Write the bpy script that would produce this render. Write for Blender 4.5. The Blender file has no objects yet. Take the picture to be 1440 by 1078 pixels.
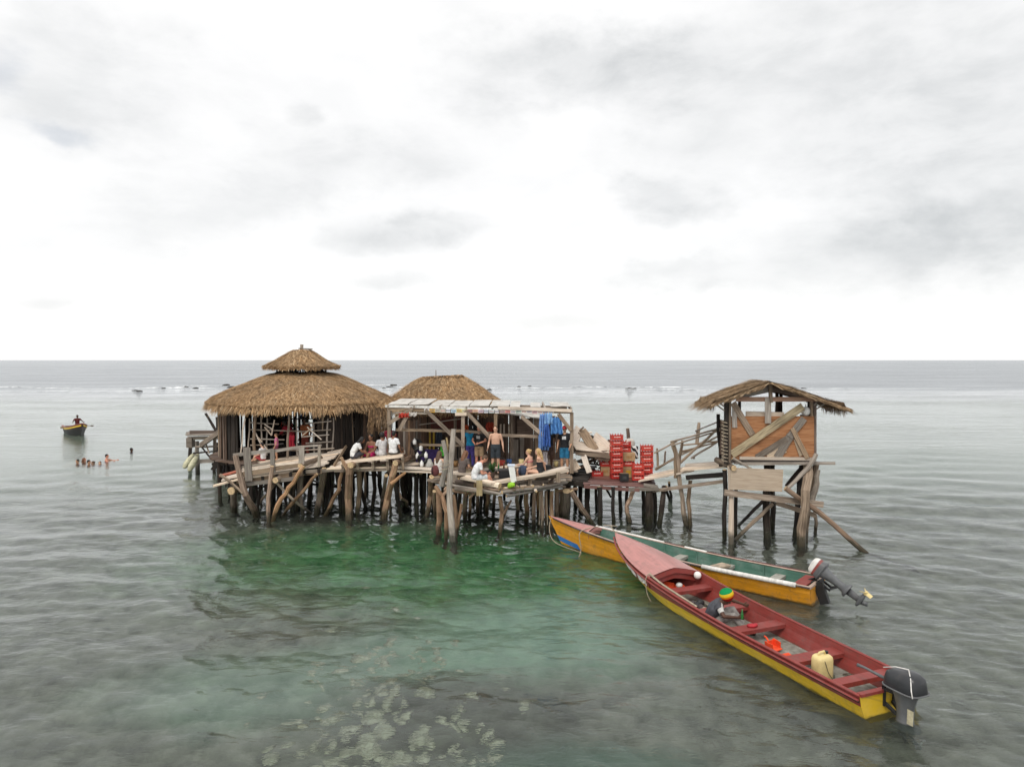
import bpy, math, random
import numpy as np
from mathutils import Vector, Matrix, noise as mnoise
random.seed(7)
SC = bpy.context.scene
COL = SC.collection
R = random.random
U = random.uniform
V = Vector
PI = math.pi
# ------------------------------------------------------------------ camera
CAM_H = 6.0
F = 1000.0
PITCH = math.atan(33.5 / F)
cam_d = bpy.data.cameras.new('camera')
cam = bpy.data.objects.new('camera', cam_d)
COL.objects.link(cam)
cam_d.sensor_width = 36.0
cam_d.lens = 36.0 * F / 1440.0
cam_d.clip_start = 0.1
cam_d.clip_end = 20000
cam.location = (0, 0, CAM_H)
cam.rotation_euler = (PI / 2 - PITCH, 0, 0)
SC.camera = cam
cp, sp = math.cos(PITCH), math.sin(PITCH)


def W(px, py, D):
    """the point at distance D along world y that stands at this place of the photograph"""
    x = (px - 720.0) / F
    v = (539.0 - py) / F
    k = D / (cp + v * sp)
    return V((x * k, D, CAM_H + k * (-sp + v * cp)))


def WZ(px, py, z):
    x = (px - 720.0) / F
    v = (539.0 - py) / F
    k = (z - CAM_H) / (-sp + v * cp)
    return V((x * k, k * (cp + v * sp), z))


def tup(c):
    return (c[0], c[1], c[2], 1.0)


# ------------------------------------------------------------------ node helpers
def new_mat(name):
    m = bpy.data.materials.new(name)
    m.use_nodes = True
    nt = m.node_tree
    nt.nodes.clear()
    return m, nt


def nd(nt, typ, props=None, **ins):
    n = nt.nodes.new(typ)
    for k, v in (props or {}).items():
        setattr(n, k, v)
    for k, v in ins.items():
        key = int(k[1:]) if k[0] == 'i' and k[1:].isdigit() else k.replace('_', ' ')
        s = n.inputs[key]
        if isinstance(v, bpy.types.NodeSocket):
            nt.links.new(v, s)
        else:
            s.default_value = v
    return n


def math_(nt, op, a, b=0.0, c=0.0, clamp=False):
    n = nd(nt, 'ShaderNodeMath', {'operation': op, 'use_clamp': clamp}, i0=a, i1=b, i2=c)
    return n.outputs[0]


def maprange(nt, val, a, b, c=0.0, d=1.0, smooth=True):
    n = nd(nt, 'ShaderNodeMapRange', {'interpolation_type': 'SMOOTHSTEP' if smooth else 'LINEAR'})
    for i, x in enumerate((val, a, b, c, d)):
        if isinstance(x, bpy.types.NodeSocket):
            nt.links.new(x, n.inputs[i])
        else:
            n.inputs[i].default_value = x
    return n.outputs[0]


def mixc(nt, f, a, b, blend='MIX'):
    n = nd(nt, 'ShaderNodeMix', {'data_type': 'RGBA', 'blend_type': blend})
    for i, x in ((0, f), (6, a), (7, b)):
        if isinstance(x, bpy.types.NodeSocket):
            nt.links.new(x, n.inputs[i])
        elif i == 0:
            n.inputs[i].default_value = x
        else:
            n.inputs[i].default_value = tup(x)
    return n.outputs[2]


def ramp(nt, fac, stops):
    n = nt.nodes.new('ShaderNodeValToRGB')
    e = n.color_ramp.elements
    while len(e) > 2:
        e.remove(e[-1])
    for i, (p, c) in enumerate(stops):
        el = e[i] if i < 2 else e.new(p)
        el.position = p
        el.color = tup(c)
    nt.links.new(fac, n.inputs[0])
    return n.outputs[0]


def noise_(nt, vec, scale, detail=4.0, rough=0.55, dist=0.0):
    n = nd(nt, 'ShaderNodeTexNoise', {}, Scale=scale, Detail=detail, Roughness=rough, Distortion=dist)
    if vec is not None:
        nt.links.new(vec, n.inputs['Vector'])
    return n.outputs[0]


def mapping(nt, vec, scale=(1, 1, 1), loc=(0, 0, 0), rot=(0, 0, 0)):
    n = nd(nt, 'ShaderNodeMapping', {}, Vector=vec)
    n.inputs['Scale'].default_value = scale
    n.inputs['Location'].default_value = loc
    n.inputs['Rotation'].default_value = rot
    return n.outputs[0]


def out(nt, shader):
    o = nd(nt, 'ShaderNodeOutputMaterial')
    nt.links.new(shader, o.inputs['Surface'])


def bsdf(nt, col, rough=0.7, spec=0.3, bump=None, bstr=0.3, bdist=0.01, metal=0.0):
    p = nd(nt, 'ShaderNodeBsdfPrincipled', {})
    for key, v in (('Base Color', col), ('Roughness', rough), ('Specular IOR Level', spec), ('Metallic', metal)):
        if isinstance(v, bpy.types.NodeSocket):
            nt.links.new(v, p.inputs[key])
        elif key == 'Base Color':
            p.inputs[key].default_value = tup(v)
        else:
            p.inputs[key].default_value = v
    if bump is not None:
        b = nd(nt, 'ShaderNodeBump', {}, Strength=bstr, Distance=bdist, Height=bump)
        nt.links.new(b.outputs[0], p.inputs['Normal'])
    return p.outputs[0]


def attr(nt, name='rnd'):
    return nd(nt, 'ShaderNodeAttribute', {'attribute_name': name}).outputs['Fac']


def uvn(nt):
    return nd(nt, 'ShaderNodeUVMap').outputs[0]


def wood(name, cols, rough=0.8, wet=True, vary=0.6, stain=0.5):
    """grained wood: the grain runs along v, each board or pole gets its own shade, dark and slimy in the tide band, which is enlarged to paint in under-deck shade"""
    m, nt = new_mat(name)
    uv = uvn(nt)
    g = noise_(nt, mapping(nt, uv, (26, 1.6, 1)), 1.0, 6, 0.62, 0.6)
    col = ramp(nt, g, [(0.25, cols[0]), (0.5, cols[1]), (0.78, cols[2])])
    big = noise_(nt, mapping(nt, uv, (2.2, 0.8, 1)), 1.0, 3)
    col = mixc(nt, math_(nt, 'MULTIPLY', maprange(nt, big, 0.45, 0.75), stain), col, tuple(c * 0.35 for c in cols[0]))
    r = attr(nt)
    hsv = nd(nt, 'ShaderNodeHueSaturation', {}, Color=col)
    nt.links.new(maprange(nt, r, 0, 1, 1 - vary * 0.6, 1 + vary * 0.55, False), hsv.inputs['Value'])
    nt.links.new(maprange(nt, math_(nt, 'FRACT', math_(nt, 'MULTIPLY', r, 7.31)), 0, 1, 0.68, 1.06, False), hsv.inputs['Saturation'])
    col = hsv.outputs[0]
    rg = rough
    if wet:
        geo = nd(nt, 'ShaderNodeNewGeometry').outputs['Position']
        z = nd(nt, 'ShaderNodeSeparateXYZ', {}, Vector=geo).outputs[2]
        wob = noise_(nt, geo, 6.0, 3)
        zz = math_(nt, 'ADD', z, math_(nt, 'MULTIPLY_ADD', wob, 0.5, -0.25))
        band = maprange(nt, zz, 0.16, 0.50, 1.0, 0.0)  # wet tide mark, stretched upward as painted shade under the decks
        col = mixc(nt, math_(nt, 'MULTIPLY', band, 0.86), col, (0.020, 0.020, 0.010))
        barn = nd(nt, 'ShaderNodeTexVoronoi', {}, Vector=geo, Scale=28.0).outputs[0]
        shell = math_(nt, 'MULTIPLY', maprange(nt, barn, 0.16, 0.24, 1.0, 0.0), math_(nt, 'MULTIPLY', maprange(nt, zz, 0.05, 0.22, 0.0, 1.0), maprange(nt, zz, 0.30, 0.46, 1.0, 0.0)))
        col = mixc(nt, math_(nt, 'MULTIPLY', shell, 0.55), col, (0.30, 0.29, 0.25))
        rg = maprange(nt, band, 0, 1, rough, 0.35, False)
    out(nt, bsdf(nt, col, rg, 0.3, g, 0.5, 0.02))
    return m


def plain(name, col, rough=0.6, var=0.25, scale=8.0, spec=0.4, metal=0.0, dirt=0.0, dcol=(0.08, 0.06, 0.045), rndv=0.0, bstr=0.15):
    m, nt = new_mat(name)
    tc = nd(nt, 'ShaderNodeTexCoord').outputs['Object']
    n1 = noise_(nt, tc, scale, 5, 0.6)
    c = mixc(nt, maprange(nt, n1, 0.3, 0.7), tuple(x * (1 - var) for x in col), tuple(min(1, x * (1 + var * 0.5)) for x in col))
    if dirt > 0:
        n2 = noise_(nt, mapping(nt, tc, (1, 1, 1), (3, 1, 5)), scale * 0.45, 7, 0.68)
        c = mixc(nt, math_(nt, 'MULTIPLY', maprange(nt, n2, 0.52, 0.68), dirt), c, dcol)
    if rndv > 0:
        hsv = nd(nt, 'ShaderNodeHueSaturation', {}, Color=c)
        nt.links.new(maprange(nt, attr(nt), 0, 1, 1 - rndv, 1 + rndv, False), hsv.inputs['Value'])
        c = hsv.outputs[0]
    out(nt, bsdf(nt, c, rough, spec, n1, bstr, 0.01, metal))
    return m


def boat_paint(name, col, rough=0.42, worn=0.35, fade=(0.5, 0.42, 0.38), grime=0.0):
    """brushed enamel on planks: faint long brush strokes, chips to bare wood, a scum line by the water"""
    m, nt = new_mat(name)
    uv = uvn(nt)
    tc = nd(nt, 'ShaderNodeTexCoord').outputs['Object']
    st = noise_(nt, mapping(nt, uv, (1.5, 14, 1)), 1.0, 5, 0.6)
    big = noise_(nt, tc, 2.2, 6, 0.65)
    c = mixc(nt, maprange(nt, st, 0.3, 0.7), tuple(x * 0.82 for x in col), tuple(min(1, x * 1.08) for x in col))
    c = mixc(nt, math_(nt, 'MULTIPLY', maprange(nt, big, 0.45, 0.7), worn), c, fade)
    chips = noise_(nt, tc, 26.0, 4, 0.7)
    c = mixc(nt, math_(nt, 'MULTIPLY', maprange(nt, chips, 0.655, 0.70), 0.75), c, (0.09, 0.06, 0.04))
    geo = nd(nt, 'ShaderNodeNewGeometry').outputs['Position']
    z = nd(nt, 'ShaderNodeSeparateXYZ', {}, Vector=geo).outputs[2]
    zz = math_(nt, 'ADD', z, math_(nt, 'MULTIPLY_ADD', noise_(nt, geo, 7.0, 4), 0.12, -0.06))
    c = mixc(nt, math_(nt, 'MULTIPLY', maprange(nt, zz, 0.0, 0.07, 1.0, 0.0), 0.7), c, (0.05, 0.05, 0.025))
    sc_ = noise_(nt, mapping(nt, uv, (3.0, 1.2, 1), (4, 2, 0)), 3.0, 6, 0.75)
    c = mixc(nt, math_(nt, 'MULTIPLY', maprange(nt, sc_, 0.56, 0.64), 0.45), c, tuple(x * .45 + .03 for x in col))
    if grime > 0:
        gr = noise_(nt, mapping(nt, tc, (1, 1, 1), (9, 2, 4)), 5.0, 7, 0.7)
        c = mixc(nt, math_(nt, 'MULTIPLY', maprange(nt, gr, 0.5, 0.7), grime), c, (0.10, 0.085, 0.07))
    out(nt, bsdf(nt, c, rough, 0.45, math_(nt, 'ADD', st, chips), 0.12, 0.01))
    return m


def thatch_mat(name, cols):
    m, nt = new_mat(name)
    r = attr(nt)
    c = ramp(nt, r, [(0.0, cols[0]), (0.3, cols[1]), (0.75, cols[2]), (1.0, cols[3])])
    geo = nd(nt, 'ShaderNodeNewGeometry').outputs['Position']
    n1 = noise_(nt, geo, 1.3, 4, 0.6)
    c = mixc(nt, math_(nt, 'MULTIPLY', maprange(nt, n1, 0.42, 0.68), 0.40), c, (0.26, 0.195, 0.13))
    n2 = noise_(nt, geo, 9.0, 4, 0.6)
    hsv = nd(nt, 'ShaderNodeHueSaturation', {}, Color=c)
    nt.links.new(maprange(nt, n2, 0.3, 0.7, 0.58, 1.25), hsv.inputs['Value'])
    out(nt, bsdf(nt, hsv.outputs[0], 0.9, 0.15, n2, 0.3, 0.02))
    return m


M = {}
M['wood'] = wood('weathered_wood', [(0.075, 0.05, 0.033), (0.25, 0.18, 0.12), (0.46, 0.355, 0.255)])
M['pole'] = wood('bark_pole_wood', [(0.07, 0.036, 0.018), (0.32, 0.185, 0.10), (0.56, 0.385, 0.245)], stain=0.4)
M['pale'] = wood('bleached_plank_wood', [(0.30, 0.22, 0.155), (0.70, 0.565, 0.43), (0.84, 0.72, 0.58)], stain=0.3, vary=0.32)
M['dark'] = wood('dark_and_shaded_wood', [(0.010, 0.008, 0.006), (0.030, 0.022, 0.017), (0.075, 0.056, 0.043)], stain=0.5)  # dark wood, lowered further to paint in the shade under the decks
M['grey'] = wood('silvered_grey_wood', [(0.12, 0.098, 0.080), (0.28, 0.235, 0.19), (0.42, 0.37, 0.31)], stain=0.35)
M['brown'] = wood('brown_board_wood', [(0.055, 0.034, 0.024), (0.135, 0.086, 0.060), (0.23, 0.155, 0.11)], stain=0.4)
M['ply'] = wood('orange_plywood', [(0.17, 0.070, 0.030), (0.36, 0.165, 0.075), (0.46, 0.27, 0.15)], stain=0.6, vary=0.2)
M['plypale'] = wood('pale_plywood', [(0.34, 0.25, 0.17), (0.46, 0.36, 0.26), (0.55, 0.45, 0.34)], stain=0.15, vary=0.2)
M['lichen'] = wood('yellowed_board', [(0.07, 0.05, 0.028), (0.34, 0.245, 0.10), (0.50, 0.395, 0.20)], stain=0.6, vary=0.2)
M['reddeck'] = wood('red_brown_deck_boards', [(0.085, 0.030, 0.024), (0.17, 0.066, 0.052), (0.27, 0.135, 0.11)], rough=0.42, stain=0.3)
M['endgrain'] = plain('cut_log_end', (0.55, 0.40, 0.23), 0.8, 0.3, 14)
M['thatch'] = thatch_mat('palm_thatch', [(0.12, 0.065, 0.032), (0.36, 0.22, 0.11), (0.55, 0.365, 0.20), (0.69, 0.53, 0.345)])
M['thatchdark'] = thatch_mat('weathered_palm_thatch', [(0.05, 0.032, 0.02), (0.15, 0.095, 0.055), (0.30, 0.19, 0.10), (0.44, 0.30, 0.18)])
M['thatchtower'] = thatch_mat('sun_bleached_thatch', [(0.08, 0.05, 0.03), (0.24, 0.155, 0.085), (0.42, 0.285, 0.165), (0.58, 0.44, 0.29)])
M['sheet'] = plain('whitened_sheet_roofing', (0.56, 0.535, 0.49), 0.6, 0.3, 3, dirt=0.8, dcol=(.2, .17, .14))
M['black'] = plain('black_rubber', (0.018, 0.018, 0.019), 0.5)
M['white'] = plain('white_plastic', (0.76, 0.75, 0.72), 0.45, 0.1, dirt=0.25, dcol=(0.4, 0.36, 0.3))
M['cream'] = plain('cream_plastic', (0.72, 0.58, 0.27), 0.45, 0.15, 5, dirt=0.2, dcol=(0.4, 0.28, 0.1))
M['rope'] = plain('old_rope', (0.36, 0.30, 0.22), 0.9)
m_, nt_ = new_mat('red_crate_plastic')
rnd_ = nd(nt_, 'ShaderNodeObjectInfo').outputs['Random']
tc_ = nd(nt_, 'ShaderNodeTexCoord').outputs['Object']
n_ = noise_(nt_, tc_, 9.0, 5, .65)
c_ = mixc(nt_, rnd_, (0.40, 0.018, 0.014), (0.54, 0.055, 0.036))
c_ = mixc(nt_, math_(nt_, 'MULTIPLY', maprange(nt_, n_, .5, .7), .5), c_, (.30, .07, .05))
out(nt_, bsdf(nt_, c_, .5, .35, n_, .15))
M['red_crate'] = m_
M['card'] = plain('cardboard', (0.42, 0.28, 0.15), 0.9, 0.2)
M['glassb'] = plain('brown_bottle_glass', (0.10, 0.035, 0.012), 0.15, 0.2)
M['glassg'] = plain('green_bottle_glass', (0.03, 0.16, 0.04), 0.15, 0.2)


def paint(col, rough=0.6, key=None, **k):
    key = key or 'c_%.3f_%.3f_%.3f_%.2f' % (*col, rough)
    if key not in M:
        M[key] = plain('paint_' + key, col, rough, **k)
    return M[key]


def cloth(col):
    return paint(tuple(.88 * x + .012 for x in col), 0.92, var=0.30, scale=9.0, spec=0.1, bstr=0.9)


SKIN = {}
for k, c in (('fair', (0.60, 0.36, 0.25)), ('tan', (0.47, 0.26, 0.16)), ('brown', (0.22, 0.105, 0.06)), ('dark', (0.085, 0.042, 0.027)), ('burnt', (0.58, 0.27, 0.18))):
    SKIN[k] = plain('skin_' + k, c, 0.55, 0.12, 10, spec=0.3)
HAIR = {k: plain('hair_' + k, c, 0.6, 0.35, 40) for k, c in (('black', (0.012, 0.010, 0.009)), ('brown', (0.10, 0.055, 0.03)), ('blond', (0.50, 0.33, 0.15)), ('auburn', (0.17, 0.075, 0.035)))}

# ------------------------------------------------------------------ objects
ROOT = {}      # world location of every top-level thing


def props(o, label=None, cat=None, group=None, kind=None):
    if label: o['label'] = label
    if cat: o['category'] = cat
    if group: o['group'] = group
    if kind: o['kind'] = kind
    return o


def thing(name, label, cat, loc, group=None):
    o = bpy.data.objects.new(name, None)
    o.empty_display_size = 0.3
    COL.objects.link(o)
    o.location = loc
    ROOT[o] = V(loc)
    return props(o, label, cat, group)


class MB:
    """collects solids and links them as one mesh"""

    def __init__(s):
        s.v, s.f, s.uv, s.rn, s.mi = [], [], [], [], []

    def face(s, idx, uvs, rn=0.5, mi=0):
        s.f.append(tuple(idx)); s.uv.append(uvs); s.rn.append(rn); s.mi.append(mi)

    def tube(s, pts, rad, seg=8, rn=None, mi=0, capmi=None, jit=0.0, ell=None, cap=True):
        """round, tapering; ell=(side vector, ratio) squashes the section across that vector"""
        pts = [V(p) for p in pts]
        n = len(pts)
        if not isinstance(rad, (list, tuple)):
            rad = [rad] * n
        rn = R() if rn is None else rn
        o = U(0, 50)
        base = len(s.v)
        t0 = (pts[1] - pts[0]).normalized()
        if ell:
            a = V(ell[0]); a = (a - t0 * a.dot(t0)).normalized()
        else:
            a = t0.cross(V((0.3, 0.2, 1))) if abs(t0.z) < 0.9 else t0.cross(V((0, 1, 0)))
            a.normalize()
        ln = 0.0
        lens = []
        for i in range(n):
            t = (pts[min(i + 1, n - 1)] - pts[max(i - 1, 0)])
            t.normalize()
            if ell:
                a = V(ell[0])
            a = (a - t * a.dot(t)).normalized()
            b = t.cross(a)
            if i: ln += (pts[i] - pts[i - 1]).length
            lens.append(ln)
            rr = rad[i]
            ra, rb = (rr if isinstance(rr, (tuple, list)) else (rr, rr * (ell[1] if ell else 1.0)))
            for k in range(seg):
                an = 2 * PI * k / seg
                j = 1 + U(-jit, jit)
                s.v.append(pts[i] + a * (math.cos(an) * ra * j) + b * (math.sin(an) * rb * j))
        r0 = rad[0][0] if isinstance(rad[0], (tuple, list)) else rad[0]
        for i in range(n - 1):
            for k in range(seg):
                k2 = (k + 1) % seg
                u0, u1 = k / seg * 6.28 * r0 + o, (k + 1) / seg * 6.28 * r0 + o
                s.face((base + i * seg + k, base + i * seg + k2, base + (i + 1) * seg + k2, base + (i + 1) * seg + k),
                       [(u0, lens[i] + o), (u1, lens[i] + o), (u1, lens[i + 1] + o), (u0, lens[i + 1] + o)], rn, mi)
        if cap:
            cm = mi if capmi is None else capmi
            s.face(tuple(base + k for k in reversed(range(seg))), [(o + 0.1 * math.cos(k), o + .1 * math.sin(k)) for k in range(seg)], rn, cm)
            e = base + (n - 1) * seg
            s.face(tuple(e + k for k in range(seg)), [(o + 0.1 * math.cos(k), o + .1 * math.sin(k)) for k in range(seg)], rn, cm)
        return s

    def plank(s, p0, p1, w, t, up=(0, 0, 1), rn=None, mi=0, n=2, jit=0.006, taper=1.0):
        p0, p1 = V(p0), V(p1)
        d = (p1 - p0)
        L = d.length
        d.normalize()
        up = V(up)
        side = d.cross(up)
        if side.length < 1e-4: side = d.cross(V((1, 0.1, 0)))
        side.normalize()
        up = side.cross(d).normalized()
        rn = R() if rn is None else rn
        o = U(0, 50)
        base = len(s.v)
        for i in range(n + 1):
            f = i / n
            c = p0 + (p1 - p0) * f + up * U(-jit, jit) + side * U(-jit, jit)
            ww = w * (1 + (taper - 1) * f)
            for a, b in ((-1, -1), (1, -1), (1, 1), (-1, 1)):
                s.v.append(c + side * (a * ww / 2) + up * (b * t / 2))
        us = (0, w, w + t, 2 * w + t, 2 * w + 2 * t)
        for i in range(n):
            l0, l1 = L * i / n + o, L * (i + 1) / n + o
            for k in range(4):
                k2 = (k + 1) % 4
                s.face((base + i * 4 + k, base + i * 4 + k2, base + i * 4 + 4 + k2, base + i * 4 + 4 + k),
                       [(us[k] + o, l0), (us[k + 1] + o, l0), (us[k + 1] + o, l1), (us[k] + o, l1)], rn, mi)
        s.face((base + 3, base + 2, base + 1, base), [(o, o), (o + w, o), (o + w, o + t), (o, o + t)], rn, mi)
        e = base + n * 4
        s.face((e, e + 1, e + 2, e + 3), [(o, o), (o + w, o), (o + w, o + t), (o, o + t)], rn, mi)
        return s

    def box(s, c, size, rot=None, rn=None, mi=0):
        c = V(c)
        rot = rot or Matrix.Identity(3)
        x = rot @ V((1, 0, 0)); z = rot @ V((0, 0, 1))
        return s.plank(c - x * size[0] / 2, c + x * size[0] / 2, size[1], size[2], z, rn, mi, 1, 0)

    def lathe(s, c, prof, seg=16, rot=None, rn=None, mi=0, sy=1.0):
        c = V(c); rn = R() if rn is None else rn
        rot = rot or Matrix.Identity(3)
        base = len(s.v)
        for (r, z) in prof:
            for k in range(seg):
                a = 2 * PI * k / seg
                s.v.append(c + rot @ V((r * math.cos(a), r * math.sin(a) * sy, z)))
        for i in range(len(prof) - 1):
            for k in range(seg):
                k2 = (k + 1) % seg
                s.face((base + i * seg + k, base + i * seg + k2, base + (i + 1) * seg + k2, base + (i + 1) * seg + k),
                       [(k / seg, prof[i][1]), ((k + 1) / seg, prof[i][1]), ((k + 1) / seg, prof[i + 1][1]), (k / seg, prof[i + 1][1])], rn, mi)
        m = len(prof) - 1
        s.face([base + k for k in reversed(range(seg))], [(0.5, 0.5)] * seg, rn, mi)
        s.face([base + m * seg + k for k in range(seg)], [(0.5, 0.5)] * seg, rn, mi)
        return s

    def ball(s, c, r, seg=12, rings=8, rot=None, rn=None, mi=0):
        """r may be a triple"""
        if not isinstance(r, (tuple, list)): r = (r, r, r)
        rot = rot or Matrix.Identity(3)
        rn = R() if rn is None else rn
        base = len(s.v)
        c = V(c)
        for i in range(rings + 1):
            th = PI * i / rings
            th = min(max(th, 0.06), PI - 0.06)
            for k in range(seg):
                a = 2 * PI * k / seg
                s.v.append(c + rot @ V((r[0] * math.sin(th) * math.cos(a), r[1] * math.sin(th) * math.sin(a), -r[2] * math.cos(th))))
        for i in range(rings):
            for k in range(seg):
                k2 = (k + 1) % seg
                s.face((base + i * seg + k, base + i * seg + k2, base + (i + 1) * seg + k2, base + (i + 1) * seg + k), [(0, 0), (.1, 0), (.1, .1), (0, .1)], rn, mi)
        s.face([base + k for k in reversed(range(seg))], [(0, 0)] * seg, rn, mi)
        s.face([base + rings * seg + k for k in range(seg)], [(0, 0)] * seg, rn, mi)
        return s

    def grid(s, fn, nu, nv, rn=0.5, mi=0, closed_u=False):
        """fn(i, j) -> point, for i in 0..nu, j in 0..nv"""
        base = len(s.v)
        for j in range(nv + 1):
            for i in range(nu + 1):
                s.v.append(V(fn(i, j)))
        for j in range(nv):
            for i in range(nu):
                a = base + j * (nu + 1) + i
                s.face((a, a + 1, a + nu + 2, a + nu + 1), [(i * .1, j * .1), (i * .1 + .1, j * .1), (i * .1 + .1, j * .1 + .1), (i * .1, j * .1 + .1)], rn, mi)
        return s

    def blade(s, p, q, w, side, rn, mi=0):
        b = len(s.v)
        sd = V(side).normalized() * w
        m = (p + q) / 2
        s.v += [p - sd, p + sd, q + sd * 0.35, q - sd * 0.35]
        s.face((b, b + 1, b + 2, b + 3), [(0, 0), (.03, 0), (.03, .4), (0, .4)], rn, mi)

    def build(s, name, mats, parent=None, loc=None, smooth=False, **kw):
        if not isinstance(mats, (list, tuple)): mats = [mats]
        mats = [M[m] if isinstance(m, str) else m for m in mats]
        org = V((0, 0, 0))
        p = parent
        while p is not None and p not in ROOT:
            p = p.parent
        if p is not None: org = ROOT[p]
        elif loc is not None: org = V(loc)
        me = bpy.data.meshes.new(name)
        me.from_pydata([tuple(v - org) for v in s.v], [], s.f)
        for m in mats: me.materials.append(m)
        uvl = me.uv_layers.new(name='UVMap')
        flat = [c for u in s.uv for t in u for c in t]
        uvl.data.foreach_set('uv', flat)
        at = me.attributes.new('rnd', 'FLOAT', 'FACE')
        at.data.foreach_set('value', s.rn)
        me.polygons.foreach_set('material_index', s.mi)
        if smooth: me.polygons.foreach_set('use_smooth', [True] * len(s.f))
        me.validate(verbose=False)
        o = bpy.data.objects.new(name, me)
        COL.objects.link(o)
        if parent is not None:
            o.parent = parent
        elif loc is not None:
            o.location = org
            ROOT[o] = org
        props(o, **kw)
        return o


def crooked(pts, amp, sub=2):
    """adds bends between the given points, as in poles cut from branches"""
    pts = [V(p) for p in pts]
    res = [pts[0]]
    for a, b in zip(pts, pts[1:]):
        L = (b - a).length
        for k in range(1, sub + 1):
            f = k / (sub + 1)
            res.append(a.lerp(b, f) + V((U(-1, 1), U(-1, 1), U(-.5, .5))) * amp * L)
        res.append(b)
    return res


def pole(parent, name, pts, r0, r1=None, mat='pole', amp=0.012, seg=8, ends=True, sub=2, jit=0.07):
    r0 = r0 * 0.8
    r1 = r1 * 0.8 if r1 is not None else None
    pts = crooked(pts, amp * 1.6, sub)
    r1 = r0 * 0.85 if r1 is None else r1
    n = len(pts)
    rad = [(r0 + (r1 - r0) * i / (n - 1)) * U(0.93, 1.07) for i in range(n)]
    return MB().tube(pts, rad, seg, jit=jit, mi=0, capmi=1 if ends else 0).build(name, [mat, 'endgrain'] if ends else [mat], parent, smooth=False)


def stilt(parent, pix, r0, r1=None, mat='pole', name='stilt', amp=0.010, wetted=True, below=1.1):
    """pix: (px, py, D) from the top down; the last stands in the water, its depth follows from there"""
    pts = []
    bx, by = pix[-1][0], pix[-1][1]
    Db = CAM_H / (by - 505.5) * F
    n = len(pix)
    for i, p in enumerate(pix):
        D = p[2] if len(p) > 2 else None
        if D is None:
            D = Db
        pts.append(W(p[0], p[1], D))
    if wetted:
        d = (pts[-1] - pts[-2]).normalized()
        if d.z > -0.3: d = V((d.x, d.y, -0.5)).normalized()
        pts.append(pts[-1] + d * (below / max(0.3, -d.z)))
    return pole(parent, name, pts, r0, r1, mat, amp)


def board(parent, name, a, b, w, t, mat='wood', up=(0, 0, 1), n=2):
    return MB().plank(a, b, w, t, up, n=n).build(name, mat, parent)


def decking(parent, name, c00, c10, c11, c01, nb, th, mat, gap=0.012, jitz=0.012, ragged=0.12, skip=0.0):
    """boards run from the c00-c10 edge to the c01-c11 edge... laid side by side from left to right"""
    mb = MB()
    c00, c10, c11, c01 = map(V, (c00, c10, c11, c01))
    for i in range(nb):
        if R() < skip: continue
        f = (i + 0.5) / nb
        a = c00.lerp(c10, f); b = c01.lerp(c11, f)
        d = (b - a).normalized()
        w = ((c10 - c00).length + (c11 - c01).length) / 2 / nb - gap
        dz = V((0, 0, U(-jitz, jitz)))
        mb.plank(a - d * U(0, ragged) + dz, b + d * U(0, ragged) + dz + V((0, 0, U(-jitz, jitz))), w * U(0.9, 1.0), th, n=2)
    return mb.build(name, mat, parent)

# ------------------------------------------------------------------ light and sky
SUN_EL, SUN_AZ = 52.0, 205.0          # the sun is behind and a little left of the camera, veiled by cloud
wd = bpy.data.worlds.new('World')
SC.world = wd
wd.use_nodes = True
nt = wd.node_tree
nt.nodes.clear()
sky = nd(nt, 'ShaderNodeTexSky', {'sky_type': 'NISHITA', 'sun_disc': False})
sky.sun_elevation = math.radians(SUN_EL)
sky.sun_rotation = math.radians(SUN_AZ)
tc = nd(nt, 'ShaderNodeTexCoord').outputs['Generated']
sep = nd(nt, 'ShaderNodeSeparateXYZ', {}, Vector=tc)
gx, gy, gz = sep.outputs
az = math_(nt, 'ARCTAN2', gx, gy)
el = math_(nt, 'ARCSINE', gz)
ae = nd(nt, 'ShaderNodeCombineXYZ', {}, X=az, Y=el).outputs[0]


WARP = nd(nt, 'ShaderNodeTexNoise', {}, Scale=7.0, Detail=5.0, Roughness=0.62)
nt.links.new(mapping(nt, ae, (1, 1.7, 1), (1.3, 2.1, 0)), WARP.inputs['Vector'])


def cloudmask(px, py, rx, ry, lo=0.0, hi=1.0, warp=0.10, seed=0.0, ang=0.0):
    """one bank of cloud round a direction of the sky, its edge torn by noise"""
    a0 = math.atan((px - 720) / F)
    e0 = math.atan((505.5 - py) / F * math.cos(a0))
    nz = WARP
    off = nd(nt, 'ShaderNodeVectorMath', {'operation': 'MULTIPLY_ADD'})
    nt.links.new(nz.outputs['Color'], off.inputs[0])
    off.inputs[1].default_value = (warp * 2.2, warp * 1.3, 0)
    off.inputs[2].default_value = (-a0 - warp * 1.1, -e0 - warp * 0.65, 0)
    ad = nd(nt, 'ShaderNodeVectorMath', {'operation': 'ADD'})
    nt.links.new(off.outputs[0], ad.inputs[0]); nt.links.new(ae, ad.inputs[1])
    mp = mapping(nt, ad.outputs[0], (F / rx, F / ry, 1))
    if ang:
        rt = nd(nt, 'ShaderNodeVectorRotate', {'rotation_type': 'Z_AXIS'}, Vector=ad.outputs[0])
        rt.inputs['Angle'].default_value = ang
        mp = mapping(nt, rt.outputs[0], (F / rx, F / ry, 1))
    l = nd(nt, 'ShaderNodeVectorMath', {'operation': 'LENGTH'}, i0=mp).outputs['Value']
    return maprange(nt, l, 0.25, 1.15, 1.0, 0.0)


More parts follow.
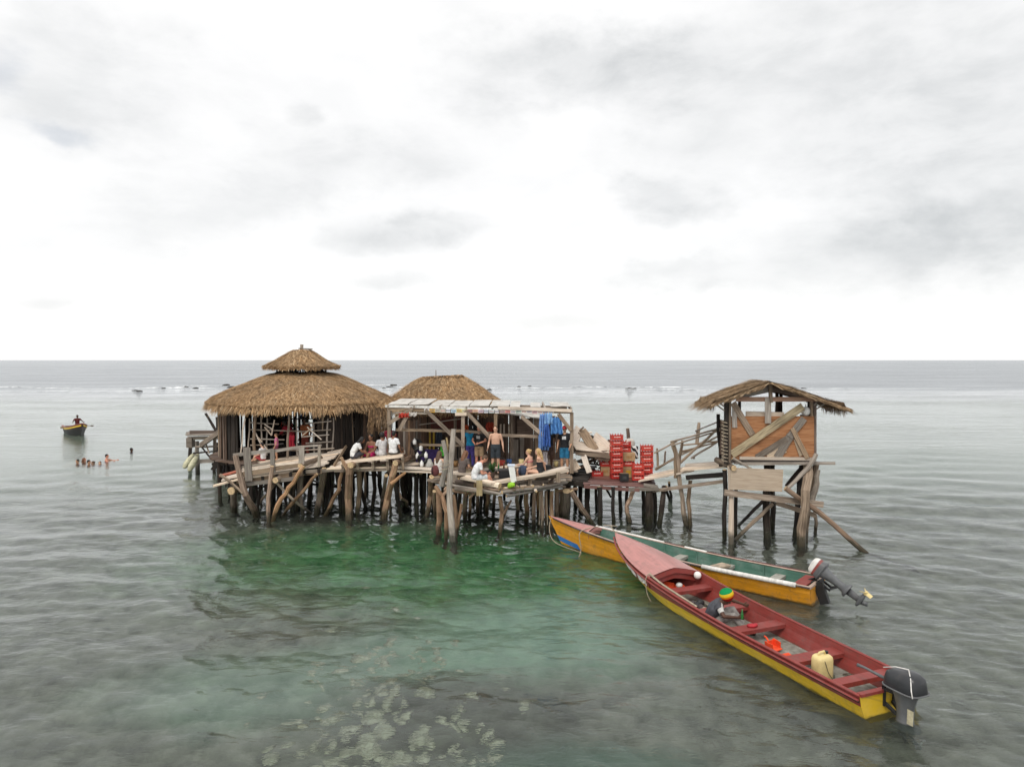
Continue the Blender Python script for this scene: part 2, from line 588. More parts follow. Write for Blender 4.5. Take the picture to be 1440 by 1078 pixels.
# thin veil everywhere, brightest low over the sea
high = mapping(nt, ae, (1.0, 2.2, 1), (1.7, 0.4, 0))
n_big = noise_(nt, high, 2.2, 4, 0.58, 0.5)
n_fine = noise_(nt, high, 6.5, 6, 0.6, 0.25)
grey = maprange(nt, math_(nt, 'ADD', math_(nt, 'MULTIPLY', n_big, 0.7), math_(nt, 'MULTIPLY', n_fine, 0.3)), 0.42, 0.66)
hz = maprange(nt, el, 0.02, 0.30)
grey = math_(nt, 'MULTIPLY', grey, math_(nt, 'MULTIPLY_ADD', hz, 0.9, 0.1))
banks = [  # px, py, rx, ry, strength, warp, seed
    (945, 280, 95, 42, 0.95, 0.07, 1.0, 0.15), (575, 333, 130, 30, 0.75, 0.05, 2.0, -0.08), (395, 265, 330, 70, 0.42, 0.12, 3.0, -0.25),
    (820, 105, 230, 75, 0.72, 0.12, 4.0, 0.0), (1160, 120, 400, 140, 0.50, 0.14, 5.0, 0.0), (1390, 240, 230, 120, 0.6, 0.12, 6.0, 0.0),
    (1290, 350, 250, 70, 0.6, 0.10, 7.0, 0.0), (950, 385, 120, 26, 0.5, 0.08, 8.0, 0.0), (65, 422, 40, 10, 0.35, 0.03, 9.0, 0.0),
    (120, 120, 190, 90, 0.42, 0.14, 10.0, 0.0), (560, 398, 70, 14, 0.4, 0.04, 11.0, 0.0), (425, 165, 30, 18, 0.4, 0.04, 12.0, 0.0), (790, 450, 110, 14, 0.22, 0.05, 13.0, 0.0)]
tot = math_(nt, 'MULTIPLY', grey, 0.15)
for (px, py, rx, ry, st, wp, sd, ang) in banks:
    tot = math_(nt, 'ADD', tot, math_(nt, 'MULTIPLY', cloudmask(px, py, rx, ry, warp=wp, seed=sd, ang=ang), st * 0.75))
tot = math_(nt, 'MULTIPLY', tot, math_(nt, 'MULTIPLY_ADD', maprange(nt, n_fine, .3, .7), 0.75, 0.62))
tot = math_(nt, 'MINIMUM', tot, 1.0)
ccol = mixc(nt, tot, (10.8, 10.75, 10.7), (6.7, 6.85, 6.9))
# two small tears to the blue
gap = math_(nt, 'ADD', cloudmask(85, 190, 42, 15, warp=0.05, seed=21.0), cloudmask(8, 112, 45, 34, warp=0.06, seed=22.0))
gap = math_(nt, 'MULTIPLY', gap, 0.22, clamp=True)
final = mixc(nt, gap, ccol, sky.outputs[0])
final = mixc(nt, 0.06, final, sky.outputs[0])
bg = nd(nt, 'ShaderNodeBackground', {}, Color=final, Strength=0.1)
wo = nd(nt, 'ShaderNodeOutputWorld')
nt.links.new(bg.outputs[0], wo.inputs['Surface'])

ld = bpy.data.lights.new('sun', 'SUN')
lo = bpy.data.objects.new('sun', ld)
COL.objects.link(lo)
ld.energy = 1.9
ld.angle = math.radians(22)
ld.color = (1.0, 0.955, 0.89)
sd_ = V((math.sin(math.radians(SUN_AZ)) * math.cos(math.radians(SUN_EL)), math.cos(math.radians(SUN_AZ)) * math.cos(math.radians(SUN_EL)), math.sin(math.radians(SUN_EL))))
lo.rotation_euler = sd_.to_track_quat('Z', 'Y').to_euler()
lo.location = (0, -20, 60)

SC.view_settings.view_transform = 'Standard'
SC.view_settings.look = 'None'
SC.view_settings.exposure = 0.0
SC.view_settings.gamma = 1.0
SC.view_settings.use_curve_mapping = False
SC.render.engine = 'CYCLES'
SC.cycles.use_denoising = True
SC.cycles.max_bounces = 8
SC.cycles.transparent_max_bounces = 12
SC.cycles.glossy_bounces = 3
SC.cycles.diffuse_bounces = 3
SC.cycles.use_adaptive_sampling = True
SC.cycles.adaptive_threshold = 0.01

# ------------------------------------------------------------------ water
def graded(lo, a, b, hi, step, g):
    xs = list(np.arange(a, b + step / 2, step))
    s, x = step, xs[-1]
    while x < hi:
        s *= g; x += s; xs.append(x)
    s, x = step, xs[0]
    pre = []
    while x > lo:
        s *= g; x -= s; pre.append(x)
    return np.array(pre[::-1] + xs)


xs = graded(-7000, -14, 12, 7000, 0.082, 1.05)
ys = graded(-400, 9, 29, 7000, 0.075, 1.045)
XX, YY = np.meshgrid(xs, ys)
dx = np.gradient(xs)[None, :] + 0 * YY
dy = np.gradient(ys)[:, None] + 0 * XX
sp_ = np.maximum(dx, dy)
rng = np.random.default_rng(5)
ZZ = np.zeros_like(XX)
for i in range(64):
    lam = 0.34 * (4.5 / 0.34) ** (rng.random() ** 1.5)
    th = math.radians(252 + rng.normal() * 34)
    k = 2 * PI / lam
    slope = 0.0195 * (lam / 0.9) ** -0.05
    amp = slope / k
    ph = rng.random() * 6.283
    wgt = np.clip((lam / sp_ - 2.6) / 2.0, 0, 1)
    mod = 0.75 + 0.5 * np.sin(XX * rng.uniform(.1, .35) + YY * rng.uniform(-.3, .3) + rng.random() * 6)
    arg = k * (math.cos(th) * XX + math.sin(th) * YY) + ph + 0.8 * np.sin(0.7 / lam * (XX * math.sin(th) - YY * math.cos(th)) + ph * 3)
    ZZ += amp * wgt * mod * (np.sin(arg) + 0.22 * np.sin(2 * arg + 1.3))
ny, nx = XX.shape
me = bpy.data.meshes.new('sea')
co = np.stack([XX.ravel(), YY.ravel(), ZZ.ravel()], 1).astype(np.float32)
me.vertices.add(nx * ny)
me.vertices.foreach_set('co', co.ravel())
ii = (np.arange(ny - 1)[:, None] * nx + np.arange(nx - 1)[None, :]).ravel()
fv = np.stack([ii, ii + 1, ii + nx + 1, ii + nx], 1).astype(np.int32)
me.loops.add(fv.size)
me.loops.foreach_set('vertex_index', fv.ravel())
me.polygons.add(len(fv))
me.polygons.foreach_set('loop_start', np.arange(0, fv.size, 4, dtype=np.int32))
me.polygons.foreach_set('use_smooth', np.ones(len(fv), dtype=bool))
me.update(calc_edges=True)
sea = bpy.data.objects.new('sea', me)
COL.objects.link(sea)
props(sea, 'calm grey green lagoon water, rougher and darker beyond the reef', kind='structure')

m, nt = new_mat('sea_water')
pos = nd(nt, 'ShaderNodeNewGeometry').outputs['Position']
sx, sy, sz = nd(nt, 'ShaderNodeSeparateXYZ', {}, Vector=pos).outputs
# ripples the mesh is too coarse for
b1 = noise_(nt, mapping(nt, pos, (1.0, 1.9, 1), rot=(0, 0, 0.25)), 2.6, 3, 0.55, 0.4)
b2 = noise_(nt, mapping(nt, pos, (0.8, 2.0, 1), rot=(0, 0, -0.15)), 0.75, 4, 0.6, 0.5)
gust = noise_(nt, mapping(nt, pos, (0.6, 1.6, 1)), 0.055, 3, 0.5)
calm = maprange(nt, gust, 0.38, 0.62, 0.55, 1.15)
far = maprange(nt, math_(nt, 'ADD', sy, math_(nt, 'MULTIPLY_ADD', noise_(nt, mapping(nt, pos, (0.025, 0.08, 1)), 1.0, 4), 60.0, -30.0)), 128, 165)
mid = maprange(nt, sy, 32.0, 75.0)
h = math_(nt, 'ADD', math_(nt, 'MULTIPLY', b1, 0.026), math_(nt, 'MULTIPLY', b2, math_(nt, 'MULTIPLY_ADD', mid, 0.14, 0.0)))
h = math_(nt, 'MULTIPLY', h, calm)
bump = nd(nt, 'ShaderNodeBump', {}, Strength=1.0, Distance=1.0, Height=h)
nrm = bump.outputs[0]
fr = nd(nt, 'ShaderNodeFresnel', {}, IOR=1.333, Normal=nrm).outputs[0]
streak = noise_(nt, mapping(nt, pos, (0.010, 0.11, 1)), 1.0, 4, 0.65, 0.3)
streak2 = noise_(nt, mapping(nt, pos, (0.0025, 0.014, 1)), 1.0, 3, 0.6)
rough_k = math_(nt, 'MULTIPLY_ADD', streak, 0.42, 0.40)
rough_k = math_(nt, 'ADD', rough_k, math_(nt, 'MULTIPLY_ADD', streak2, 0.24, -0.14))
mids = math_(nt, 'MULTIPLY_ADD', maprange(nt, noise_(nt, mapping(nt, pos, (0.09, 0.55, 1)), 1.0, 3, 0.65), 0.3, 0.7), 0.13, 0.90)
kk = nd(nt, 'ShaderNodeMix', {}, i0=far, i2=mids, i3=rough_k).outputs[0]
fac = math_(nt, 'MULTIPLY', fr, kk)
gl = nd(nt, 'ShaderNodeBsdfGlossy', {}, Color=(0.97, 0.985, 1.0, 1), Normal=nrm)
nt.links.new(math_(nt, 'MULTIPLY_ADD', far, 0.20, 0.035), gl.inputs['Roughness'])
tr = nd(nt, 'ShaderNodeBsdfRefraction', {}, Color=(0.80, 0.88, 0.82, 1), IOR=1.333, Roughness=0.0, Normal=nrm)
df = nd(nt, 'ShaderNodeBsdfDiffuse', {}, Color=(0.20, 0.21, 0.195, 1))
dfar = nd(nt, 'ShaderNodeBsdfDiffuse', {}, Color=(0.20, 0.215, 0.225, 1))
body = nd(nt, 'ShaderNodeMixShader', {}, i0=0.05, i1=tr.outputs[0], i2=df.outputs[0])
body = nd(nt, 'ShaderNodeMixShader', {}, i0=maprange(nt, sy, 90.0, 140.0), i1=body.outputs[0], i2=dfar.outputs[0])
fin = nd(nt, 'ShaderNodeMixShader', {}, i0=fac, i1=body.outputs[0], i2=gl.outputs[0])
out(nt, fin.outputs[0])
me.materials.append(m)

# ------------------------------------------------------------------ seabed
def bedz(x, y):
    z = -1.25 - 0.35 * mnoise.noise(V((x * 0.09, y * 0.09, 3.0))) - 0.18 * mnoise.noise(V((x * 0.35, y * 0.35, 7.0)))
    if y > 60: z -= min(2.0, (y - 60) * 0.02)
    return z


bxs = graded(-420, -14, 14, 420, 0.5, 1.13)
bys = graded(-160, 8, 40, 210, 0.5, 1.13)
mb = MB()
mb.grid(lambda i, j: (bxs[i], bys[j], bedz(bxs[i], bys[j])), len(bxs) - 1, len(bys) - 1)
m, nt = new_mat('seabed_sand_and_weed')
pos = nd(nt, 'ShaderNodeNewGeometry').outputs['Position']


def patch(px, py, rx, ry, warp=2.5, soft=(0.55, 1.15), seed=0.0):
    c = WZ(px, py, -0.47)
    nz = nd(nt, 'ShaderNodeTexNoise', {}, Scale=0.42, Detail=5.0, Roughness=0.6)
    nt.links.new(mapping(nt, pos, loc=(seed, seed, 0)), nz.inputs['Vector'])
    a = nd(nt, 'ShaderNodeVectorMath', {'operation': 'MULTIPLY_ADD'})
    nt.links.new(nz.outputs['Color'], a.inputs[0])
    a.inputs[1].default_value = (warp, warp, 0)
    nt.links.new(pos, a.inputs[2])
    a2 = nd(nt, 'ShaderNodeVectorMath', {'operation': 'MULTIPLY_ADD'})
    nt.links.new(a.outputs[0], a2.inputs[0])
    a2.inputs[1].default_value = (1 / rx, 1 / ry, 0)
    a2.inputs[2].default_value = (-(c.x + warp * .5) / rx, -(c.y + warp * .5) / ry, 0)
    l = nd(nt, 'ShaderNodeVectorMath', {'operation': 'LENGTH'}, i0=a2.outputs[0]).outputs['Value']
    return maprange(nt, l, soft[0], soft[1], 1.0, 0.0)


n1 = noise_(nt, pos, 1.6, 7, 0.66)
n2 = noise_(nt, pos, 0.35, 4, 0.6)
n3 = noise_(nt, pos, 5.0, 5, 0.65)
base = ramp(nt, n1, [(0.30, (0.09, 0.088, 0.076)), (0.52, (0.23, 0.22, 0.197)), (0.75, (0.38, 0.365, 0.33))])
sand = mixc(nt, maprange(nt, n3, 0.3, 0.7), (0.28, 0.30, 0.26), (0.36, 0.37, 0.32))
teal = mixc(nt, maprange(nt, n1, 0.3, 0.7), (0.23, 0.345, 0.285), (0.34, 0.46, 0.39))
green = mixc(nt, maprange(nt, n1, 0.35, 0.7), (0.035, 0.155, 0.058), (0.12, 0.36, 0.145))
c = base
yy = nd(nt, 'ShaderNodeSeparateXYZ', {}, Vector=pos).outputs[1]
c = mixc(nt, maprange(nt, yy, 26, 44), c, sand)
c = mixc(nt, math_(nt, 'MULTIPLY', patch(575, 785, 8.6, 5.0, seed=1.0, soft=(.3, 1.3), warp=4.0), 0.95), c, green)
c = mixc(nt, math_(nt, 'MULTIPLY', patch(800, 800, 4.0, 3.2, seed=2.0), 0.9), c, green)
c = mixc(nt, math_(nt, 'MULTIPLY', patch(720, 850, 3.8, 2.8, seed=2.7, soft=(.3, 1.3), warp=3.5), 0.75), c, green)
c = mixc(nt, math_(nt, 'MULTIPLY', patch(780, 890, 3.2, 2.6, warp=3.0, seed=3.0, soft=(.35, 1.25)), 0.9), c, teal)
c = mixc(nt, math_(nt, 'MULTIPLY', patch(600, 915, 2.8, 1.7, warp=3.0, seed=4.0, soft=(.3, 1.3)), 0.6), c, teal)
c = mixc(nt, math_(nt, 'MULTIPLY', patch(350, 965, 2.8, 1.9, warp=3.0, seed=5.0, soft=(.3, 1.3)), 0.5), c, teal)
c = mixc(nt, math_(nt, 'MULTIPLY', patch(830, 1075, 2.4, 1.2, warp=1.5, seed=6.0), 0.6), c, tuple(x * 0.45 for x in (0.2, 0.42, 0.33)))
c = mixc(nt, math_(nt, 'MULTIPLY', patch(660, 1000, 3.0, 1.7, warp=1.6, seed=7.0), 0.45), c, (0.05, 0.05, 0.045))
out(nt, bsdf(nt, c, 0.95, 0.0, n3, 0.4, 0.05))
seabed = mb.build('seabed', [m], loc=(0, 0, 0), smooth=True, label='shallow seabed of weed, sand and pale rubble', kind='structure')

# pale coral rocks seen through the shallows, each one a thing
m, nt = new_mat('coral_rock')
tc = nd(nt, 'ShaderNodeTexCoord').outputs['Object']
n1 = noise_(nt, tc, 5.0, 6, 0.65)
out(nt, bsdf(nt, ramp(nt, n1, [(0.3, (0.14, 0.135, 0.11)), (0.5, (0.42, 0.40, 0.33)), (0.72, (0.66, 0.63, 0.53))]), 0.95, 0.05, n1, 0.6, 0.05))
M['coral'] = m
m, nt = new_mat('reef_rock')
tc = nd(nt, 'ShaderNodeTexCoord').outputs['Object']
out(nt, bsdf(nt, ramp(nt, noise_(nt, tc, 2.0, 6, 0.65), [(0.3, (0.02, 0.02, 0.02)), (0.7, (0.10, 0.095, 0.085))]), 0.85, 0.2))
M['reef'] = m


def rock(name, c, r, mat, seed, label, cat, group, flat=0.45, bump_=0.45):
    mb = MB()
    mb.ball((0, 0, 0), 1.0, 14, 9)
    for i, v in enumerate(mb.v):
        d = v.normalized()
        k = 1 + bump_ * mnoise.noise(d * 1.4 + V((seed * 3.1, seed, 0))) + bump_ * 0.5 * mnoise.noise(d * 3.5 + V((seed, 9, seed)))
        mb.v[i] = V((d.x * k * r[0], d.y * k * r[1], d.z * k * r[2]))
    rot = Matrix.Rotation(U(0, 6.28), 3, 'Z')
    mb.v = [rot @ v + V(c) for v in mb.v]
    return mb.build(name, mat, loc=c, smooth=True, label=label, cat=cat, group=group)


CORAL = [(512, 830, .16), (555, 857, .20), (590, 868, .16), (476, 942, .30), (505, 1000, .18), (520, 1008, .44), (548, 985, .22), (533, 997, .26), (560, 968, .20),
         (597, 975, .28), (590, 1030, .36), (558, 1062, .34), (490, 1050, .30), (515, 1040, .42), (540, 1025, .34), (470, 1062, .26), (640, 1045, .16), (610, 950, .14),
         (436, 960, .16), (420, 1012, .22), (405, 1015, .15), (640, 905, .10), (575, 945, .15), (625, 925, .10), (660, 975, .14), (665, 1060, .18), (530, 912, .12),
         (465, 890, .14), (603, 905, .10), (690, 1020, .12), (505, 925, .24), (445, 935, .14), (700, 1050, .14), (575, 1000, .12), (380, 1050, .14), (620, 1005, .15), (655, 1010, .13), (515, 975, .14)]
for k in range(150):
    py = 900 + 180 * R() ** .8
    px = random.gauss(545 - (py - 900) * .15, 50 + (py - 900) * .28)
    CORAL.append((px, py, U(.05, .15)))
for i, (px, py, r) in enumerate(CORAL):
    p = WZ(px, py, -0.47)
    z = bedz(p.x, p.y)
    r *= 0.55 if r > .15 else 0.8
    rock('coral_rock', (p.x, p.y, z + r * 0.02), (r * U(0.9, 1.4), r * U(0.7, 1.1), r * 0.30), 'coral', i + 1.3,
         'pale coral rock lying under the clear shallow water in front of the huts', 'rock', 'pale coral rocks on the seabed')
REEF = [(196, 549, .45), (190, 548, .35), (318, 541, .8), (325, 544, .9), (553, 541, .8), (548, 543, .5), (275, 545, .5), (262, 543, .4), (688, 547, .5),
        (730, 543, .45), (745, 542, .4), (885, 546, .6), (893, 545, .3), (1130, 545, .4), (230, 545, .4), (345, 546, .5), (540, 545, .4)]
for i, (px, py, r) in enumerate(REEF):
    p = WZ(px, py + 1, 0.0)
    rock('reef_rock', (p.x, p.y, 0.0), (r * 1.4, r, r * 0.42), 'reef', i + 40.7, 'dark reef rock breaking the surface of the sea far behind the huts', 'rock', 'dark reef rocks along the breaker line')
# breakers along the reef: low real ridges of foam
fm, nt = new_mat('sea_foam')
pos = nd(nt, 'ShaderNodeNewGeometry').outputs['Position']
fn = noise_(nt, mapping(nt, pos, (0.35, 0.9, 1)), 1.0, 6, 0.7)
dfm = nd(nt, 'ShaderNodeBsdfDiffuse', {}, Color=(0.84, 0.86, 0.87, 1))
tfm = nd(nt, 'ShaderNodeBsdfTransparent')
out(nt, nd(nt, 'ShaderNodeMixShader', {}, i0=maprange(nt, fn, 0.40, 0.62), i1=tfm.outputs[0], i2=dfm.outputs[0]).outputs[0])
mb = MB()


def breaker(px0, px1, py, hgt, wid):
    a = WZ(px0, py, 0); b = WZ(px1, py, 0)
    n = max(6, int((b - a).length / 1.2))
    ph = U(0, 9)
    prof = [(0, 0.02), (0.3, 0.7), (0.55, 1.0), (0.8, 0.5), (1.0, 0.02)]

    def fn_(i, j):
        f = i / n
        p = a.lerp(b, f)
        env = math.sin(PI * f) ** 0.6
        w = wid * env * (0.7 + 0.6 * mnoise.noise(V((p.x * 0.08, ph, 0))))
        return (p.x, p.y + 2.2 * mnoise.noise(V((p.x * 0.035, ph, 2))) + (prof[j][0] - .5) * w, 0.03 + prof[j][1] * hgt * env * max(0.15, 0.6 + mnoise.noise(V((p.x * 0.2, ph, 5)))))
    mb.grid(fn_, n, 4)


for args in [(-60, 60, 544.5, .35, 3.0), (40, 120, 545.5, .2, 2.0), (170, 305, 545.5, .45, 4.0), (215, 300, 548.5, .3, 3.0), (240, 330, 543, .3, 2.5), (500, 560, 541.5, .5, 4.5), (530, 580, 545, .4, 4.0), (505, 560, 547, .3, 3),
             (660, 820, 545.5, .35, 3.0), (690, 760, 548.5, .25, 2.0), (770, 900, 544, .4, 3.0), (850, 1000, 547.5, .5, 4.5), (880, 990, 544.5, .3, 2.0), (1120, 1220, 546, .15, 1.5), (0, 200, 550, .10, 1.5), (700, 980, 551.5, .1, 1.5)]:
    args = (*args[:3], args[3] * .5, args[4] * .8)
    breaker(*args)
mb.build('breakers', [fm], loc=(0, 0, 0), smooth=True, label='broken white line of low breakers along the reef', kind='stuff')

# ------------------------------------------------------------------ thatch
def thatch_cone(parent, name, c, prof, n_blades, fringe, mat='thatch', thick=0.16, seg=56, blade_l=(.35, .7), flip=1.0, drop=(0.16, 0.36)):
    """round thatched cone: prof = (radius, z) from the top down; a solid skin, combed straw over it, a ragged hanging edge"""
    mb = MB()
    c = V((c[0], c[1], 0))

    def pt(f, a, lift=0.0):
        t = f * (len(prof) - 1)
        i = min(int(t), len(prof) - 2)
        u = t - i
        r = prof[i][0] * (1 - u) + prof[i + 1][0] * u
        z = prof[i][1] * (1 - u) + prof[i + 1][1] * u
        w = 0.06 * mnoise.noise(V((math.cos(a) * 2.2, math.sin(a) * 2.2, f * 2))) * min(1, r)
        return V((c.x + (r + w) * math.cos(a), c.y + (r + w) * math.sin(a), z + w * 0.8 + lift))
    nv = 10
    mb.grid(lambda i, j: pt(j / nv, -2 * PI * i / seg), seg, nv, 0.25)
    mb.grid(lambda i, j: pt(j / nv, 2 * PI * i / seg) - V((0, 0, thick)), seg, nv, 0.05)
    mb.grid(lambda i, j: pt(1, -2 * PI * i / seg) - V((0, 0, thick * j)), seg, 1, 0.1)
    lens = [0.0]
    for (r0, z0), (r1, z1) in zip(prof, prof[1:]):
        lens.append(lens[-1] + math.hypot(r1 - r0, z1 - z0))
    for k in range(n_blades):
        f = math.sqrt(R() * (1 - 0.03) + 0.03) if prof[0][0] < 0.5 else R() ** 0.75
        a = R() * 2 * PI
        p = pt(f, a, U(0.0, 0.035))
        L = U(*blade_l)
        f2 = min(1.06, f + L / lens[-1])
        a2 = a + U(-.5, .5) * L / max(0.5, prof[-1][0] * f)
        q = pt(min(f2, 1), a2, U(0.02, 0.085))
        if f2 > 1: q += V((math.cos(a) * .06, math.sin(a) * .06, -0.1 * R()))
        side = V((-math.sin(a), math.cos(a), U(-.3, .3)))
        mb.blade(p, q, U(0.006, 0.017), side, min(1, max(0, random.gauss(0.5, 0.22))))
    for k in range(fringe):
        a = R() * 2 * PI
        p = pt(U(0.93, 1.0), a, U(-thick, 0.03))
        L = U(*drop) * (0.75 + 0.8 * abs(mnoise.noise(V((math.cos(a) * 6, math.sin(a) * 6, 1)))))
        o = V((math.cos(a), math.sin(a), 0))
        q = p + o * (L * U(0.15, 0.75)) + V((U(-.06, .06), U(-.06, .06), -L))
        side = V((-math.sin(a), math.cos(a), U(-.3, .3)))
        mb.blade(p, q, U(0.007, 0.02), side, min(1, max(0, random.gauss(0.5, 0.25))))
    return mb.build(name, mat, parent)


def thatch_slab(mb, a, b, c, d, n, fringe_side=True, lift=0.1, th=0.10, mi=0):
    """four corners: a-b the ridge, d-c the eave (a above d); straw combed from ridge to eave"""
    a, b, c, d = map(V, (a, b, c, d))
    nrm = (b - a).cross(d - a).normalized()
    if nrm.z < 0: nrm = -nrm

    def pt(u, v):
        p = a.lerp(b, u).lerp(d.lerp(c, u), v)
        return p + nrm * (0.05 * mnoise.noise(p * 1.3)) - V((0, 0, 0.10 * v * v))
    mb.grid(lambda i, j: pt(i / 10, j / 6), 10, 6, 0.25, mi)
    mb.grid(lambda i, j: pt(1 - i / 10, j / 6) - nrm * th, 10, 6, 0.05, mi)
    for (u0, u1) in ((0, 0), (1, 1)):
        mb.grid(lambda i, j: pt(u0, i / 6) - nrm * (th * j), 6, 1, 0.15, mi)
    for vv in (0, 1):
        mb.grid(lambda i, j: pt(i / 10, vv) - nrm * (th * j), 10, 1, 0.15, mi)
    L = (d - a).length
    sd = (b - a).normalized()
    for k in range(n):
        u, v = U(-.02, 1.02), R() ** 0.8
        l = U(.3, .6) / L
        p = pt(u, v) + nrm * U(0, .03)
        q = pt(u + U(-.06, .06), v + l) + nrm * U(0.02, 0.09)
        if v + l > 1: q -= V((0, 0, U(0.05, 0.22)))
        mb.blade(p, q, U(0.006, 0.016), sd + V((0, 0, U(-.3, .3))), min(1, max(0, random.gauss(0.5, 0.24))), mi)
    # ragged side edges
    for k in range(n // 6):
        u = random.choice((0, 1))
        v = R()
        p = pt(u, v)
        q = pt(u, min(1.1, v + U(.1, .25))) + sd * ((1 if u else -1) * U(0.0, 0.16)) - V((0, 0, U(0, .14)))
        mb.blade(p, q, U(0.012, 0.022), nrm, R(), mi)


# ------------------------------------------------------------------ the round hut
HC = W(424, 505, 32.0)
hut = thing('thatched_hut', 'round open-sided bar hut under a big two-tiered thatched roof, on stilts over the water', 'hut', (HC.x, HC.y, 0))
thatch_cone(hut, 'roof', HC, [(1.05, 5.42), (1.5, 5.30), (2.05, 5.10), (2.69, 4.83), (3.35, 4.56), (3.82, 4.34), (4.0, 4.16)], 19000, 6000)
thatch_cone(hut, 'roof_cap', HC, [(0.0, 6.46), (.35, 6.43), (0.62, 6.28), (1.0, 6.03), (1.42, 5.80), (1.66, 5.68)], 4500, 1800, blade_l=(.25, .5), drop=(.05, .13), thick=.10)
mb = MB().tube([(HC.x, HC.y, 6.3), (HC.x + .02, HC.y, 6.68)], 0.075, 8).plank((HC.x - .1, HC.y - .05, 6.5), (HC.x + .5, HC.y - .05, 6.47), .1, .05)
mb.build('finial', 'grey', hut)
for k in range(10):
    a = 2 * PI * k / 10 + .2
    pole(hut, 'cap_post', [(HC.x + 1.1 * math.cos(a), HC.y + 1.1 * math.sin(a), 5.2), (HC.x + 1.0 * math.cos(a), HC.y + 1.0 * math.sin(a), 6.0)], 0.05, mat='dark', ends=False)
FZ = 1.85
# floor disc of boards
mb = MB()
for k in range(34):
    y = -3.75 + k * 0.225
    h_ = math.sqrt(max(0.1, 3.85 ** 2 - y * y))
    mb.plank((HC.x - h_, HC.y + y, FZ - .03 + U(-.01, .01)), (HC.x + h_, HC.y + y, FZ - .03 + U(-.01, .01)), .21, .05)
mb.build('floor', 'brown', hut)
RP = 3.45
for k in range(16):
    a = 2 * PI * k / 16 - PI / 2 + 0.12
    p = V((HC.x + RP * math.cos(a), HC.y + RP * math.sin(a), 0))
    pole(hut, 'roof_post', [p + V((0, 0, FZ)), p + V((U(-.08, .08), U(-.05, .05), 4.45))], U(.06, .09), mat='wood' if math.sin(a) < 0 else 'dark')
mbR = MB()
for k in range(28):
    a = 2 * PI * k / 28
    mbR.tube([(HC.x + 0.8 * math.cos(a), HC.y + .8 * math.sin(a), 5.55), (HC.x + 4.0 * math.cos(a), HC.y + 4.0 * math.sin(a), 4.02)], .04, 6)
mbR.build('rafters', 'dark', hut)
mbR = MB()
n = 40
mbR.tube([(HC.x + 3.5 * math.cos(2 * PI * k / n), HC.y + 3.5 * math.sin(2 * PI * k / n), 4.2) for k in range(n + 1)], .06, 6)
mbR.build('ring_beam', 'dark', hut)


def ring_wall(name, a0, a1, z0, z1, mat, gap=0.0, r=3.5, wob=.06, wmin=.08, wmax=.2):
    """upright slabs side by side along the ring, angles in degrees, -90 faces the camera"""
    mb = MB()
    a = a0
    while a < a1:
        w = U(wmin, wmax)
        da = math.degrees(w / r)
        if R() >= gap:
            an = math.radians(a + da / 2)
            rr = r + U(-wob, wob) * .5
            p = V((HC.x + rr * math.cos(an), HC.y + rr * math.sin(an), z0 + U(-.05, .05)))
            q = p + V((U(-wob, wob), U(-wob, wob) * .3, z1 - z0 + U(-.12, .1)))
            mb.plank(p, q, w * 1.02, .035, (math.cos(an), math.sin(an), 0), n=3, jit=.012)
        a += da
    return mb.build(name, mat, hut)


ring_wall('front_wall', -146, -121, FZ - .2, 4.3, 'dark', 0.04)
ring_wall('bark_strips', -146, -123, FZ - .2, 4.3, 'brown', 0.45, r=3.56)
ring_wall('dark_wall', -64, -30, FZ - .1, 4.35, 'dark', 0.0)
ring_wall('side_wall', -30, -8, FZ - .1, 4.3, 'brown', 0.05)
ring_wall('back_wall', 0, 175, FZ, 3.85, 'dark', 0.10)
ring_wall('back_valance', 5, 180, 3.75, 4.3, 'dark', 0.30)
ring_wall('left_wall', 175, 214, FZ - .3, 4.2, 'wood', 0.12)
# hanging palm skirt between dark wall and pergola
mb = MB()
for k in range(420):
    px = U(519, 546)
    p = W(px, U(572, 588), 28.6 + U(-.15, .15))
    q = p + V((U(-.1, .1), U(-.1, .1), -U(.3, .75)))
    mb.blade(p, q, U(.012, .03), (1, U(-.4, .4), 0), U(0, .7))
mb.build('palm_skirt', 'thatchdark', hut)
# lattice of sticks that fences the bar
LAT = [((352, 604), (424, 606)), ((352, 617), (400, 618)), ((352, 626), (392, 624)), ((420, 607), (465, 604)), ((424, 614), (463, 611)), ((430, 623), (468, 621)), ((352, 594), (392, 596)), ((430, 595), (466, 592)),
       ((352, 635), (470, 630))]
for a, b in LAT:
    pole(hut, 'rail', [W(a[0], a[1], 28.75), W(b[0], b[1], 28.75)], .035, .03, 'grey', .01)
for a, b in [((368, 640), (367, 586)), ((375, 640), (376, 588)), ((460, 632), (461, 588)), ((467, 634), (469, 587)), ((349, 640), (351, 588)), ((418, 640), (417, 590)), ((442, 636), (441, 594))]:
    pole(hut, 'post', [W(a[0], a[1], 28.8), W(b[0], b[1], 28.8)], .045, .035, 'grey', .015)
for a, b in [((356, 602), (368, 626)), ((372, 600), (382, 612)), ((382, 612), (386, 590)), ((360, 612), (376, 632)), ((432, 600), (452, 618)), ((384, 604), (372, 596)), ((440, 600), (425, 612)), ((345, 588), (338, 640))]:
    pole(hut, 'brace', [W(a[0], a[1], 28.7), W(b[0], b[1], 28.7)], .035, .03, 'pale', .02)
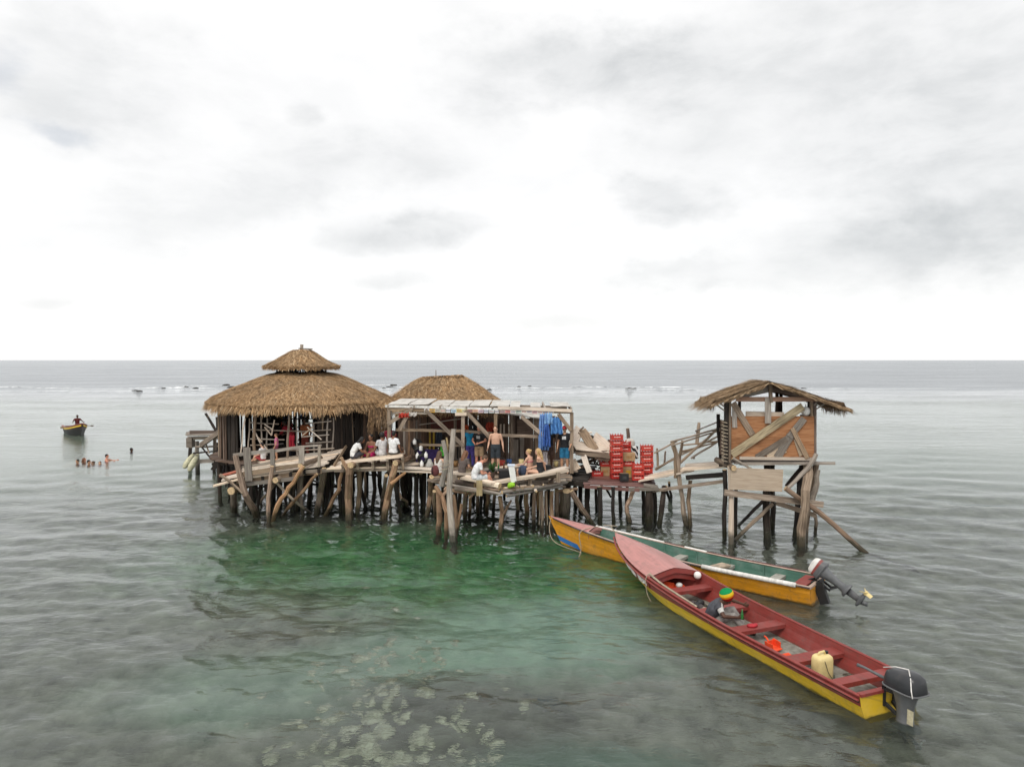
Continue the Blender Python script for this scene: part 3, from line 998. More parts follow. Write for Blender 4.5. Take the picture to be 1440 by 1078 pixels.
# bar counter and shelves within, seen as shapes in the shade
mb = MB()
mb.plank(W(372, 632, 31.0), W(462, 632, 31.0), .6, .06)
for k in range(9):
    p = W(374 + k * 11, 632, 31.0)
    mb.plank(p, p - V((0, 0, .95)), .3, .04, (0, 1, 0))
mb.build('bar_counter', 'brown', hut)
mb = MB()
for zz in (2.7, 3.1, 3.5):
    mb.plank((HC.x - 1.9, HC.y + 2.7, zz), (HC.x + 1.9, HC.y + 2.7, zz), .25, .035)
mb.build('back_shelf', 'brown', hut)
cols = [paint((.55, .08, .05)), M['white'], paint((.7, .5, .1)), M['glassg'], M['glassb'], paint((.12, .2, .45))]
mb = MB()
for zz in (2.72, 3.12, 3.52):
    for k in range(22):
        x = HC.x - 1.8 + k * .168 + U(-.04, .04)
        mb.lathe((x, HC.y + 2.66, zz), [(.035, 0), (.035, .15), (.014, .2), (.014, .27)], 8, mi=random.randrange(6))
mb.build('bottle_row', cols, hut, smooth=True)['kind'] = 'stuff'
# stilts under the hut, extra ones added to block the light behind
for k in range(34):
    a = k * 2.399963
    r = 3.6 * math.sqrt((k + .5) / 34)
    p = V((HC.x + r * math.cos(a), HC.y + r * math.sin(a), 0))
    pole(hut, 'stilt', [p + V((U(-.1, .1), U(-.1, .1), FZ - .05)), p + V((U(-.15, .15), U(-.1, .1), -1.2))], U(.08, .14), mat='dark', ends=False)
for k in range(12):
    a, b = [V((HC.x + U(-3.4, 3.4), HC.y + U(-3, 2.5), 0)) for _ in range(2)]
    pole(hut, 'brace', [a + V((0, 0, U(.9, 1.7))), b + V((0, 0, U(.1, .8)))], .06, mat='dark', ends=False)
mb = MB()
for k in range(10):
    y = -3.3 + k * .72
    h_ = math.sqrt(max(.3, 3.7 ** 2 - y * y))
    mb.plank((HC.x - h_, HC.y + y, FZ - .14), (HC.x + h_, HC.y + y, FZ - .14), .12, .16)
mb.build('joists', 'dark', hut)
# added dark boards that shade the space under the floor
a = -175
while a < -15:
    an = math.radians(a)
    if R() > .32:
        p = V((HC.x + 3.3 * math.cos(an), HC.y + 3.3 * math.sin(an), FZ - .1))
        board(hut, 'shade_board', p, p + V((U(-.1, .1), 0, -U(.4, 1.3))), U(.1, .22), .03, 'dark', (math.cos(an), math.sin(an), 0))
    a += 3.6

# ------------------------------------------------------------------ the railed deck in front of the round hut
dk = thing('railed_deck', 'tilted sun-bleached plank deck with crooked rails before the round hut', 'deck', W(390, 700, 26.5) * V((1, 1, 0)) if False else (W(390, 700, 26.5).x, 26.5, 0))
A0, A1 = W(331, 672, 26.5), W(449, 657, 26.5)
B1, B0 = W(487, 629, 29.6), W(352, 650, 28.9)
# boards run across, one behind the other
decking(dk, 'decking', A0, B0, B1, A1, 13, .045, 'pale', ragged=.15, jitz=.02)
mb = MB()
mb.plank(A0 - V((.1, .02, .14)), A1 + V((.1, -.02, -.14)), .07, .16, n=3)
mb.build('edge_beam', 'wood', dk)
mb = MB().plank(W(345, 681, 26.35), W(418, 672, 26.35), .06, .14, n=3)
mb.build('lower_beam', 'grey', dk)
mb = MB().plank(W(430, 663, 26.4), W(470, 660, 26.6), .07, .12, n=3)
mb.build('short_beam', 'grey', dk)
board(dk, 'curb_board', W(470, 654, 26.9), W(487, 627, 29.5), .10, .06, 'wood', (1, 0, .4))
# loose landing boards at the low corner
for (a, b, w) in [((300, 683, 26.2), (352, 669, 26.6), .30), ((312, 675, 26.7), (356, 662, 27.0), .34), ((318, 671, 27.1), (362, 660, 27.3), .24), ((352, 671, 26.5), (412, 662, 26.7), .26)]:
    board(dk, 'landing_board', W(*a), W(*b), w, .05, 'pale')
mb = MB().plank(W(308, 669, 27.3), W(338, 661, 27.6), .35, .05)
mb.build('red_board', paint((.42, .13, .08), .7, dirt=.5), dk)
# rails
for (a, b, w, t, mt) in [((328, 640), (385, 633), .06, .13, 'grey'), ((385, 634), (425, 628), .05, .11, 'grey'), ((418, 628), (452, 626), .05, .07, 'grey'), ((340, 657), (382, 650), .05, .09, 'grey'), ((378, 650), (427, 642), .05, .09, 'wood'),
                         ((420, 640), (452, 637), .05, .08, 'grey'), ((338, 667), (428, 652), .05, .17, 'wood'), ((336, 661), (425, 649), .04, .06, 'pale')]:
    board(dk, 'rail', W(a[0], a[1], 26.3), W(b[0], b[1], 26.3), w, t, mt, n=3)
for (x0, y0, x1, y1, w) in [(347, 629, 350, 676, .26), (383, 632, 384, 664, .16), (424, 629, 424, 659, .2), (449, 625, 449, 656, .10)]:
    board(dk, 'rail_post', W(x0, y0, 26.25), W(x1, y1, 26.25), w, .06, 'grey', (0, 1, 0))
# stilts and braces, front row
stilt(dk, [(331, 640, 26.2), (337, 668, 26.2), (345, 695, 26.2), (361, 727)], .13, .17, amp=.02)
stilt(dk, [(383, 655, 26.2), (377, 700), (378, 733)], .10, .12)
stilt(dk, [(427, 655, 26.1), (413, 678, 26.1), (396, 700, 26.1), (384, 733)], .10, .11, amp=.03)
stilt(dk, [(446, 666, 26.3), (425, 692, 26.3), (397, 726)], .075, .085, amp=.03, name='brace')
stilt(dk, [(386, 675, 26.5), (412, 702, 26.5), (438, 722)], .06, .07, 'grey', name='brace')
stilt(dk, [(456, 660, 26.6), (451, 690), (445, 723)], .15, .16, 'wood')
stilt(dk, [(484, 653, 26.7), (477, 688, 26.7), (457, 726)], .09, .1, amp=.03)
stilt(dk, [(328, 690, 27.0), (329, 722)], .16, .17, 'wood')
stilt(dk, [(398, 664, 27.2), (378, 692, 27.2), (357, 716)], .06, .07, 'wood', name='brace')
pole(dk, 'brace', [W(309, 667, 26.1), W(325, 678, 26.1), W(341, 693, 26.1)], .07, .06, 'wood', .02)
for (x, y, r) in [(325, 690, .19), (387, 675, .14), (422, 655, .12)]:
    p = W(x, y, 26.1)
    pole(dk, 'log', [p, p + V((.25, 1.9, .05))], r, r * .95, 'wood', .01, 10)
for k in range(19):
    px = U(335, 480); D = U(26.9, 29.5)
    p = W(px, 690, D)
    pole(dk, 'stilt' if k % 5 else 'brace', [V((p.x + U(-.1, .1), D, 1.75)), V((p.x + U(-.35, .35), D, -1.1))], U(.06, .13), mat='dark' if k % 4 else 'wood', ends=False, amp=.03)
mb = MB()
for k in range(7):
    f = k / 6
    a = A0.lerp(A1, f); b = B0.lerp(B1, f)
    mb.plank(a - V((0, .1, .12)), b - V((0, -.2, .14)), .1, .14)
mb.build('joists', 'dark', dk)

# ------------------------------------------------------------------ bench deck where four people sit
bd = thing('bench_deck', 'pale plank sitting platform on thick log posts where four people sit', 'deck', (W(525, 650, 26.5).x, 26.5, 0))
C0, C1 = W(481, 651, 26.3), W(566, 641, 26.3)
D0, D1 = W(499, 643, 27.8), W(567, 634, 27.8)
decking(bd, 'decking', C0, D0, D1, C1, 6, .07, 'pale', ragged=.08)
decking(bd, 'lower_decking', W(463, 659, 26.5), W(478, 648, 28.5), W(556, 646, 28.5), W(549, 657, 26.5), 8, .05, 'pale', ragged=.1)
mb = MB().plank(W(470, 661, 26.55), W(552, 659, 26.55), .06, .13, n=3)
mb.build('edge_beam', 'wood', bd)
stilt(bd, [(492, 652, 26.2), (491, 665, 26.2), (490, 700), (491, 731)], .16, .19, amp=.008)
pole(bd, 'fork', [W(491, 664, 26.2), W(485, 654, 26.15), W(480, 643, 26.1)], .10, .07, amp=.02)
p = W(493, 654, 26.05)
pole(bd, 'log', [p, p + V((.2, 1.7, .0))], .14, .13, 'pole', .01, 10)
stilt(bd, [(557, 650, 26.2), (552, 668, 26.2), (545, 700), (540, 729)], .14, .18, amp=.015)
pole(bd, 'fork', [W(550, 680, 26.2), W(560, 672, 26.2), W(570, 664, 26.4)], .09, .06, amp=.02)
p = W(556, 651, 26.05)
pole(bd, 'log', [p, p + V((.3, 1.6, .0))], .13, .12, 'pole', .01, 10)
stilt(bd, [(543, 668, 26.6), (538, 700), (536, 716)], .09, .1, 'wood')
stilt(bd, [(559, 685, 27.2), (564, 700, 27.0), (577, 714)], .07, .07, 'wood', name='brace', amp=.05)
for k in range(14):
    px = U(470, 570); D = U(27.0, 29.5)
    p = W(px, 690, D)
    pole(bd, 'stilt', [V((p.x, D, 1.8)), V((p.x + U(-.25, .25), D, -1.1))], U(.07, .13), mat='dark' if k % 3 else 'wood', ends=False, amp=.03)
mb = MB()
for k in range(5):
    f = k / 4
    a = C0.lerp(C1, f) - V((0, 0, .09)); b = D0.lerp(D1, f) - V((0, 0, .09))
    mb.plank(a, b, .09, .1)
    mb.plank(a.lerp(b, .1), V((a.x, a.y + .1, 1.9)), .1, .08, (0, 1, 0))
    mb.plank(a.lerp(b, .9), V((b.x, b.y - .1, 1.9)), .1, .08, (0, 1, 0))
mb.build('trestles', 'wood', bd)

# ------------------------------------------------------------------ central deck under the pergola
CZ = 1.72
cd = thing('central_deck', 'worn board deck under the pergola joining all the huts', 'deck', (-3.0, 29.0, 0))
decking(cd, 'decking', (-5.0, 26.9, CZ + .12), (-5.0, 32.4, CZ), (2.5, 32.4, CZ), (2.5, 27.1, CZ), 24, .05, 'wood', ragged=.1)
for (a, b) in [((548, 656), (625, 660)), ((552, 661), (610, 663)), ((690, 659), (745, 652))]:
    board(cd, 'edge_board', W(a[0], a[1], 26.8), W(b[0], b[1], 26.8), .30, .07, 'pale', n=3)
for k in range(22):
    px = U(556, 800); D = U(27.2, 31.5)
    p = W(px, 690, D)
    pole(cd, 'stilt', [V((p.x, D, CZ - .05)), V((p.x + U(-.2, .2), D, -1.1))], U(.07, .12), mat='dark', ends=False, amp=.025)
for (x, y0, y1, r) in [(576, 662, 712, .12), (592, 664, 708, .11), (571, 662, 706, .1), (585, 664, 699, .09), (566, 662, 716, .13)]:
    stilt(cd, [(x, y0, 27.3), (x + U(-3, 3), y1)], r, r, 'dark')
mb = MB()
for k in range(8):
    x = -4.8 + k * 1.0
    mb.plank((x, 27.0, CZ - .12), (x, 32.3, CZ - .13), .1, .15)
mb.build('joists', 'dark', cd)

# ------------------------------------------------------------------ pergola
pg = thing('pergola', 'flat-roofed timber pergola with a row of small coloured plates along its front beam', 'pergola', (W(675, 600, 27).x, 28, 0))
PD = 27.0
tl, tr_ = W(546, 573, PD), W(803, 577, PD)
mb = MB()
for k in range(9):
    f0, f1 = k / 9, (k + 1) / 9 - .006
    if k in (6, 7): f1 -= .05
    a, b = tl.lerp(tr_, f0), tl.lerp(tr_, f1)
    dz = V((0, 0, U(-.03, .03)))
    back = V((0.05, 2.9 - (0.9 if k > 6 else 0), .04))
    mb.plank((a + b) / 2 + V((0, 0, .12)) + dz, (a + b) / 2 + back + V((0, 0, .12)) + dz, (b - a).length, .025, n=4, jit=.012)
mb.build('roof_sheet', 'sheet', pg)
board(pg, 'fascia', tl + V((-.1, -.06, .06)), tr_ + V((-1.6, -.06, .03)), .05, .09, paint((.72, .70, .66), .6, dirt=.3), n=4)
board(pg, 'front_beam', tl + V((-.05, 0, -.05)), tr_ + V((.05, 0, -.05)), .09, .12, 'wood', n=4)
board(pg, 'roof_edge_board', W(700, 573, 26.9), W(804, 577, 26.9), .05, .12, 'pale', n=3)
for k in range(8):
    a = tl.lerp(tr_, k / 7)
    board(pg, 'rafter', a + V((0, -.1, .06)), a + V((.03, 2.9, .09)), .07, .10, 'grey')
board(pg, 'back_beam', tl + V((0, 2.8, -.02)), tr_ + V((0, 2.0, -.02)), .09, .12, 'wood', n=3)
for (x, yt) in [(547, 576), (651, 578), (697, 580), (804, 580)]:
    p = W(x, yt, PD)
    board(pg, 'post', p, V((p.x, PD, CZ - .05)), .13, .11, 'wood', (0, 1, 0), n=3)
for (x, yt) in [(549, 570), (640, 570), (720, 570)]:
    p = W(x, yt, PD + 2.7)
    board(pg, 'post', p, V((p.x, PD + 2.7, CZ - .05)), .12, .1, 'wood', (0, 1, 0), n=2)
for (a, b) in [((545, 596), (580, 574)), ((598, 576), (652, 627)), ((654, 577), (692, 618)), ((733, 585), (768, 616)), ((803, 605), (785, 582)), ((562, 604), (576, 578))]:
    board(pg, 'brace', W(a[0], a[1], PD - .08), W(b[0], b[1], PD - .08), .06, .14, 'wood', n=3)
board(pg, 'rail', W(557, 604, PD + .1), W(652, 606, PD + .1), .06, .10, 'wood', n=3)
board(pg, 'rail', W(590, 625, PD + .1), W(654, 626, PD + .1), .06, .09, 'wood', n=3)
board(pg, 'rail', W(652, 606, PD + .1), W(692, 609, PD + .1), .06, .09, 'wood', n=3)
board(pg, 'rail', W(694, 611, PD + .1), W(770, 614, PD + .1), .06, .11, 'wood', n=3)
pole(pg, 'crosspole', [W(590, 597, PD + .6), W(654, 588, PD + .6)], .03, .025, 'grey')
board(pg, 'sign_board', W(640, 582, PD - .1), W(656, 582, PD - .1), .03, .12, 'pale', n=1)
pc = [(.75, .73, .7), (.62, .36, .05), (.6, .55, .42), (.66, .62, .55), (.72, .72, .74), (.5, .66, .74), (.62, .56, .22), (.68, .62, .36), (.36, .17, .10), (.6, .45, .33), (.72, .55, .58), (.62, .64, .68), (.56, .66, .66), (.7, .66, .62),
      (.5, .36, .30), (.62, .3, .28), (.7, .64, .6), (.46, .55, .45), (.7, .68, .62), (.55, .5, .48), (.66, .42, .4), (.6, .62, .6), (.42, .38, .36), (.7, .67, .6)]
for k, c in enumerate(pc):
    px = 600 + k * 7.6
    p = W(px, 576.8 + (k / 24) * 2.5 + U(-.6, .6), PD - .09)
    wd_, ht = (.2, .125) if R() < .7 else (.16, .15)
    mb = MB()
    mb.box(p, (wd_, .008, ht), Matrix.Rotation(U(-.05, .05), 3, 'Y'), mi=0)
    for q in range(4):
        mb.box(p + V((-.06 + q * .04, -.006, .0)), (.022, .004, .055), mi=1)
    mb.build('plate', [paint(c, .5), paint((.13, .12, .2) if k % 3 else (.4, .1, .08), .5)], pg)
board(pg, 'hanging_strip', W(556, 580, PD - .05), W(600, 581, PD - .05), .04, .08, 'grey')

# ------------------------------------------------------------------ the second hut
SH = W(625, 505, 32.2)
sh = thing('shop_hut', 'smaller hip-roofed thatched hut with plank walls behind the pergola', 'hut', (SH.x, SH.y, 0))
mb = MB()
ez, rz = 4.02, 5.22
hx, hy = 2.65, 2.1
rl, rr_ = V((SH.x - 1.02, SH.y, rz - .04)), V((SH.x + .82, SH.y, rz + .05))
e = [V((SH.x - hx, SH.y - hy, ez)), V((SH.x + hx, SH.y - hy, ez)), V((SH.x + hx, SH.y + hy, ez)), V((SH.x - hx, SH.y + hy, ez))]
thatch_slab(mb, rl, rr_, e[1], e[0], 7500)
thatch_slab(mb, rr_, rl, e[3], e[2], 900)
thatch_slab(mb, rr_, rr_ + V((0, .02, 0)), e[2], e[1], 1100)
thatch_slab(mb, rl + V((0, .02, 0)), rl, e[0], e[3], 1300)
for k in range(500):
    f = R()
    p = rl.lerp(rr_, f) + V((0, U(-.05, .05), U(0, .06)))
    mb.blade(p, p + V((U(-.12, .12), random.choice((-1, 1)) * U(.1, .3), -U(.02, .14))), U(.012, .025), (1, 0, 0), R() * .6)
mb.build('roof', 'thatch', sh)
pole(sh, 'finial', [W(613, 530, 32.2), W(613, 520, 32.2)], .025, .02, 'grey', ends=False)
FW = 30.3
mb = MB()
x = W(560, 600, FW).x
xe = W(782, 600, FW).x
while x < xe:
    w = U(.14, .3)
    if R() > .05:
        mb.plank((x + w / 2, FW + U(-.03, .03), CZ - .05), (x + w / 2 + U(-.03, .03), FW + U(-.03, .03), 4.0 if x < .3 else 3.6 + U(-.1, .1)), w * .97, .035, (0, 1, 0), n=3)
    x += w
mb.build('front_wall', 'brown', sh)
mb = MB().plank(W(606, 589, FW - .1), W(655, 589, FW - .1), .04, .8, n=2)
mb.build('maroon_panel', paint((.11, .028, .018), .7, dirt=.4), sh)
mb = MB().plank(W(727, 601, FW - .1), W(750, 601, FW - .1), .04, .75)
mb.build('shutter', 'brown', sh)
mb = MB().plank(W(751, 600, FW - .08), W(767, 600, FW - .08), .04, .95)
mb.build('pale_shutter', 'wood', sh)
mb = MB().plank(W(724, 650, FW - .1), W(724, 618, FW - .1), .3, .04, (0, 1, 0))
mb.build('grey_door_board', 'grey', sh)
mb = MB()
for px, c in ((604.5, 0), (610, 0), (704, 1), (709, 1), (716, 1)):
    y0, y1 = (606, 638) if px < 620 else (596, 611)
    mb.plank(W(px, y1, FW - .12), W(px, y0, FW - .12), .07, .04, (0, 1, 0), mi=c)
mb.build('yellow_batten', [paint((.62, .42, .06), .6), 'pale'], sh)
for k in range(9):
    px = 561 + k * 3.6 + U(-.6, .6)
    MB().plank(W(px, 640, 28.9), W(px + U(-1, 1), 589 + U(-2, 3), 28.9), U(.05, .10), .03, (0, 1, 0), n=3, jit=.012).build('slat', random.choice(['wood', 'brown', 'grey', 'pole']), sh)
for k in range(16):
    px = U(620, 770)
    MB().plank(W(px, 648, FW - .09), W(px + U(-2, 2), U(606, 630), FW - .09), U(.06, .22), .03, (0, 1, 0), n=3, jit=.012).build('patch_board', random.choice(['wood', 'brown', 'dark', 'grey', 'dark']), sh)
for (x, y) in ((-2.3, -1.7), (2.2, -1.7), (2.2, 1.7), (-2.3, 1.7), (0, 1.7)):
    pole(sh, 'roof_post', [(SH.x + x, SH.y + y, CZ - .1), (SH.x + x, SH.y + y, ez + .15)], .08, mat='wood')
mb = MB()
for k in range(9):
    xx = SH.x - 2.3 + k * .58
    if k not in (3, 6): mb.plank((xx, SH.y + 1.9, CZ), (xx, SH.y + 1.9, 3.9), .5, .03, (0, 1, 0))
mb.build('back_wall', 'dark', sh)
mb = MB()
mb.plank(W(700, 575, 30.1), W(772, 585, 30.1), 1.3, .03, (0, -.15, 1), n=4)
mb.build('lean_to_sheet', 'sheet', sh)
for (x, y) in [(a, b) for a in (-2, 0, 2) for b in (-.8, .9, 2.2)]:
    pole(sh, 'stilt', [(SH.x + x, SH.y + y, CZ - .1), (SH.x + x, SH.y + y, -1.2)], .1, mat='dark', ends=False)

# ------------------------------------------------------------------ log deck in front
ld_ = thing('log_deck', 'low front deck heaped from logs and bleached slabs, standing on clustered stilts', 'deck', (-.3, 25.0, 0))
LZ = 1.62
Lc, Cc, Rc, Bl, Br = W(608, 671, 25.6), W(706, 690, 23.7), W(799, 677, 25.6), V((-2.6, 27.2, LZ)), V((1.9, 27.2, LZ))
Lc.z = Cc.z = Rc.z = LZ
mb = MB()
for k in range(15):
    y = 23.9 + k * .23
    f = min(1, max(0, (y - 23.7) / 1.9))
    xa = Cc.x + (Lc.x - Cc.x) * f - .12; xb = Cc.x + (Rc.x - Cc.x) * f + .12
    mb.plank((xa - U(0, .1), y, LZ + U(-.02, .02)), (xb + U(0, .1), y, LZ + U(-.02, .02)), .21, .06, n=3)
mb.build('decking', 'wood', ld_)
LOGS = [((656, 672, 24.5), (703, 683, 23.75), .15, 'pale'), ((621, 679, 24.8), (704, 694, 23.6), .055, 'grey'), ((640, 687, 24.4), (700, 694, 23.7), .08, 'wood'), ((706, 692, 23.6), (797, 678, 25.4), .075, 'grey'),
        ((712, 697, 23.7), (790, 684, 25.2), .06, 'grey'), ((752, 672, 24.9), (783, 668, 25.3), .13, 'wood'), ((620, 668, 25.5), (655, 671, 25.1), .10, 'wood'), ((636, 676, 24.7), (668, 681, 24.2), .12, 'brown'),
        ((722, 680, 24.5), (770, 676, 25.0), .12, 'wood'), ((700, 687, 23.8), (720, 683, 24.6), .10, 'wood'), ((625, 688, 24.6), (655, 692, 24.3), .09, 'pole'), ((655, 697, 24.4), (668, 684, 24.2), .05, 'pole'), ((660, 700, 24.3), (674, 686, 24.2), .05, 'pole'),
        ((784, 690, 25.6), (812, 687, 25.8), .07, 'pole')]
for a, b, r, mt in LOGS:
    pole(ld_, 'log', [W(*a), W(*b)], r, r * .92, mt, .012, 9)
board(ld_, 'bench_plank', W(690, 679, 23.9), W(797, 661, 25.0), .34, .08, 'pale', n=4)
board(ld_, 'bench_plank', W(752, 669, 24.6), W(796, 657, 25.6), .30, .06, 'pale', n=3)
board(ld_, 'bench_plank', W(628, 664, 25.2), W(668, 666, 25.2), .36, .08, 'pale', n=2)
board(ld_, 'bench_plank', W(650, 671, 24.35), W(694, 679, 23.95), .36, .06, 'pale', n=2)
for (a, b) in [((638, 678), (640, 667)), ((663, 680), (664, 668)), ((700, 692), (700, 681)), ((745, 684), (745, 672)), ((785, 678), (785, 664))]:
    board(ld_, 'bench_leg', W(a[0], a[1], 24.6), W(b[0], b[1], 24.6), .14, .12, 'wood', (0, 1, 0))
board(ld_, 'hanging_plank', W(674, 675, 23.75), W(674, 697, 23.7), .2, .03, 'lichen', (0, 1, 0))
ST = [[(607, 670, 25.8), (606, 695), (600, 726)], [(617, 690, 24.5), (618, 720), (617, 753)], [(612, 683, 24.4), (622, 698, 24.3), (628, 720), (627, 758)], [(637, 695, 24.1), (641, 722, 24.0), (640, 757)],
      [(649, 708, 24.0), (645, 730, 23.9), (641, 755)], [(703, 698, 24.3), (706, 720), (703, 750)], [(713, 712, 24.5), (708, 725), (705, 735)], [(740, 690, 25.8), (740, 733)], [(655, 690, 26.0), (654, 730)], [(661, 690, 26.0), (660, 728)],
      [(728, 692, 26), (727, 725)], [(752, 690, 25.9), (751, 738)], [(761, 690, 25.7), (762, 742)], [(768, 690, 25.6), (769, 741)], [(776, 690, 25.5), (775, 742)], [(757, 690, 26.6), (757, 728)], [(783, 688, 25.7), (782, 735)],
      [(797, 690, 25.4), (796, 735)], [(790, 690, 25.8), (789, 733)], [(686, 690, 27.0), (685, 722)], [(696, 690, 27.4), (694, 716)], [(670, 690, 27), (672, 722)], [(611, 690, 25.6), (613, 728)]]
RS = [.13, .13, .10, .11, .07, .10, .06, .13, .11, .08, .10, .10, .10, .09, .10, .08, .12, .20, .13, .10, .09, .09, .1]
for s_, r in zip(ST, RS):
    stilt(ld_, s_, r * .9, r, 'pole' if r < .125 or R() < .4 else 'wood', amp=.016)
stilt(ld_, [(803, 690, 25.3), (818, 715, 25.4), (834, 739)], .13, .12, 'pole', name='brace')
pole(ld_, 'fork', [W(640, 722, 24.0), W(634, 706, 24.1), W(632, 696, 24.1)], .07, .05)
pole(ld_, 'fork', [W(708, 722, 24.4), W(714, 712, 24.5), W(719, 703, 24.6)], .06, .04)
pole(ld_, 'fork', [W(622, 698, 24.3), W(628, 690, 24.4), W(627, 684, 24.4)], .08, .05)
for k in range(3):
    x = 758 + k * 5
    mb = MB().tube([W(x, 692, 24.9), W(x + 1, 710, 24.9), W(x + U(-3, 3), 738, 24.95)], .012, 5)
    mb.build('rope', 'rope', ld_)
for k in range(34):
    f = R()
    left = R() < .5
    q = Cc.lerp(Lc if left else Rc, f) + V((0, U(-.05, .5), U(-.22, .22)))
    dv = ((Lc if left else Rc) - Cc).normalized() * U(.3, .9) + V((U(-.2, .2), U(-.2, .2), U(-.12, .12)))
    if R() < .3: dv = V((U(-.25, .25), -U(.3, .7), U(-.15, .1)))
    pole(ld_, 'stick', [q, q + dv], U(.025, .075), mat=random.choice(['wood', 'grey', 'pole', 'pale', 'brown']), amp=.03)
mb = MB()
for k in range(6):
    x = -2.3 + k * .8
    mb.plank((x, 24.2 + abs(x + .4) * .7, LZ - .1), (x, 27.2, LZ - .1), .1, .13)
mb.build('joists', 'dark', ld_)

fp = thing('forked_post', 'tall bare forked tree trunk standing upright at the corner of the front deck', 'post', W(635, 762, 23.5) * 1.0)
stilt(fp, [(638, 603, 23.7), (635, 635, 23.6), (632, 685, 23.6), (637, 763)], .10, .15, 'grey', name='trunk', amp=.008)
pole(fp, 'limb', [W(621, 683, 23.7), W(627, 655, 23.6), W(628, 640, 23.6), W(623, 619, 23.6)], .12, .085, 'grey', .01)
pole(fp, 'limb', [W(629, 634, 23.7), W(629, 622, 23.75), W(628, 615, 23.8)], .05, .035, 'lichen', .01)
mb = MB().tube([W(625, 663, 23.5) + V((.11 * math.cos(t) * 1.4, .12 * math.sin(t), .02 * t)) for t in [k * .6 for k in range(32)]], .012, 5)
mb.build('rope', 'rope', fp)

# ------------------------------------------------------------------ landing, crate platform, bridge
la = thing('landing', 'dark wet board landing between the pergola and the stacked red crates', 'deck', (W(808, 670, 27).x, 27.0, 0))
p0, p1 = W(786, 672, 26.8), W(826, 676, 26.6)
decking(la, 'decking', p0, W(784, 655, 29.6), W(838, 655, 29.6), p1, 10, .06, 'dark', ragged=.06)
board(la, 'edge_beam', p0 + V((-.1, -.1, -.12)), p1 + V((.1, -.1, -.12)), .08, .2, 'dark')
for (x, y) in [(800, 728), (816, 717), (808, 712), (795, 722)]:
    stilt(la, [(x, 675, CAM_H / (y - 505.5) * F), (x + U(-2, 2), y)], .1, .11, 'dark')
cpf = thing('crate_platform', 'red-brown board platform on thin black stilts carrying the red crates', 'platform', (W(865, 690, 27).x, 27.0, 0))
q0, q1 = W(821, 680, 26.3), W(922, 685, 26.0)
q2, q3 = W(915, 662, 29.2), W(824, 661, 29.2)
decking(cpf, 'decking', q0, q3, q2, q1, 10, .05, 'reddeck', ragged=.03, jitz=.006)
board(cpf, 'edge_beam', q0 + V((0, -.04, -.09)), q1 + V((-.6, -.04, -.09)), .06, .12, 'reddeck', n=2)
board(cpf, 'edge_beam', W(884, 688, 26.0), W(926, 687, 26.0), .08, .12, 'grey', n=2)
for (x, y, r) in [(818, 716, .09), (827, 729, .13), (844, 737, .12), (863, 737, .09), (873, 721, .10), (883, 727, .09), (839, 716, .08), (913, 736, .19), (905, 728, .1), (921, 732, .09)]:
    stilt(cpf, [(x - 1, 684, min(28.5, CAM_H / (y - 505.5) * F + .1)), (x + U(-2, 2), (684 + y) / 2), (x, y)], r * .9, r, 'dark', amp=.012)
stilt(cpf, [(891, 686, 26.3), (887, 700, 26.2), (881, 712, 26.2), (886, 735)], .09, .11, 'pole', amp=.03)
pole(cpf, 'brace', [W(851, 684, 27.4), W(859, 699, 27.4)], .06, .05, 'dark')
mb = MB()
for k in range(5):
    f = k / 4
    mb.plank(q0.lerp(q1, f) + V((0, .1, -.11)), q3.lerp(q2, f) + V((0, 0, -.11)), .1, .13)
mb.build('joists', 'dark', cpf)

br = thing('foot_bridge', 'crooked pole-railed footbridge climbing from the crates to the lookout tower', 'bridge', (W(965, 665, 25.5).x, 25.5, 0))
decking(br, 'decking', W(905, 676, 26.3), W(912, 668, 27.5), W(968, 656, 26.6), W(968, 664, 25.4), 5, .06, 'pale', ragged=.2)
decking(br, 'upper_decking', W(962, 662, 25.3), W(966, 652, 26.4), W(1026, 648, 25.6), W(1024, 657, 24.6), 5, .06, 'pale', ragged=.12)
for (a, b, w, t, mt) in [((918, 690, 26.2), (1020, 676, 24.6), .1, .12, 'wood'), ((965, 671, 25.3), (1022, 667, 24.6), .12, .16, 'dark'), ((905, 681, 26.2), (925, 684, 26.1), .3, .07, 'grey'), ((906, 672, 26.7), (940, 668, 26.6), .3, .06, 'pale')]:
    board(br, 'beam', W(*a), W(*b), w, t, mt, n=3)
stilt(br, [(945, 622, 25.9), (953, 645, 25.8), (956, 680, 25.7), (965, 739)], .10, .11, 'wood', amp=.012, name='post')
pole(br, 'fork', [W(953, 660, 25.8), W(956, 640, 25.8), W(960, 619, 25.8)], .09, .06, 'wood')
pole(br, 'post', [W(950, 672, 25.7), W(950, 640, 25.8), W(947, 622, 25.8)], .08, .06, 'wood')
stilt(br, [(971, 675, 25.9), (968, 705, 25.8), (971, 739)], .09, .10, 'wood')
stilt(br, [(934, 684, 26.3), (931, 710), (927, 738)], .12, .13, 'dark')
stilt(br, [(921, 684, 26.3), (915, 710, 26.2), (912, 734)], .08, .1, 'dark', name='brace')
stilt(br, [(937, 684, 27.8), (942, 705)], .07, .07, 'dark')
stilt(br, [(941, 678, 26.5), (944, 706)], .06, .06, 'dark')
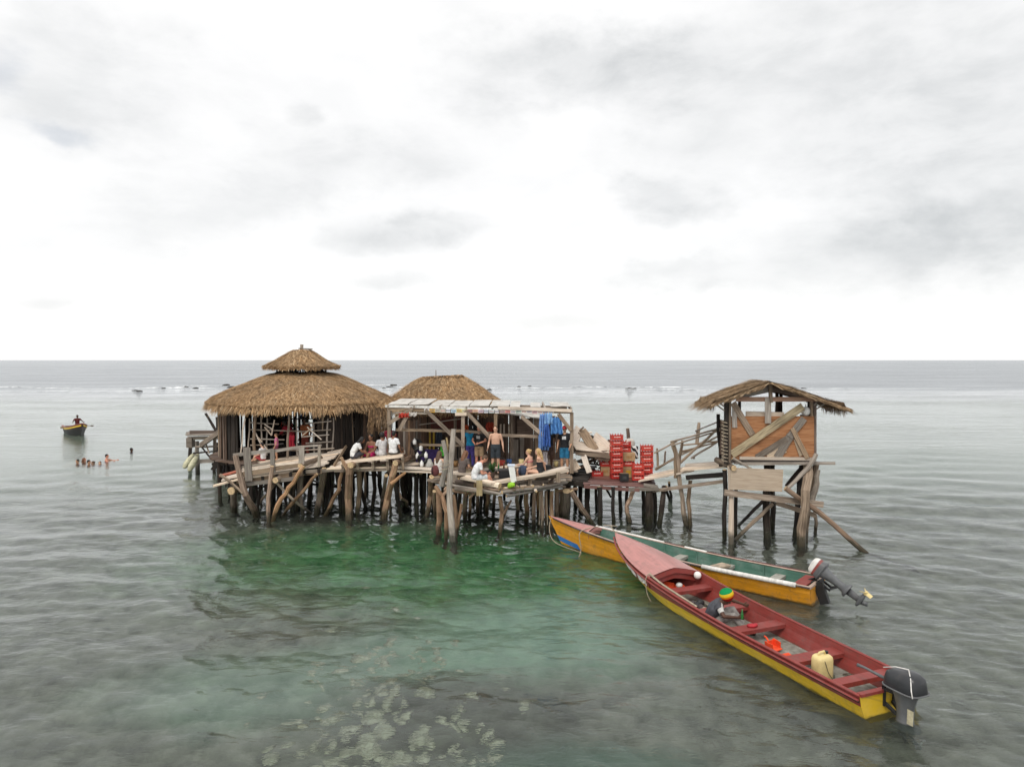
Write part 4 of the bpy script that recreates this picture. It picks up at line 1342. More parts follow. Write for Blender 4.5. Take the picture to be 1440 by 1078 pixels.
RL = [((920, 637, 26.6), (952, 620, 26), .045), ((943, 621, 25.9), (1022, 600, 24.6), .05), ((945, 626, 25.8), (1020, 603, 24.6), .04), ((922, 660, 26.6), (952, 642, 26), .055), ((922, 658, 26.2), (950, 645, 26), .04), ((957, 650, 25.8), (1013, 598, 24.8), .06),
      ((956, 640, 26.4), (1012, 612, 25.4), .05), ((957, 626, 26.6), (1012, 620, 25.5), .04), ((972, 644, 26), (1010, 620, 25.2), .05), ((978, 606, 26.6), (1014, 591, 25), .035), ((958, 636, 26.5), (985, 628, 26), .05), ((960, 634, 26.3), (1010, 621, 25), .04)]
for a, b, r in RL:
    pole(br, 'rail', [W(*a), W(*b)], r, r * .85, 'grey' if R() < .6 else 'wood', .012)
for (x0, y0, x1, y1, D, r) in [(925, 655, 924, 630, 26.6, .06), (934, 652, 936, 634, 26.8, .05), (980, 625, 983, 594, 26.6, .09), (1014, 656, 1010, 582, 24.8, .09), (976, 645, 976, 640, 26, .05)]:
    pole(br, 'rail_post', [W(x0, y0, D), W(x1, y1, D)], r, r * .85, 'dark' if x0 > 1000 else 'wood', .015)

# ------------------------------------------------------------------ lookout tower
TD = 23.4
tw = thing('lookout_tower', 'ramshackle plywood lookout cabin with a thatched gable roof on tall stilts', 'tower', (W(1084, 700, TD + 1).x, TD + 1.2, 0))
TB = TD + 1.4
mb = MB()
pk0, pk1 = W(1083, 537, TD - .45), W(1083, 537, TD - .45) + V((0, 1.9, 0))
l0 = W(1006, 562, TD - .4); r0_ = W(1187, 567, TD - .4)
thatch_slab(mb, pk1, pk0, l0, l0 + V((0, 1.85, 0)), 2600, th=.05)
thatch_slab(mb, pk0, pk1, r0_ + V((0, 1.85, 0)), r0_, 2600, th=.05)
for k in range(420):
    f = R()
    p = pk0.lerp(pk1, f) + V((0, 0, U(-.02, .05)))
    s_ = random.choice((-1, 1))
    mb.blade(p, p + V((s_ * U(.15, .5), U(-.1, .1), -U(.02, .22))), U(.012, .024), (0, 1, 0), R())
for side, e0 in ((-1, l0), (1, r0_)):
    for k in range(420):
        p = e0 + V((0, U(0, 1.85), U(-.1, .05)))
        mb.blade(p, p + V((side * U(-.02, .16), U(-.06, .06), -U(.1, .4))), U(.012, .026), (0, 1, 0), R())
    for k in range(160):   # straws over the gable edge
        f = R()
        p = pk0.lerp(e0, f) + V((0, U(0, .2), .02))
        mb.blade(p, p + V((side * U(.05, .25), -U(.02, .14), -U(.08, .26))), U(.010, .02), (0, 1, 0), R())
mb.build('roof', 'thatchtower', tw)
for y in (TD, TD + .7, TB):
    for e0 in (l0, r0_):
        a = V((pk0.x, y, pk0.z - .18)); b = V((e0.x * .92 + pk0.x * .08, y, e0.z - .05))
        board(tw, 'rafter', a, b, .07, .11, 'brown', n=3)
# walls
T = lambda px, py, D=TD: W(px, py, D)
mb = MB()
c0, c1, c2, c3 = T(1027, 646), T(1147, 646), T(1147, 585), T(1027, 585)
mb.plank((c0 + c3) / 2, (c1 + c2) / 2, .03, (c3 - c0).length, n=1, jit=0, rn=.53)
mb.build('front_panel', 'ply', tw)
mb = MB()
for k in range(8):
    x = c1.x + .02
    z0 = c1.z + k * .175
    mb.plank((x, TD + .05, z0 + .08), (x + U(-.03, .03), TB, z0 + .08), .03, .165, n=2)
mb.build('side_wall', 'brown', tw)
mb = MB()
for k in range(7):
    z0 = c1.z + k * .175
    mb.plank((c0.x + .06, TD + .08, z0 + .08), (c0.x + .06, TB, z0 + .08), .03, .165, n=2)
mb.build('left_wall', 'brown', tw)
mb = MB()
for k in range(4):
    z0 = c1.z + k * .19
    mb.plank((c0.x + .1, TB, z0 + .08), (c1.x - .1, TB, z0 + .08), .03, .17, n=2)
mb.build('back_wall', 'brown', tw)
decking(tw, 'floor', T(1034, 651) + V((0, -.05, 0)), T(1034, 651) + V((0, 1.5, 0)), T(1150, 651) + V((0, 1.5, 0)), T(1150, 651) + V((0, -.05, 0)), 10, .05, 'grey', ragged=.15)
board(tw, 'floor_beam', T(1040, 652, TD - .08), T(1174, 651, TD - .08), .08, .09, 'grey', n=3)
for (a, b, w, mt, dd) in [((1029, 639), (1129, 571), .26, 'lichen', .07), ((1064, 643), (1106, 617), .20, 'wood', .05), ((1093, 643), (1112, 612), .26, 'grey', .045), ((1110, 614), (1131, 588), .22, 'grey', .06), ((1114, 602), (1136, 644), .15, 'wood', .10), ((1031, 566), (1058, 611), .2, 'wood', .05),
                          ((1033, 572), (1033, 601), .16, 'grey', .04), ((1080, 559), (1080, 595), .20, 'grey', .10), ((1120, 616), (1128, 640), .2, 'plypale', .03), ((1078, 640), (1104, 630), .3, 'plypale', .032)]:
    board(tw, 'cross_board', T(a[0], a[1], TD - dd), T(b[0], b[1], TD - dd), w, .03, mt, (0, 1, 0), n=3)
board(tw, 'sill_board', T(1040, 644, TD - .06), T(1146, 645, TD - .06), .04, .10, 'plypale', n=2)
board(tw, 'sill_board', T(1049, 582, TD + .1), T(1102, 583, TD + .1), .06, .18, 'pale', n=2)
board(tw, 'tie_beam', T(1035, 561, TD - .05), T(1154, 561, TD - .05), .07, .15, 'ply', n=2)
board(tw, 'gable_board', T(1040, 556, TD - .02), T(1083, 546, TD - .02), .04, .22, 'grey', n=2)
board(tw, 'king_post', T(1083, 538, TD - .1), T(1084, 566, TD - .1), .10, .10, 'wood', (0, 1, 0))
for (x, D, z0, mt, w) in [(1022, TD, 652, 'dark', .16), (1026, TD - .05, 650, 'wood', .07), (1141, TD + .05, 590, 'wood', .08), (1146, TD + .02, 640, 'brown', .07)]:
    board(tw, 'corner_post', T(x, z0, D), T(x, 560, D), w, .12, mt, (0, 1, 0))
for x in (1092, 1098):
    pole(tw, 'back_post', [W(x, 600, TB), W(x + .5, 552, TB)], .09, .08, 'dark')
pole(tw, 'back_post', [W(1040, 640, TB), W(1040, 556, TB)], .08, .07, 'dark')
pole(tw, 'back_post', [W(1138, 640, TB), W(1138, 556, TB)], .08, .07, 'dark')
for (a, b) in [((1002, 565), (1020, 578)), ((1007, 563), (1021, 573)), ((1148, 575), (1165, 564)), ((1145, 570), (1150, 562))]:
    pole(tw, 'strut', [T(a[0], a[1], TD - .02), T(b[0], b[1], TD - .02)], .03, .03, 'grey', .005)
# rope lashing and knots on the left post
mb = MB()
pts = []
for k in range(60):
    t = k / 59
    p = T(1019, 590 + 60 * t, TD - .05)
    pts.append(p + V((.10 * math.cos(k * 1.3), .10 * math.sin(k * 1.3), 0)))
mb.tube(pts, .018, 5)
mb.build('lashing', 'rope', tw)
# substructure
mb = MB()
a_, b_, c_, d_ = T(1027, 659, TD - .25), T(1100, 659, TD - .25), T(1101, 692, TD - .3), T(1027, 686, TD - .3)
mb.plank((a_ + d_) / 2, (b_ + c_) / 2, .03, .72, n=1, jit=0)
mb.build('lower_panel', 'plypale', tw)
board(tw, 'cross_beam', T(1019, 692, TD - .2), T(1157, 709, TD - .2), .12, .19, 'wood', n=3)
board(tw, 'cross_beam', T(1092, 707, TD + .1), T(1146, 724, TD + .1), .1, .15, 'wood', n=2)
p = T(1032, 658, TD - .35)
pole(tw, 'log', [p, p + V((-.1, 1.6, .05))], .12, .12, 'wood', .01, 10)
pole(tw, 'log', [T(1030, 644, TD - .15), T(1058, 660, TD - .2)], .06, .05, 'grey')
pole(tw, 'log', [T(1148, 638, TD - .2), T(1136, 658, TD - .25), T(1108, 686, TD - .3)], .09, .08, 'grey', .02)
stilt(tw, [(1104, 686, TD - .35), (1152, 720, TD - .45), (1218, 778)], .10, .11, 'pole', name='brace', amp=.006)
pole(tw, 'brace', [T(1131, 654, TD + .5), T(1106, 684, TD + .5)], .10, .09, 'dark')
stilt(tw, [(1026, 655, TD - .1), (1028, 700, TD - .1), (1028, 767)], .10, .12, 'plypale', amp=.004)
stilt(tw, [(1019, 660, TD + .2), (1019, 756)], .09, .10, 'dark')
stilt(tw, [(1034, 660, TD + .3), (1034, 757)], .08, .09, 'dark')
stilt(tw, [(1079, 650, TD + .6), (1079, 758)], .15, .17, 'dark')
stilt(tw, [(1086, 650, TD + 1.3), (1086, 745)], .11, .13, 'dark')
stilt(tw, [(1136, 655, TD + .1), (1133, 690), (1127, 769)], .19, .16, 'wood', amp=.02)
stilt(tw, [(1148, 652, TD + .3), (1144, 680, TD + .3), (1136, 705, TD + .3), (1132, 762)], .12, .14, 'wood', amp=.03)
stilt(tw, [(1128, 655, TD + .8), (1124, 690), (1118, 756)], .12, .12, 'dark', amp=.02)
stilt(tw, [(1142, 690, TD + 1.2), (1148, 735), (1146, 751)], .07, .08, 'wood', amp=.03)
stilt(tw, [(1074, 703, TD + .4), (1055, 722, TD + .4), (1038, 739)], .07, .07, 'dark', name='brace')
stilt(tw, [(1087, 708, TD + .2), (1060, 733, TD + .2), (1034, 759)], .08, .08, 'wood', name='brace')
pole(tw, 'stump', [T(1151, 660, TD), T(1146, 690, TD), T(1141, 705, TD)], .09, .16, 'grey', .03)

# ------------------------------------------------------------------ rear platform on the left
RD = 37.6
rp = thing('rear_platform', 'grey ramshackle stair platform on stilts at the seaward side of the round hut', 'platform', (W(295, 640, RD).x, RD, 0))
for (a, b, w, t, mt) in [((267, 608, RD), (326, 608, RD), .1, .22, 'brown'), ((264, 616, RD - .3), (312, 615, RD - .3), .1, .16, 'grey'), ((282, 626, RD - .6), (330, 592, RD - 2.5), .12, .25, 'wood'), ((275, 649, RD - .2), (303, 647, RD - .2), .1, .2, 'grey'),
                         ((264, 622, RD - .3), (272, 622, RD - .3), .4, .5, 'grey'), ((312, 628, RD - 2), (335, 634, RD - 4), .2, .1, 'grey'), ((322, 605, RD - 3), (333, 611, RD - 4), .1, .35, 'grey')]:
    board(rp, 'beam', W(*a), W(*b), w, t, mt, n=3)
decking(rp, 'decking', W(268, 612, RD - .4), W(266, 607, RD + 1.2), W(330, 607, RD + 1.2), W(330, 612, RD - 2.0), 6, .06, 'grey')
for (x, y0, y1, r, mt) in [(277, 620, 662, .16, 'grey'), (302, 612, 661, .13, 'wood'), (309, 615, 663, .14, 'dark'), (268, 618, 658, .14, 'dark'), (318, 620, 665, .2, 'dark'), (325, 620, 668, .2, 'dark'), (313, 630, 668, .2, 'dark'), (331, 625, 674, .16, 'dark'), (306, 622, 660, .1, 'dark')]:
    stilt(rp, [(x, y0, CAM_H / (y1 - 505.5) * F + .2), (x + U(-1, 1), y1)], r * .9, r, mt)
for (a, b) in [((275, 628), (318, 627)), ((272, 637), (320, 633)), ((281, 625), (298, 646)), ((288, 620), (294, 637)), ((318, 625), (332, 640)), ((312, 648), (335, 636))]:
    pole(rp, 'rail', [W(a[0], a[1], RD - .5), W(b[0], b[1], RD - .8)], .06, .05, 'dark' if R() < .5 else 'wood')
pole(rp, 'post', [W(304, 606, RD - .5), W(289, 581, RD - .5)], .09, .08, 'dark')
pole(rp, 'post', [W(306, 606, RD - .2), W(305, 586, RD - .2)], .08, .09, 'dark')
pole(rp, 'fork', [W(305, 590, RD - .2), W(308, 585, RD - .2)], .05, .04, 'dark')
for k in range(22):
    p = W(U(306, 334), U(628, 662), U(31.5, 35))
    board(rp, 'cross_board', p, p + V((U(-.3, .3), U(-.3, .3), U(-.9, .2))), U(.1, .25), .04, 'dark', (0, 1, 0))

# ------------------------------------------------------------------ people
STAND = dict(pelvis=(0, 0, .93), waist=(0, .0, 1.07), chest=(0, .0, 1.27), top=(0, -.005, 1.41), neck=(0, 0, 1.48), head=(0, .02, 1.61), look=(0, 1, 0),
             sl=(-.175, 0, 1.40), sr=(.175, 0, 1.40), el=(-.25, -.02, 1.13), er=(.25, -.02, 1.13), wl=(-.26, .08, .89), wr=(.26, .08, .89),
             hl=(-.09, 0, .90), hr=(.09, 0, .90), kl=(-.10, .02, .49), kr=(.10, .02, .49), al=(-.11, -.02, .08), ar=(.11, -.02, .08), tl=(-.14, .16, .035), tr=(.14, .16, .035))
SIT = dict(pelvis=(0, 0, .11), waist=(0, -.01, .26), chest=(0, .0, .46), top=(0, .02, .60), neck=(0, .035, .67), head=(0, .06, .80), look=(0, 1, 0),
           sl=(-.175, .02, .59), sr=(.175, .02, .59), el=(-.24, .10, .34), er=(.24, .10, .34), wl=(-.15, .32, .24), wr=(.15, .32, .24),
           hl=(-.09, .03, .10), hr=(.09, .03, .10), kl=(-.13, .44, .12), kr=(.13, .44, .12), al=(-.12, .46, -.31), ar=(.12, .46, -.31), tl=(-.13, .62, -.37), tr=(.13, .62, -.37))


def limb(mb, a, b, ra, rb, bulge=1.0, n=4, seg=10):
    a, b = V(a), V(b)
    pts, rad = [], []
    d = (b - a).normalized()
    pts.append(a - d * ra * .8); rad.append(ra * .55)
    for i in range(n + 1):
        f = i / n
        pts.append(a.lerp(b, f)); rad.append((ra * (1 - f) + rb * f) * (1 + (bulge - 1) * math.sin(PI * min(1, f * 1.5)) * (1 if f < .67 else 0)))
    pts.append(b + d * rb * .8); rad.append(rb * .55)
    mb.tube(pts, rad, seg)


def torso(mb, J, g=0.0, lo=None, hi=None, wide=1.0):
    """oval trunk from pelvis to neck; g grows it for clothing; lo/hi pick a stretch of it"""
    right = (V(J['sr']) - V(J['sl'])).normalized()
    P = [V(J['pelvis']) - (V(J['waist']) - V(J['pelvis'])) * .62, V(J['pelvis']), V(J['waist']), V(J['chest']), V(J['top']), V(J['neck'])]
    S = [(.11, .085), (.158 * wide, .108), (.132 * wide, .095), (.158, .112), (.145, .085), (.058, .058)]
    if hi is not None: P, S = P[:hi], S[:hi]
    if lo is not None: P, S = P[lo:], S[lo:]
    # refine
    pts, rad = [], []
    for i in range(len(P) - 1):
        for k in range(3):
            f = k / 3
            pts.append(P[i].lerp(P[i + 1], f))
            rad.append((S[i][0] * (1 - f) + S[i + 1][0] * f + g, S[i][1] * (1 - f) + S[i + 1][1] * f + g))
    pts.append(P[-1]); rad.append((S[-1][0] + g, S[-1][1] + g))
    mb.tube(pts, rad, 14, ell=(right, 1))


def hand(mb, w, d, side, sgn, curl=0.5, grip=None):
    """palm, four bent fingers of unequal length and a thumb leaving the side of the palm"""
    d = V(d).normalized()
    side = V(side); side = (side - d * side.dot(d)).normalized()
    nrm = d.cross(side).normalized() * sgn
    pc = V(w) + d * .045
    mb.tube([V(w) - d * .01, V(w) + d * .03, V(w) + d * .085], [(.024, .017), (.038, .015), (.040, .013)], 8, ell=(side, 1))
    for i, (o, L) in enumerate(((-.030, .066), (-.010, .076), (.010, .071), (.030, .056))):
        b = V(w) + d * .082 + side * o
        dd = d
        p = [b]
        for s in range(3):
            dd = (dd + nrm * -curl * (.35 + .25 * s)).normalized()
            p.append(p[-1] + dd * L / 3)
        mb.tube(p, [.0098, .0094, .0088, .0075], 6)
    b = V(w) + d * .03 - side * .03
    p1 = b + (d * .6 - side * .8).normalized() * .035
    p2 = p1 + (d * .95 - side * .1 - nrm * curl * .5).normalized() * .032
    mb.tube([b, p1, p2], [.0125, .0110, .0085], 6)


def head_(mb, J, s=1.0):
    c = V(J['head']); lk = V(J['look']).normalized()
    up = (c - V(J['neck'])).normalized()
    lk = (lk - up * lk.dot(up) * .7).normalized()
    rt = lk.cross(up).normalized(); up = rt.cross(lk).normalized()
    rot = Matrix((rt, lk, up)).transposed()
    mb.ball(c + up * .025, (.074, .095, .098), 14, 10, rot)
    mb.ball(c - up * .045 + lk * .025, (.055, .066, .072), 12, 8, rot)
    mb.tube([c + lk * .088 + up * .015, c + lk * .112 - up * .022, c + lk * .09 - up * .03], [.009, .015, .010], 6)      # nose
    mb.tube([c + lk * .088 - up * .062 - rt * .022, c + lk * .094 - up * .060, c + lk * .088 - up * .062 + rt * .022], [.006, .010, .006], 6)  # lips
    mb.tube([c + lk * .078 + up * .034 - rt * .05, c + lk * .09 + up * .036, c + lk * .078 + up * .034 + rt * .05], [.008, .011, .008], 6)  # brow
    for sg in (-1, 1):
        mb.ball(c + rt * (sg * .078) - up * .005 - lk * .01, (.010, .020, .031), 8, 6, rot)
    return c, rt, lk, up, rot


def person(label, at, face, skin='fair', pose=SIT, over=None, clothes=(), hair=('brown', 'short'), scale=1.0, vox=.0095, curl=.6, eyes=False, group=None, wide=1.0, name='person', cat='person', hat=None):
    J = dict(pose); J.update(over or {})
    root = thing(name, label, cat, at, group)
    rz = Matrix.Rotation(math.radians(face), 3, 'Z')
    at = V(at)
    tf = lambda p: at + rz @ (V(p) * scale)
    mb = MB()
    torso(mb, J, 0, wide=wide)
    mb.tube([V(J['top']), V(J['neck']), V(J['head'])], [.06, .050, .052], 10)
    c, rt, lk, up, rot = head_(mb, J)
    for s in 'lr':
        sg = -1 if s == 'l' else 1
        limb(mb, J['s' + s], J['e' + s], .050, .038, 1.1)
        limb(mb, J['e' + s], J['w' + s], .038, .025, 1.12)
        mb.tube([V(J['top']), V(J['s' + s])], [.055, .050], 8)
        d = (V(J['w' + s]) - V(J['e' + s])).normalized()
        sd = V((0, 1, 0)) if abs(d.z) > .7 else V((0, 0, 1))
        hand(mb, J['w' + s], d, sd * -1, sg, curl)
        limb(mb, J['h' + s], J['k' + s], .082, .055, 1.06)
        limb(mb, J['k' + s], J['a' + s], .052, .034, 1.18)
        a, t = V(J['a' + s]), V(J['t' + s])
        mb.tube([a - (t - a) * .28, a, a.lerp(t, .6), t, t + (t - a) * .12], [.024, .038, .036, .030, .014], 8)
    mb.v = [tf(v) for v in mb.v]

    def fin(mb, nm, mat, vx=vox, sm=5):
        o = mb.build(nm, mat, root, smooth=True)
        r = o.modifiers.new('remesh', 'REMESH'); r.mode = 'VOXEL'; r.voxel_size = vx; r.use_smooth_shade = True
        if sm:
            s_ = o.modifiers.new('smooth', 'SMOOTH'); s_.factor = .5; s_.iterations = sm
        return o
    fin(mb, 'body', SKIN[skin], vox, 3)
    if eyes:
        for sg in (-1, 1):
            e = MB().ball(c + lk * .081 + rt * (sg * .030) + up * .014, (.013, .010, .010), 8, 6, rot)
            e.v = [tf(v) for v in e.v]
            e.build('eye', HAIR['black'], root, smooth=True)
    # hair
    if hair and hair[1] != 'none':
        h = MB()
        h.ball(c + up * .042 - lk * .016, (.083, .098, .090), 14, 10, rot)
        if hair[1] == 'short':
            h.ball(c - lk * .045 + up * .0, (.072, .062, .075), 12, 8, rot)
        if hair[1] == 'long':
            h.tube([c + up * .04 - lk * .05, c - lk * .085 - up * .06, c - lk * .12 - up * .2, c - lk * .13 - up * .36], [(.08, .06), (.085, .05), (.095, .04), (.05, .02)], 10, ell=(rt, 1))
            for sg in (-1, 1):
                h.tube([c + rt * (sg * .06) + up * .05, c + rt * (sg * .082) - up * .05, c + rt * (sg * .085) - up * .2 - lk * .04], [.03, .028, .018], 8)
        if hair[1] == 'bun':
            h.ball(c - lk * .11 + up * .06, .045, 10, 8, rot)
            h.ball(c - lk * .045 + up * .0, (.074, .062, .07), 12, 8, rot)
        if hair[1] == 'afro':
            h.ball(c - lk * .02 + up * .03, (.105, .115, .11), 12, 8, rot)
        h.v = [tf(v) for v in h.v]
        fin(h, 'hair', HAIR[hair[0]], .010, 3)
    for (kind, mat) in clothes:
        k = MB()
        if isinstance(mat, tuple): mat = cloth(mat)
        if kind in ('tshirt', 'tank', 'jacket'):
            torso(k, J, .020, 1, 5, wide)
            if kind != 'tank':
                for s in 'lr':
                    e = V(J['s' + s]).lerp(V(J['e' + s]), 1.0 if kind == 'jacket' else .62)
                    k.tube([V(J['top']), V(J['s' + s]), e], [.075, .068, .060], 10)
                    if kind == 'jacket': k.tube([e, e.lerp(V(J['w' + s]), .25)], [.058, .052], 10)
            nm = 'shirt' if kind != 'jacket' else 'jacket'
        elif kind in ('shorts', 'trousers', 'skirt'):
            torso(k, J, .018, 0, 3, wide)
            for s in 'lr':
                h0, k0, a0 = V(J['h' + s]), V(J['k' + s]), V(J['a' + s])
                e = h0.lerp(k0, .85)
                k.tube([h0, h0.lerp(k0, .4), e], [.10, .097, .088], 10)
                if kind == 'trousers':
                    k.tube([e, k0, k0.lerp(a0, .5), k0.lerp(a0, .9)], [.085, .078, .070, .06], 10)
            nm = kind
        elif kind in ('briefs',):
            torso(k, J, .012, 0, 2, wide)
            nm = 'swim_briefs'
        elif kind == 'bikini':
            P = V(J['chest'])
            q = (V(J['top']) - P).normalized()
            k.tube([P - q * .03, P + q * .04], [(.168, .124), (.165, .120)], 14, ell=(rt if abs(rt.dot(q)) < .9 else V((1, 0, 0)), 1))
            nm = 'bikini_top'
        elif kind == 'swimsuit':
            torso(k, J, .012, 0, 4, wide); nm = 'swimsuit'
        elif kind == 'print':        # pale print on the chest of a shirt
            P = V(J['chest']); fw = V((0, 1, 0))
            k.plank(P + V((-.07, .128, .03)), P + V((.07, .128, .03)), .012, .11, (0, 0, 1), n=1, jit=0)
            nm = 'shirt_print'
        elif kind == 'cap':
            k.ball(c + up * .055 - lk * .01, (.088, .104, .080), 14, 10, rot)
            k.tube([c + up * .06 + lk * .06, c + up * .052 + lk * .17], [(.075, .012), (.055, .008)], 10, ell=(rt, 1))
            nm = 'cap'
        elif kind == 'bag':
            k.ball((.16, .15, 1.0), (.16, .10, .19), 12, 8)
            nm = 'bag'
        k.v = [tf(v) for v in k.v]
        if kind == 'print': k.build(nm, mat, root)
        else: fin(k, nm, mat, .012, 4)
    return root, tf, J


def seat_z(px, py, D):
    return W(px, py, D)


# four people on the bench deck
person('person in white with long dark hair leaning forward at the left end of the bench', W(497, 645, 26.9), -70, 'brown', over=dict(chest=(0, .10, .44), top=(0, .20, .55), neck=(0, .26, .60), head=(0, .33, .70), sl=(-.17, .19, .54), sr=(.17, .19, .54), el=(-.2, .28, .30), er=(.2, .28, .30), wl=(-.14, .45, .2), wr=(.14, .45, .2), kl=(-.13, .42, .28), kr=(.13, .42, .28), al=(-.12, .62, .0), ar=(.12, .62, .0), tl=(-.13, .78, -.02), tr=(.13, .78, -.02)),
       clothes=[('tshirt', (.78, .78, .76)), ('shorts', (.05, .05, .06))], hair=('black', 'long'))
person('person in a bright pink wrap sitting bare-shouldered on the bench deck', W(523, 644, 27.2), 150, 'brown', over=dict(kl=(-.16, .36, .22), kr=(.16, .36, .22), al=(-.1, .5, -.05), ar=(.1, .5, -.05), tl=(-.1, .62, -.06), tr=(.1, .62, -.06)),
       clothes=[('bikini', (.45, .02, .12)), ('shorts', (.55, .02, .15))], hair=('black', 'bun'), eyes=True)
person('person in a pale grey top with black hair sitting third along the bench deck', W(538, 642, 26.9), 35, 'brown', over=dict(kl=(-.13, .40, .22), kr=(.13, .40, .22), al=(-.1, .55, -.05), ar=(.1, .55, -.05), tl=(-.1, .68, -.06), tr=(.1, .68, -.06)), clothes=[('tshirt', (.62, .60, .60)), ('shorts', (.5, .5, .5))], hair=('black', 'afro'))
person('person in plain white seen from behind at the right end of the bench', W(553, 640, 26.7), -25, 'brown', over=dict(kl=(-.13, .40, .22), kr=(.13, .40, .22), al=(-.1, .55, -.05), ar=(.1, .55, -.05), tl=(-.1, .68, -.06), tr=(.1, .68, -.06), er=(.28, .0, .32), wr=(.25, .15, .14)),
       clothes=[('tshirt', (.80, .80, .80)), ('shorts', (.08, .07, .06))], hair=('black', 'short'), wide=1.1)
# in and around the round hut
hz = FZ
person('person in a dark red top bending at the bar inside the round hut', (W(411, 640, 29.6).x, 29.6, hz), 70, 'dark', STAND, over=dict(chest=(0, .16, 1.24), top=(0, .26, 1.34), neck=(0, .31, 1.40), head=(0, .38, 1.50), sl=(-.175, .25, 1.33), sr=(.175, .25, 1.33), el=(-.25, .35, 1.1), er=(.25, .35, 1.1), wl=(-.2, .55, 1.0), wr=(.2, .55, 1.0)),
       clothes=[('jacket', (.30, .015, .03)), ('trousers', (.02, .02, .025))], hair=('black', 'short'))
person('person in an orange and brown shirt standing at the bar inside the round hut', (W(430, 640, 29.4).x, 29.4, hz), 160, 'dark', STAND, clothes=[('tshirt', (.30, .09, .03)), ('trousers', (.16, .03, .02))], hair=('black', 'afro'))
person('small child in a pink top standing behind the rails of the tilted deck', (W(389, 645, 28.2).x, 28.2, 2.0), 100, 'tan', STAND, scale=.62, clothes=[('tshirt', (.55, .16, .28)), ('shorts', (.2, .05, .08))], hair=('brown', 'short'))
person('person in white sitting low behind the rails of the tilted deck', (W(370, 648, 28.0).x, 28.0, 2.0), 70, 'fair', over=dict(kl=(-.13, .36, .25), kr=(.13, .36, .25), al=(-.1, .55, .02), ar=(.1, .55, .02), tl=(-.1, .68, 0), tr=(.1, .68, 0)), clothes=[('tshirt', (.75, .74, .73)), ('shorts', (.35, .05, .05))], hair=('black', 'short'), scale=.8)
# under the pergola
person('person in a maroon shirt standing in the shade at the left end of the pergola', (W(549, 655, 28.2).x, 28.2, CZ), 190, 'dark', STAND, clothes=[('tshirt', (.20, .012, .03)), ('shorts', (.3, .02, .03))], hair=('black', 'short'))
person('person in a turquoise top and purple trousers with their back turned under the pergola', (W(661.5, 655, 27.8).x, 27.8, CZ), -10, 'dark', STAND, over=dict(el=(-.33, .05, 1.22), er=(.33, .05, 1.22), wl=(-.2, .25, 1.2), wr=(.2, .25, 1.2)), clothes=[('tshirt', (.02, .30, .55)), ('trousers', (.09, .07, .30))], hair=('black', 'bun'), scale=.98)
person('person in a black printed T-shirt and khaki shorts standing under the pergola', (W(674, 668, 27.4).x, 27.4, CZ), 165, 'burnt', STAND, over=dict(el=(-.27, .02, 1.15), er=(.27, .02, 1.15), wl=(-.06, .27, 1.08), wr=(.10, .27, 1.06)), clothes=[('tshirt', (.018, .018, .020)), ('print', (.6, .6, .58)), ('shorts', (.36, .25, .15))], hair=('brown', 'short'), eyes=True)
person('shirtless person with sunglasses and dark shorts standing under the pergola facing the water', (W(697, 668, 26.75).x, 26.75, CZ), 170, 'fair', STAND, over=dict(wl=(-.29, .05, .92), wr=(.27, .1, .93)), clothes=[('shorts', (.035, .045, .055))], hair=('brown', 'short'), eyes=True, wide=1.15, scale=1.03)
person('person in a black top holding a striped bag beside the hanging blue cloths', (W(772, 665, 27.5).x, 27.5, CZ + .02), 200, 'dark', STAND, over=dict(er=(.27, .08, 1.16), wr=(.16, .25, 1.06), el=(-.27, .06, 1.16), wl=(-.1, .26, 1.06)), clothes=[('tshirt', (.02, .02, .025)), ('shorts', (.10, .06, .045)), ('bag', (.55, .62, .62))], hair=('black', 'short'))
person('person in a red cap, black T-shirt and black and blue swim shorts', (W(794, 664, 27.1).x, 27.1, 1.66), 165, 'tan', STAND, over=dict(el=(-.26, .0, 1.13), wl=(-.22, .2, .95)), clothes=[('tshirt', (.015, .015, .018)), ('print', (.75, .75, .75)), ('shorts', (.02, .16, .30)), ('briefs', (.02, .02, .03)), ('cap', (.5, .03, .05))], hair=('black', 'short'), scale=1.05, eyes=True)
# on the log deck
person('person with long brown hair and a white top half hidden behind the forked post', W(617, 668, 25.4), -30, 'fair', clothes=[('tank', (.72, .68, .64)), ('shorts', (.5, .25, .12))], hair=('brown', 'long'), scale=.95)
person('person with long reddish hair and dark grey shirt sitting on the log deck', W(650, 669, 25.2), -40, 'tan', over=dict(chest=(0, .06, .45), top=(0, .11, .58), neck=(0, .14, .65), head=(0, .19, .77), sl=(-.17, .11, .57), sr=(.17, .11, .57)), clothes=[('tshirt', (.12, .095, .085)), ('shorts', (.30, .24, .16))], hair=('auburn', 'long'))
person('person in white bent over a phone at the front edge of the log deck', W(668, 676, 24.2), -80, 'burnt', over=dict(chest=(0, .08, .44), top=(0, .17, .57), neck=(0, .24, .62), head=(0, .32, .72), look=(0, .7, -.7), sl=(-.18, .15, .56), sr=(.18, .15, .56), el=(-.22, .20, .28), er=(.22, .20, .28), wl=(-.07, .40, .26), wr=(.07, .40, .26), kl=(-.15, .46, .16), kr=(.15, .46, .16), al=(-.1, .62, -.12), ar=(.1, .40, -.12), tl=(-.05, .74, -.16), tr=(.05, .52, -.16)),
       clothes=[('tshirt', (.82, .82, .82)), ('shorts', (.58, .62, .64))], hair=('brown', 'short'), wide=1.12, scale=1.04, eyes=True)
person('person in a bikini with tied-back hair sitting on the log deck beside a blond one', W(745, 666, 25.1), 60, 'fair', over=dict(el=(-.2, .16, .36), wl=(-.1, .38, .32)), clothes=[('bikini', (.55, .2, .2)), ('briefs', (.5, .1, .1))], hair=('blond', 'bun'), eyes=True, scale=.95)
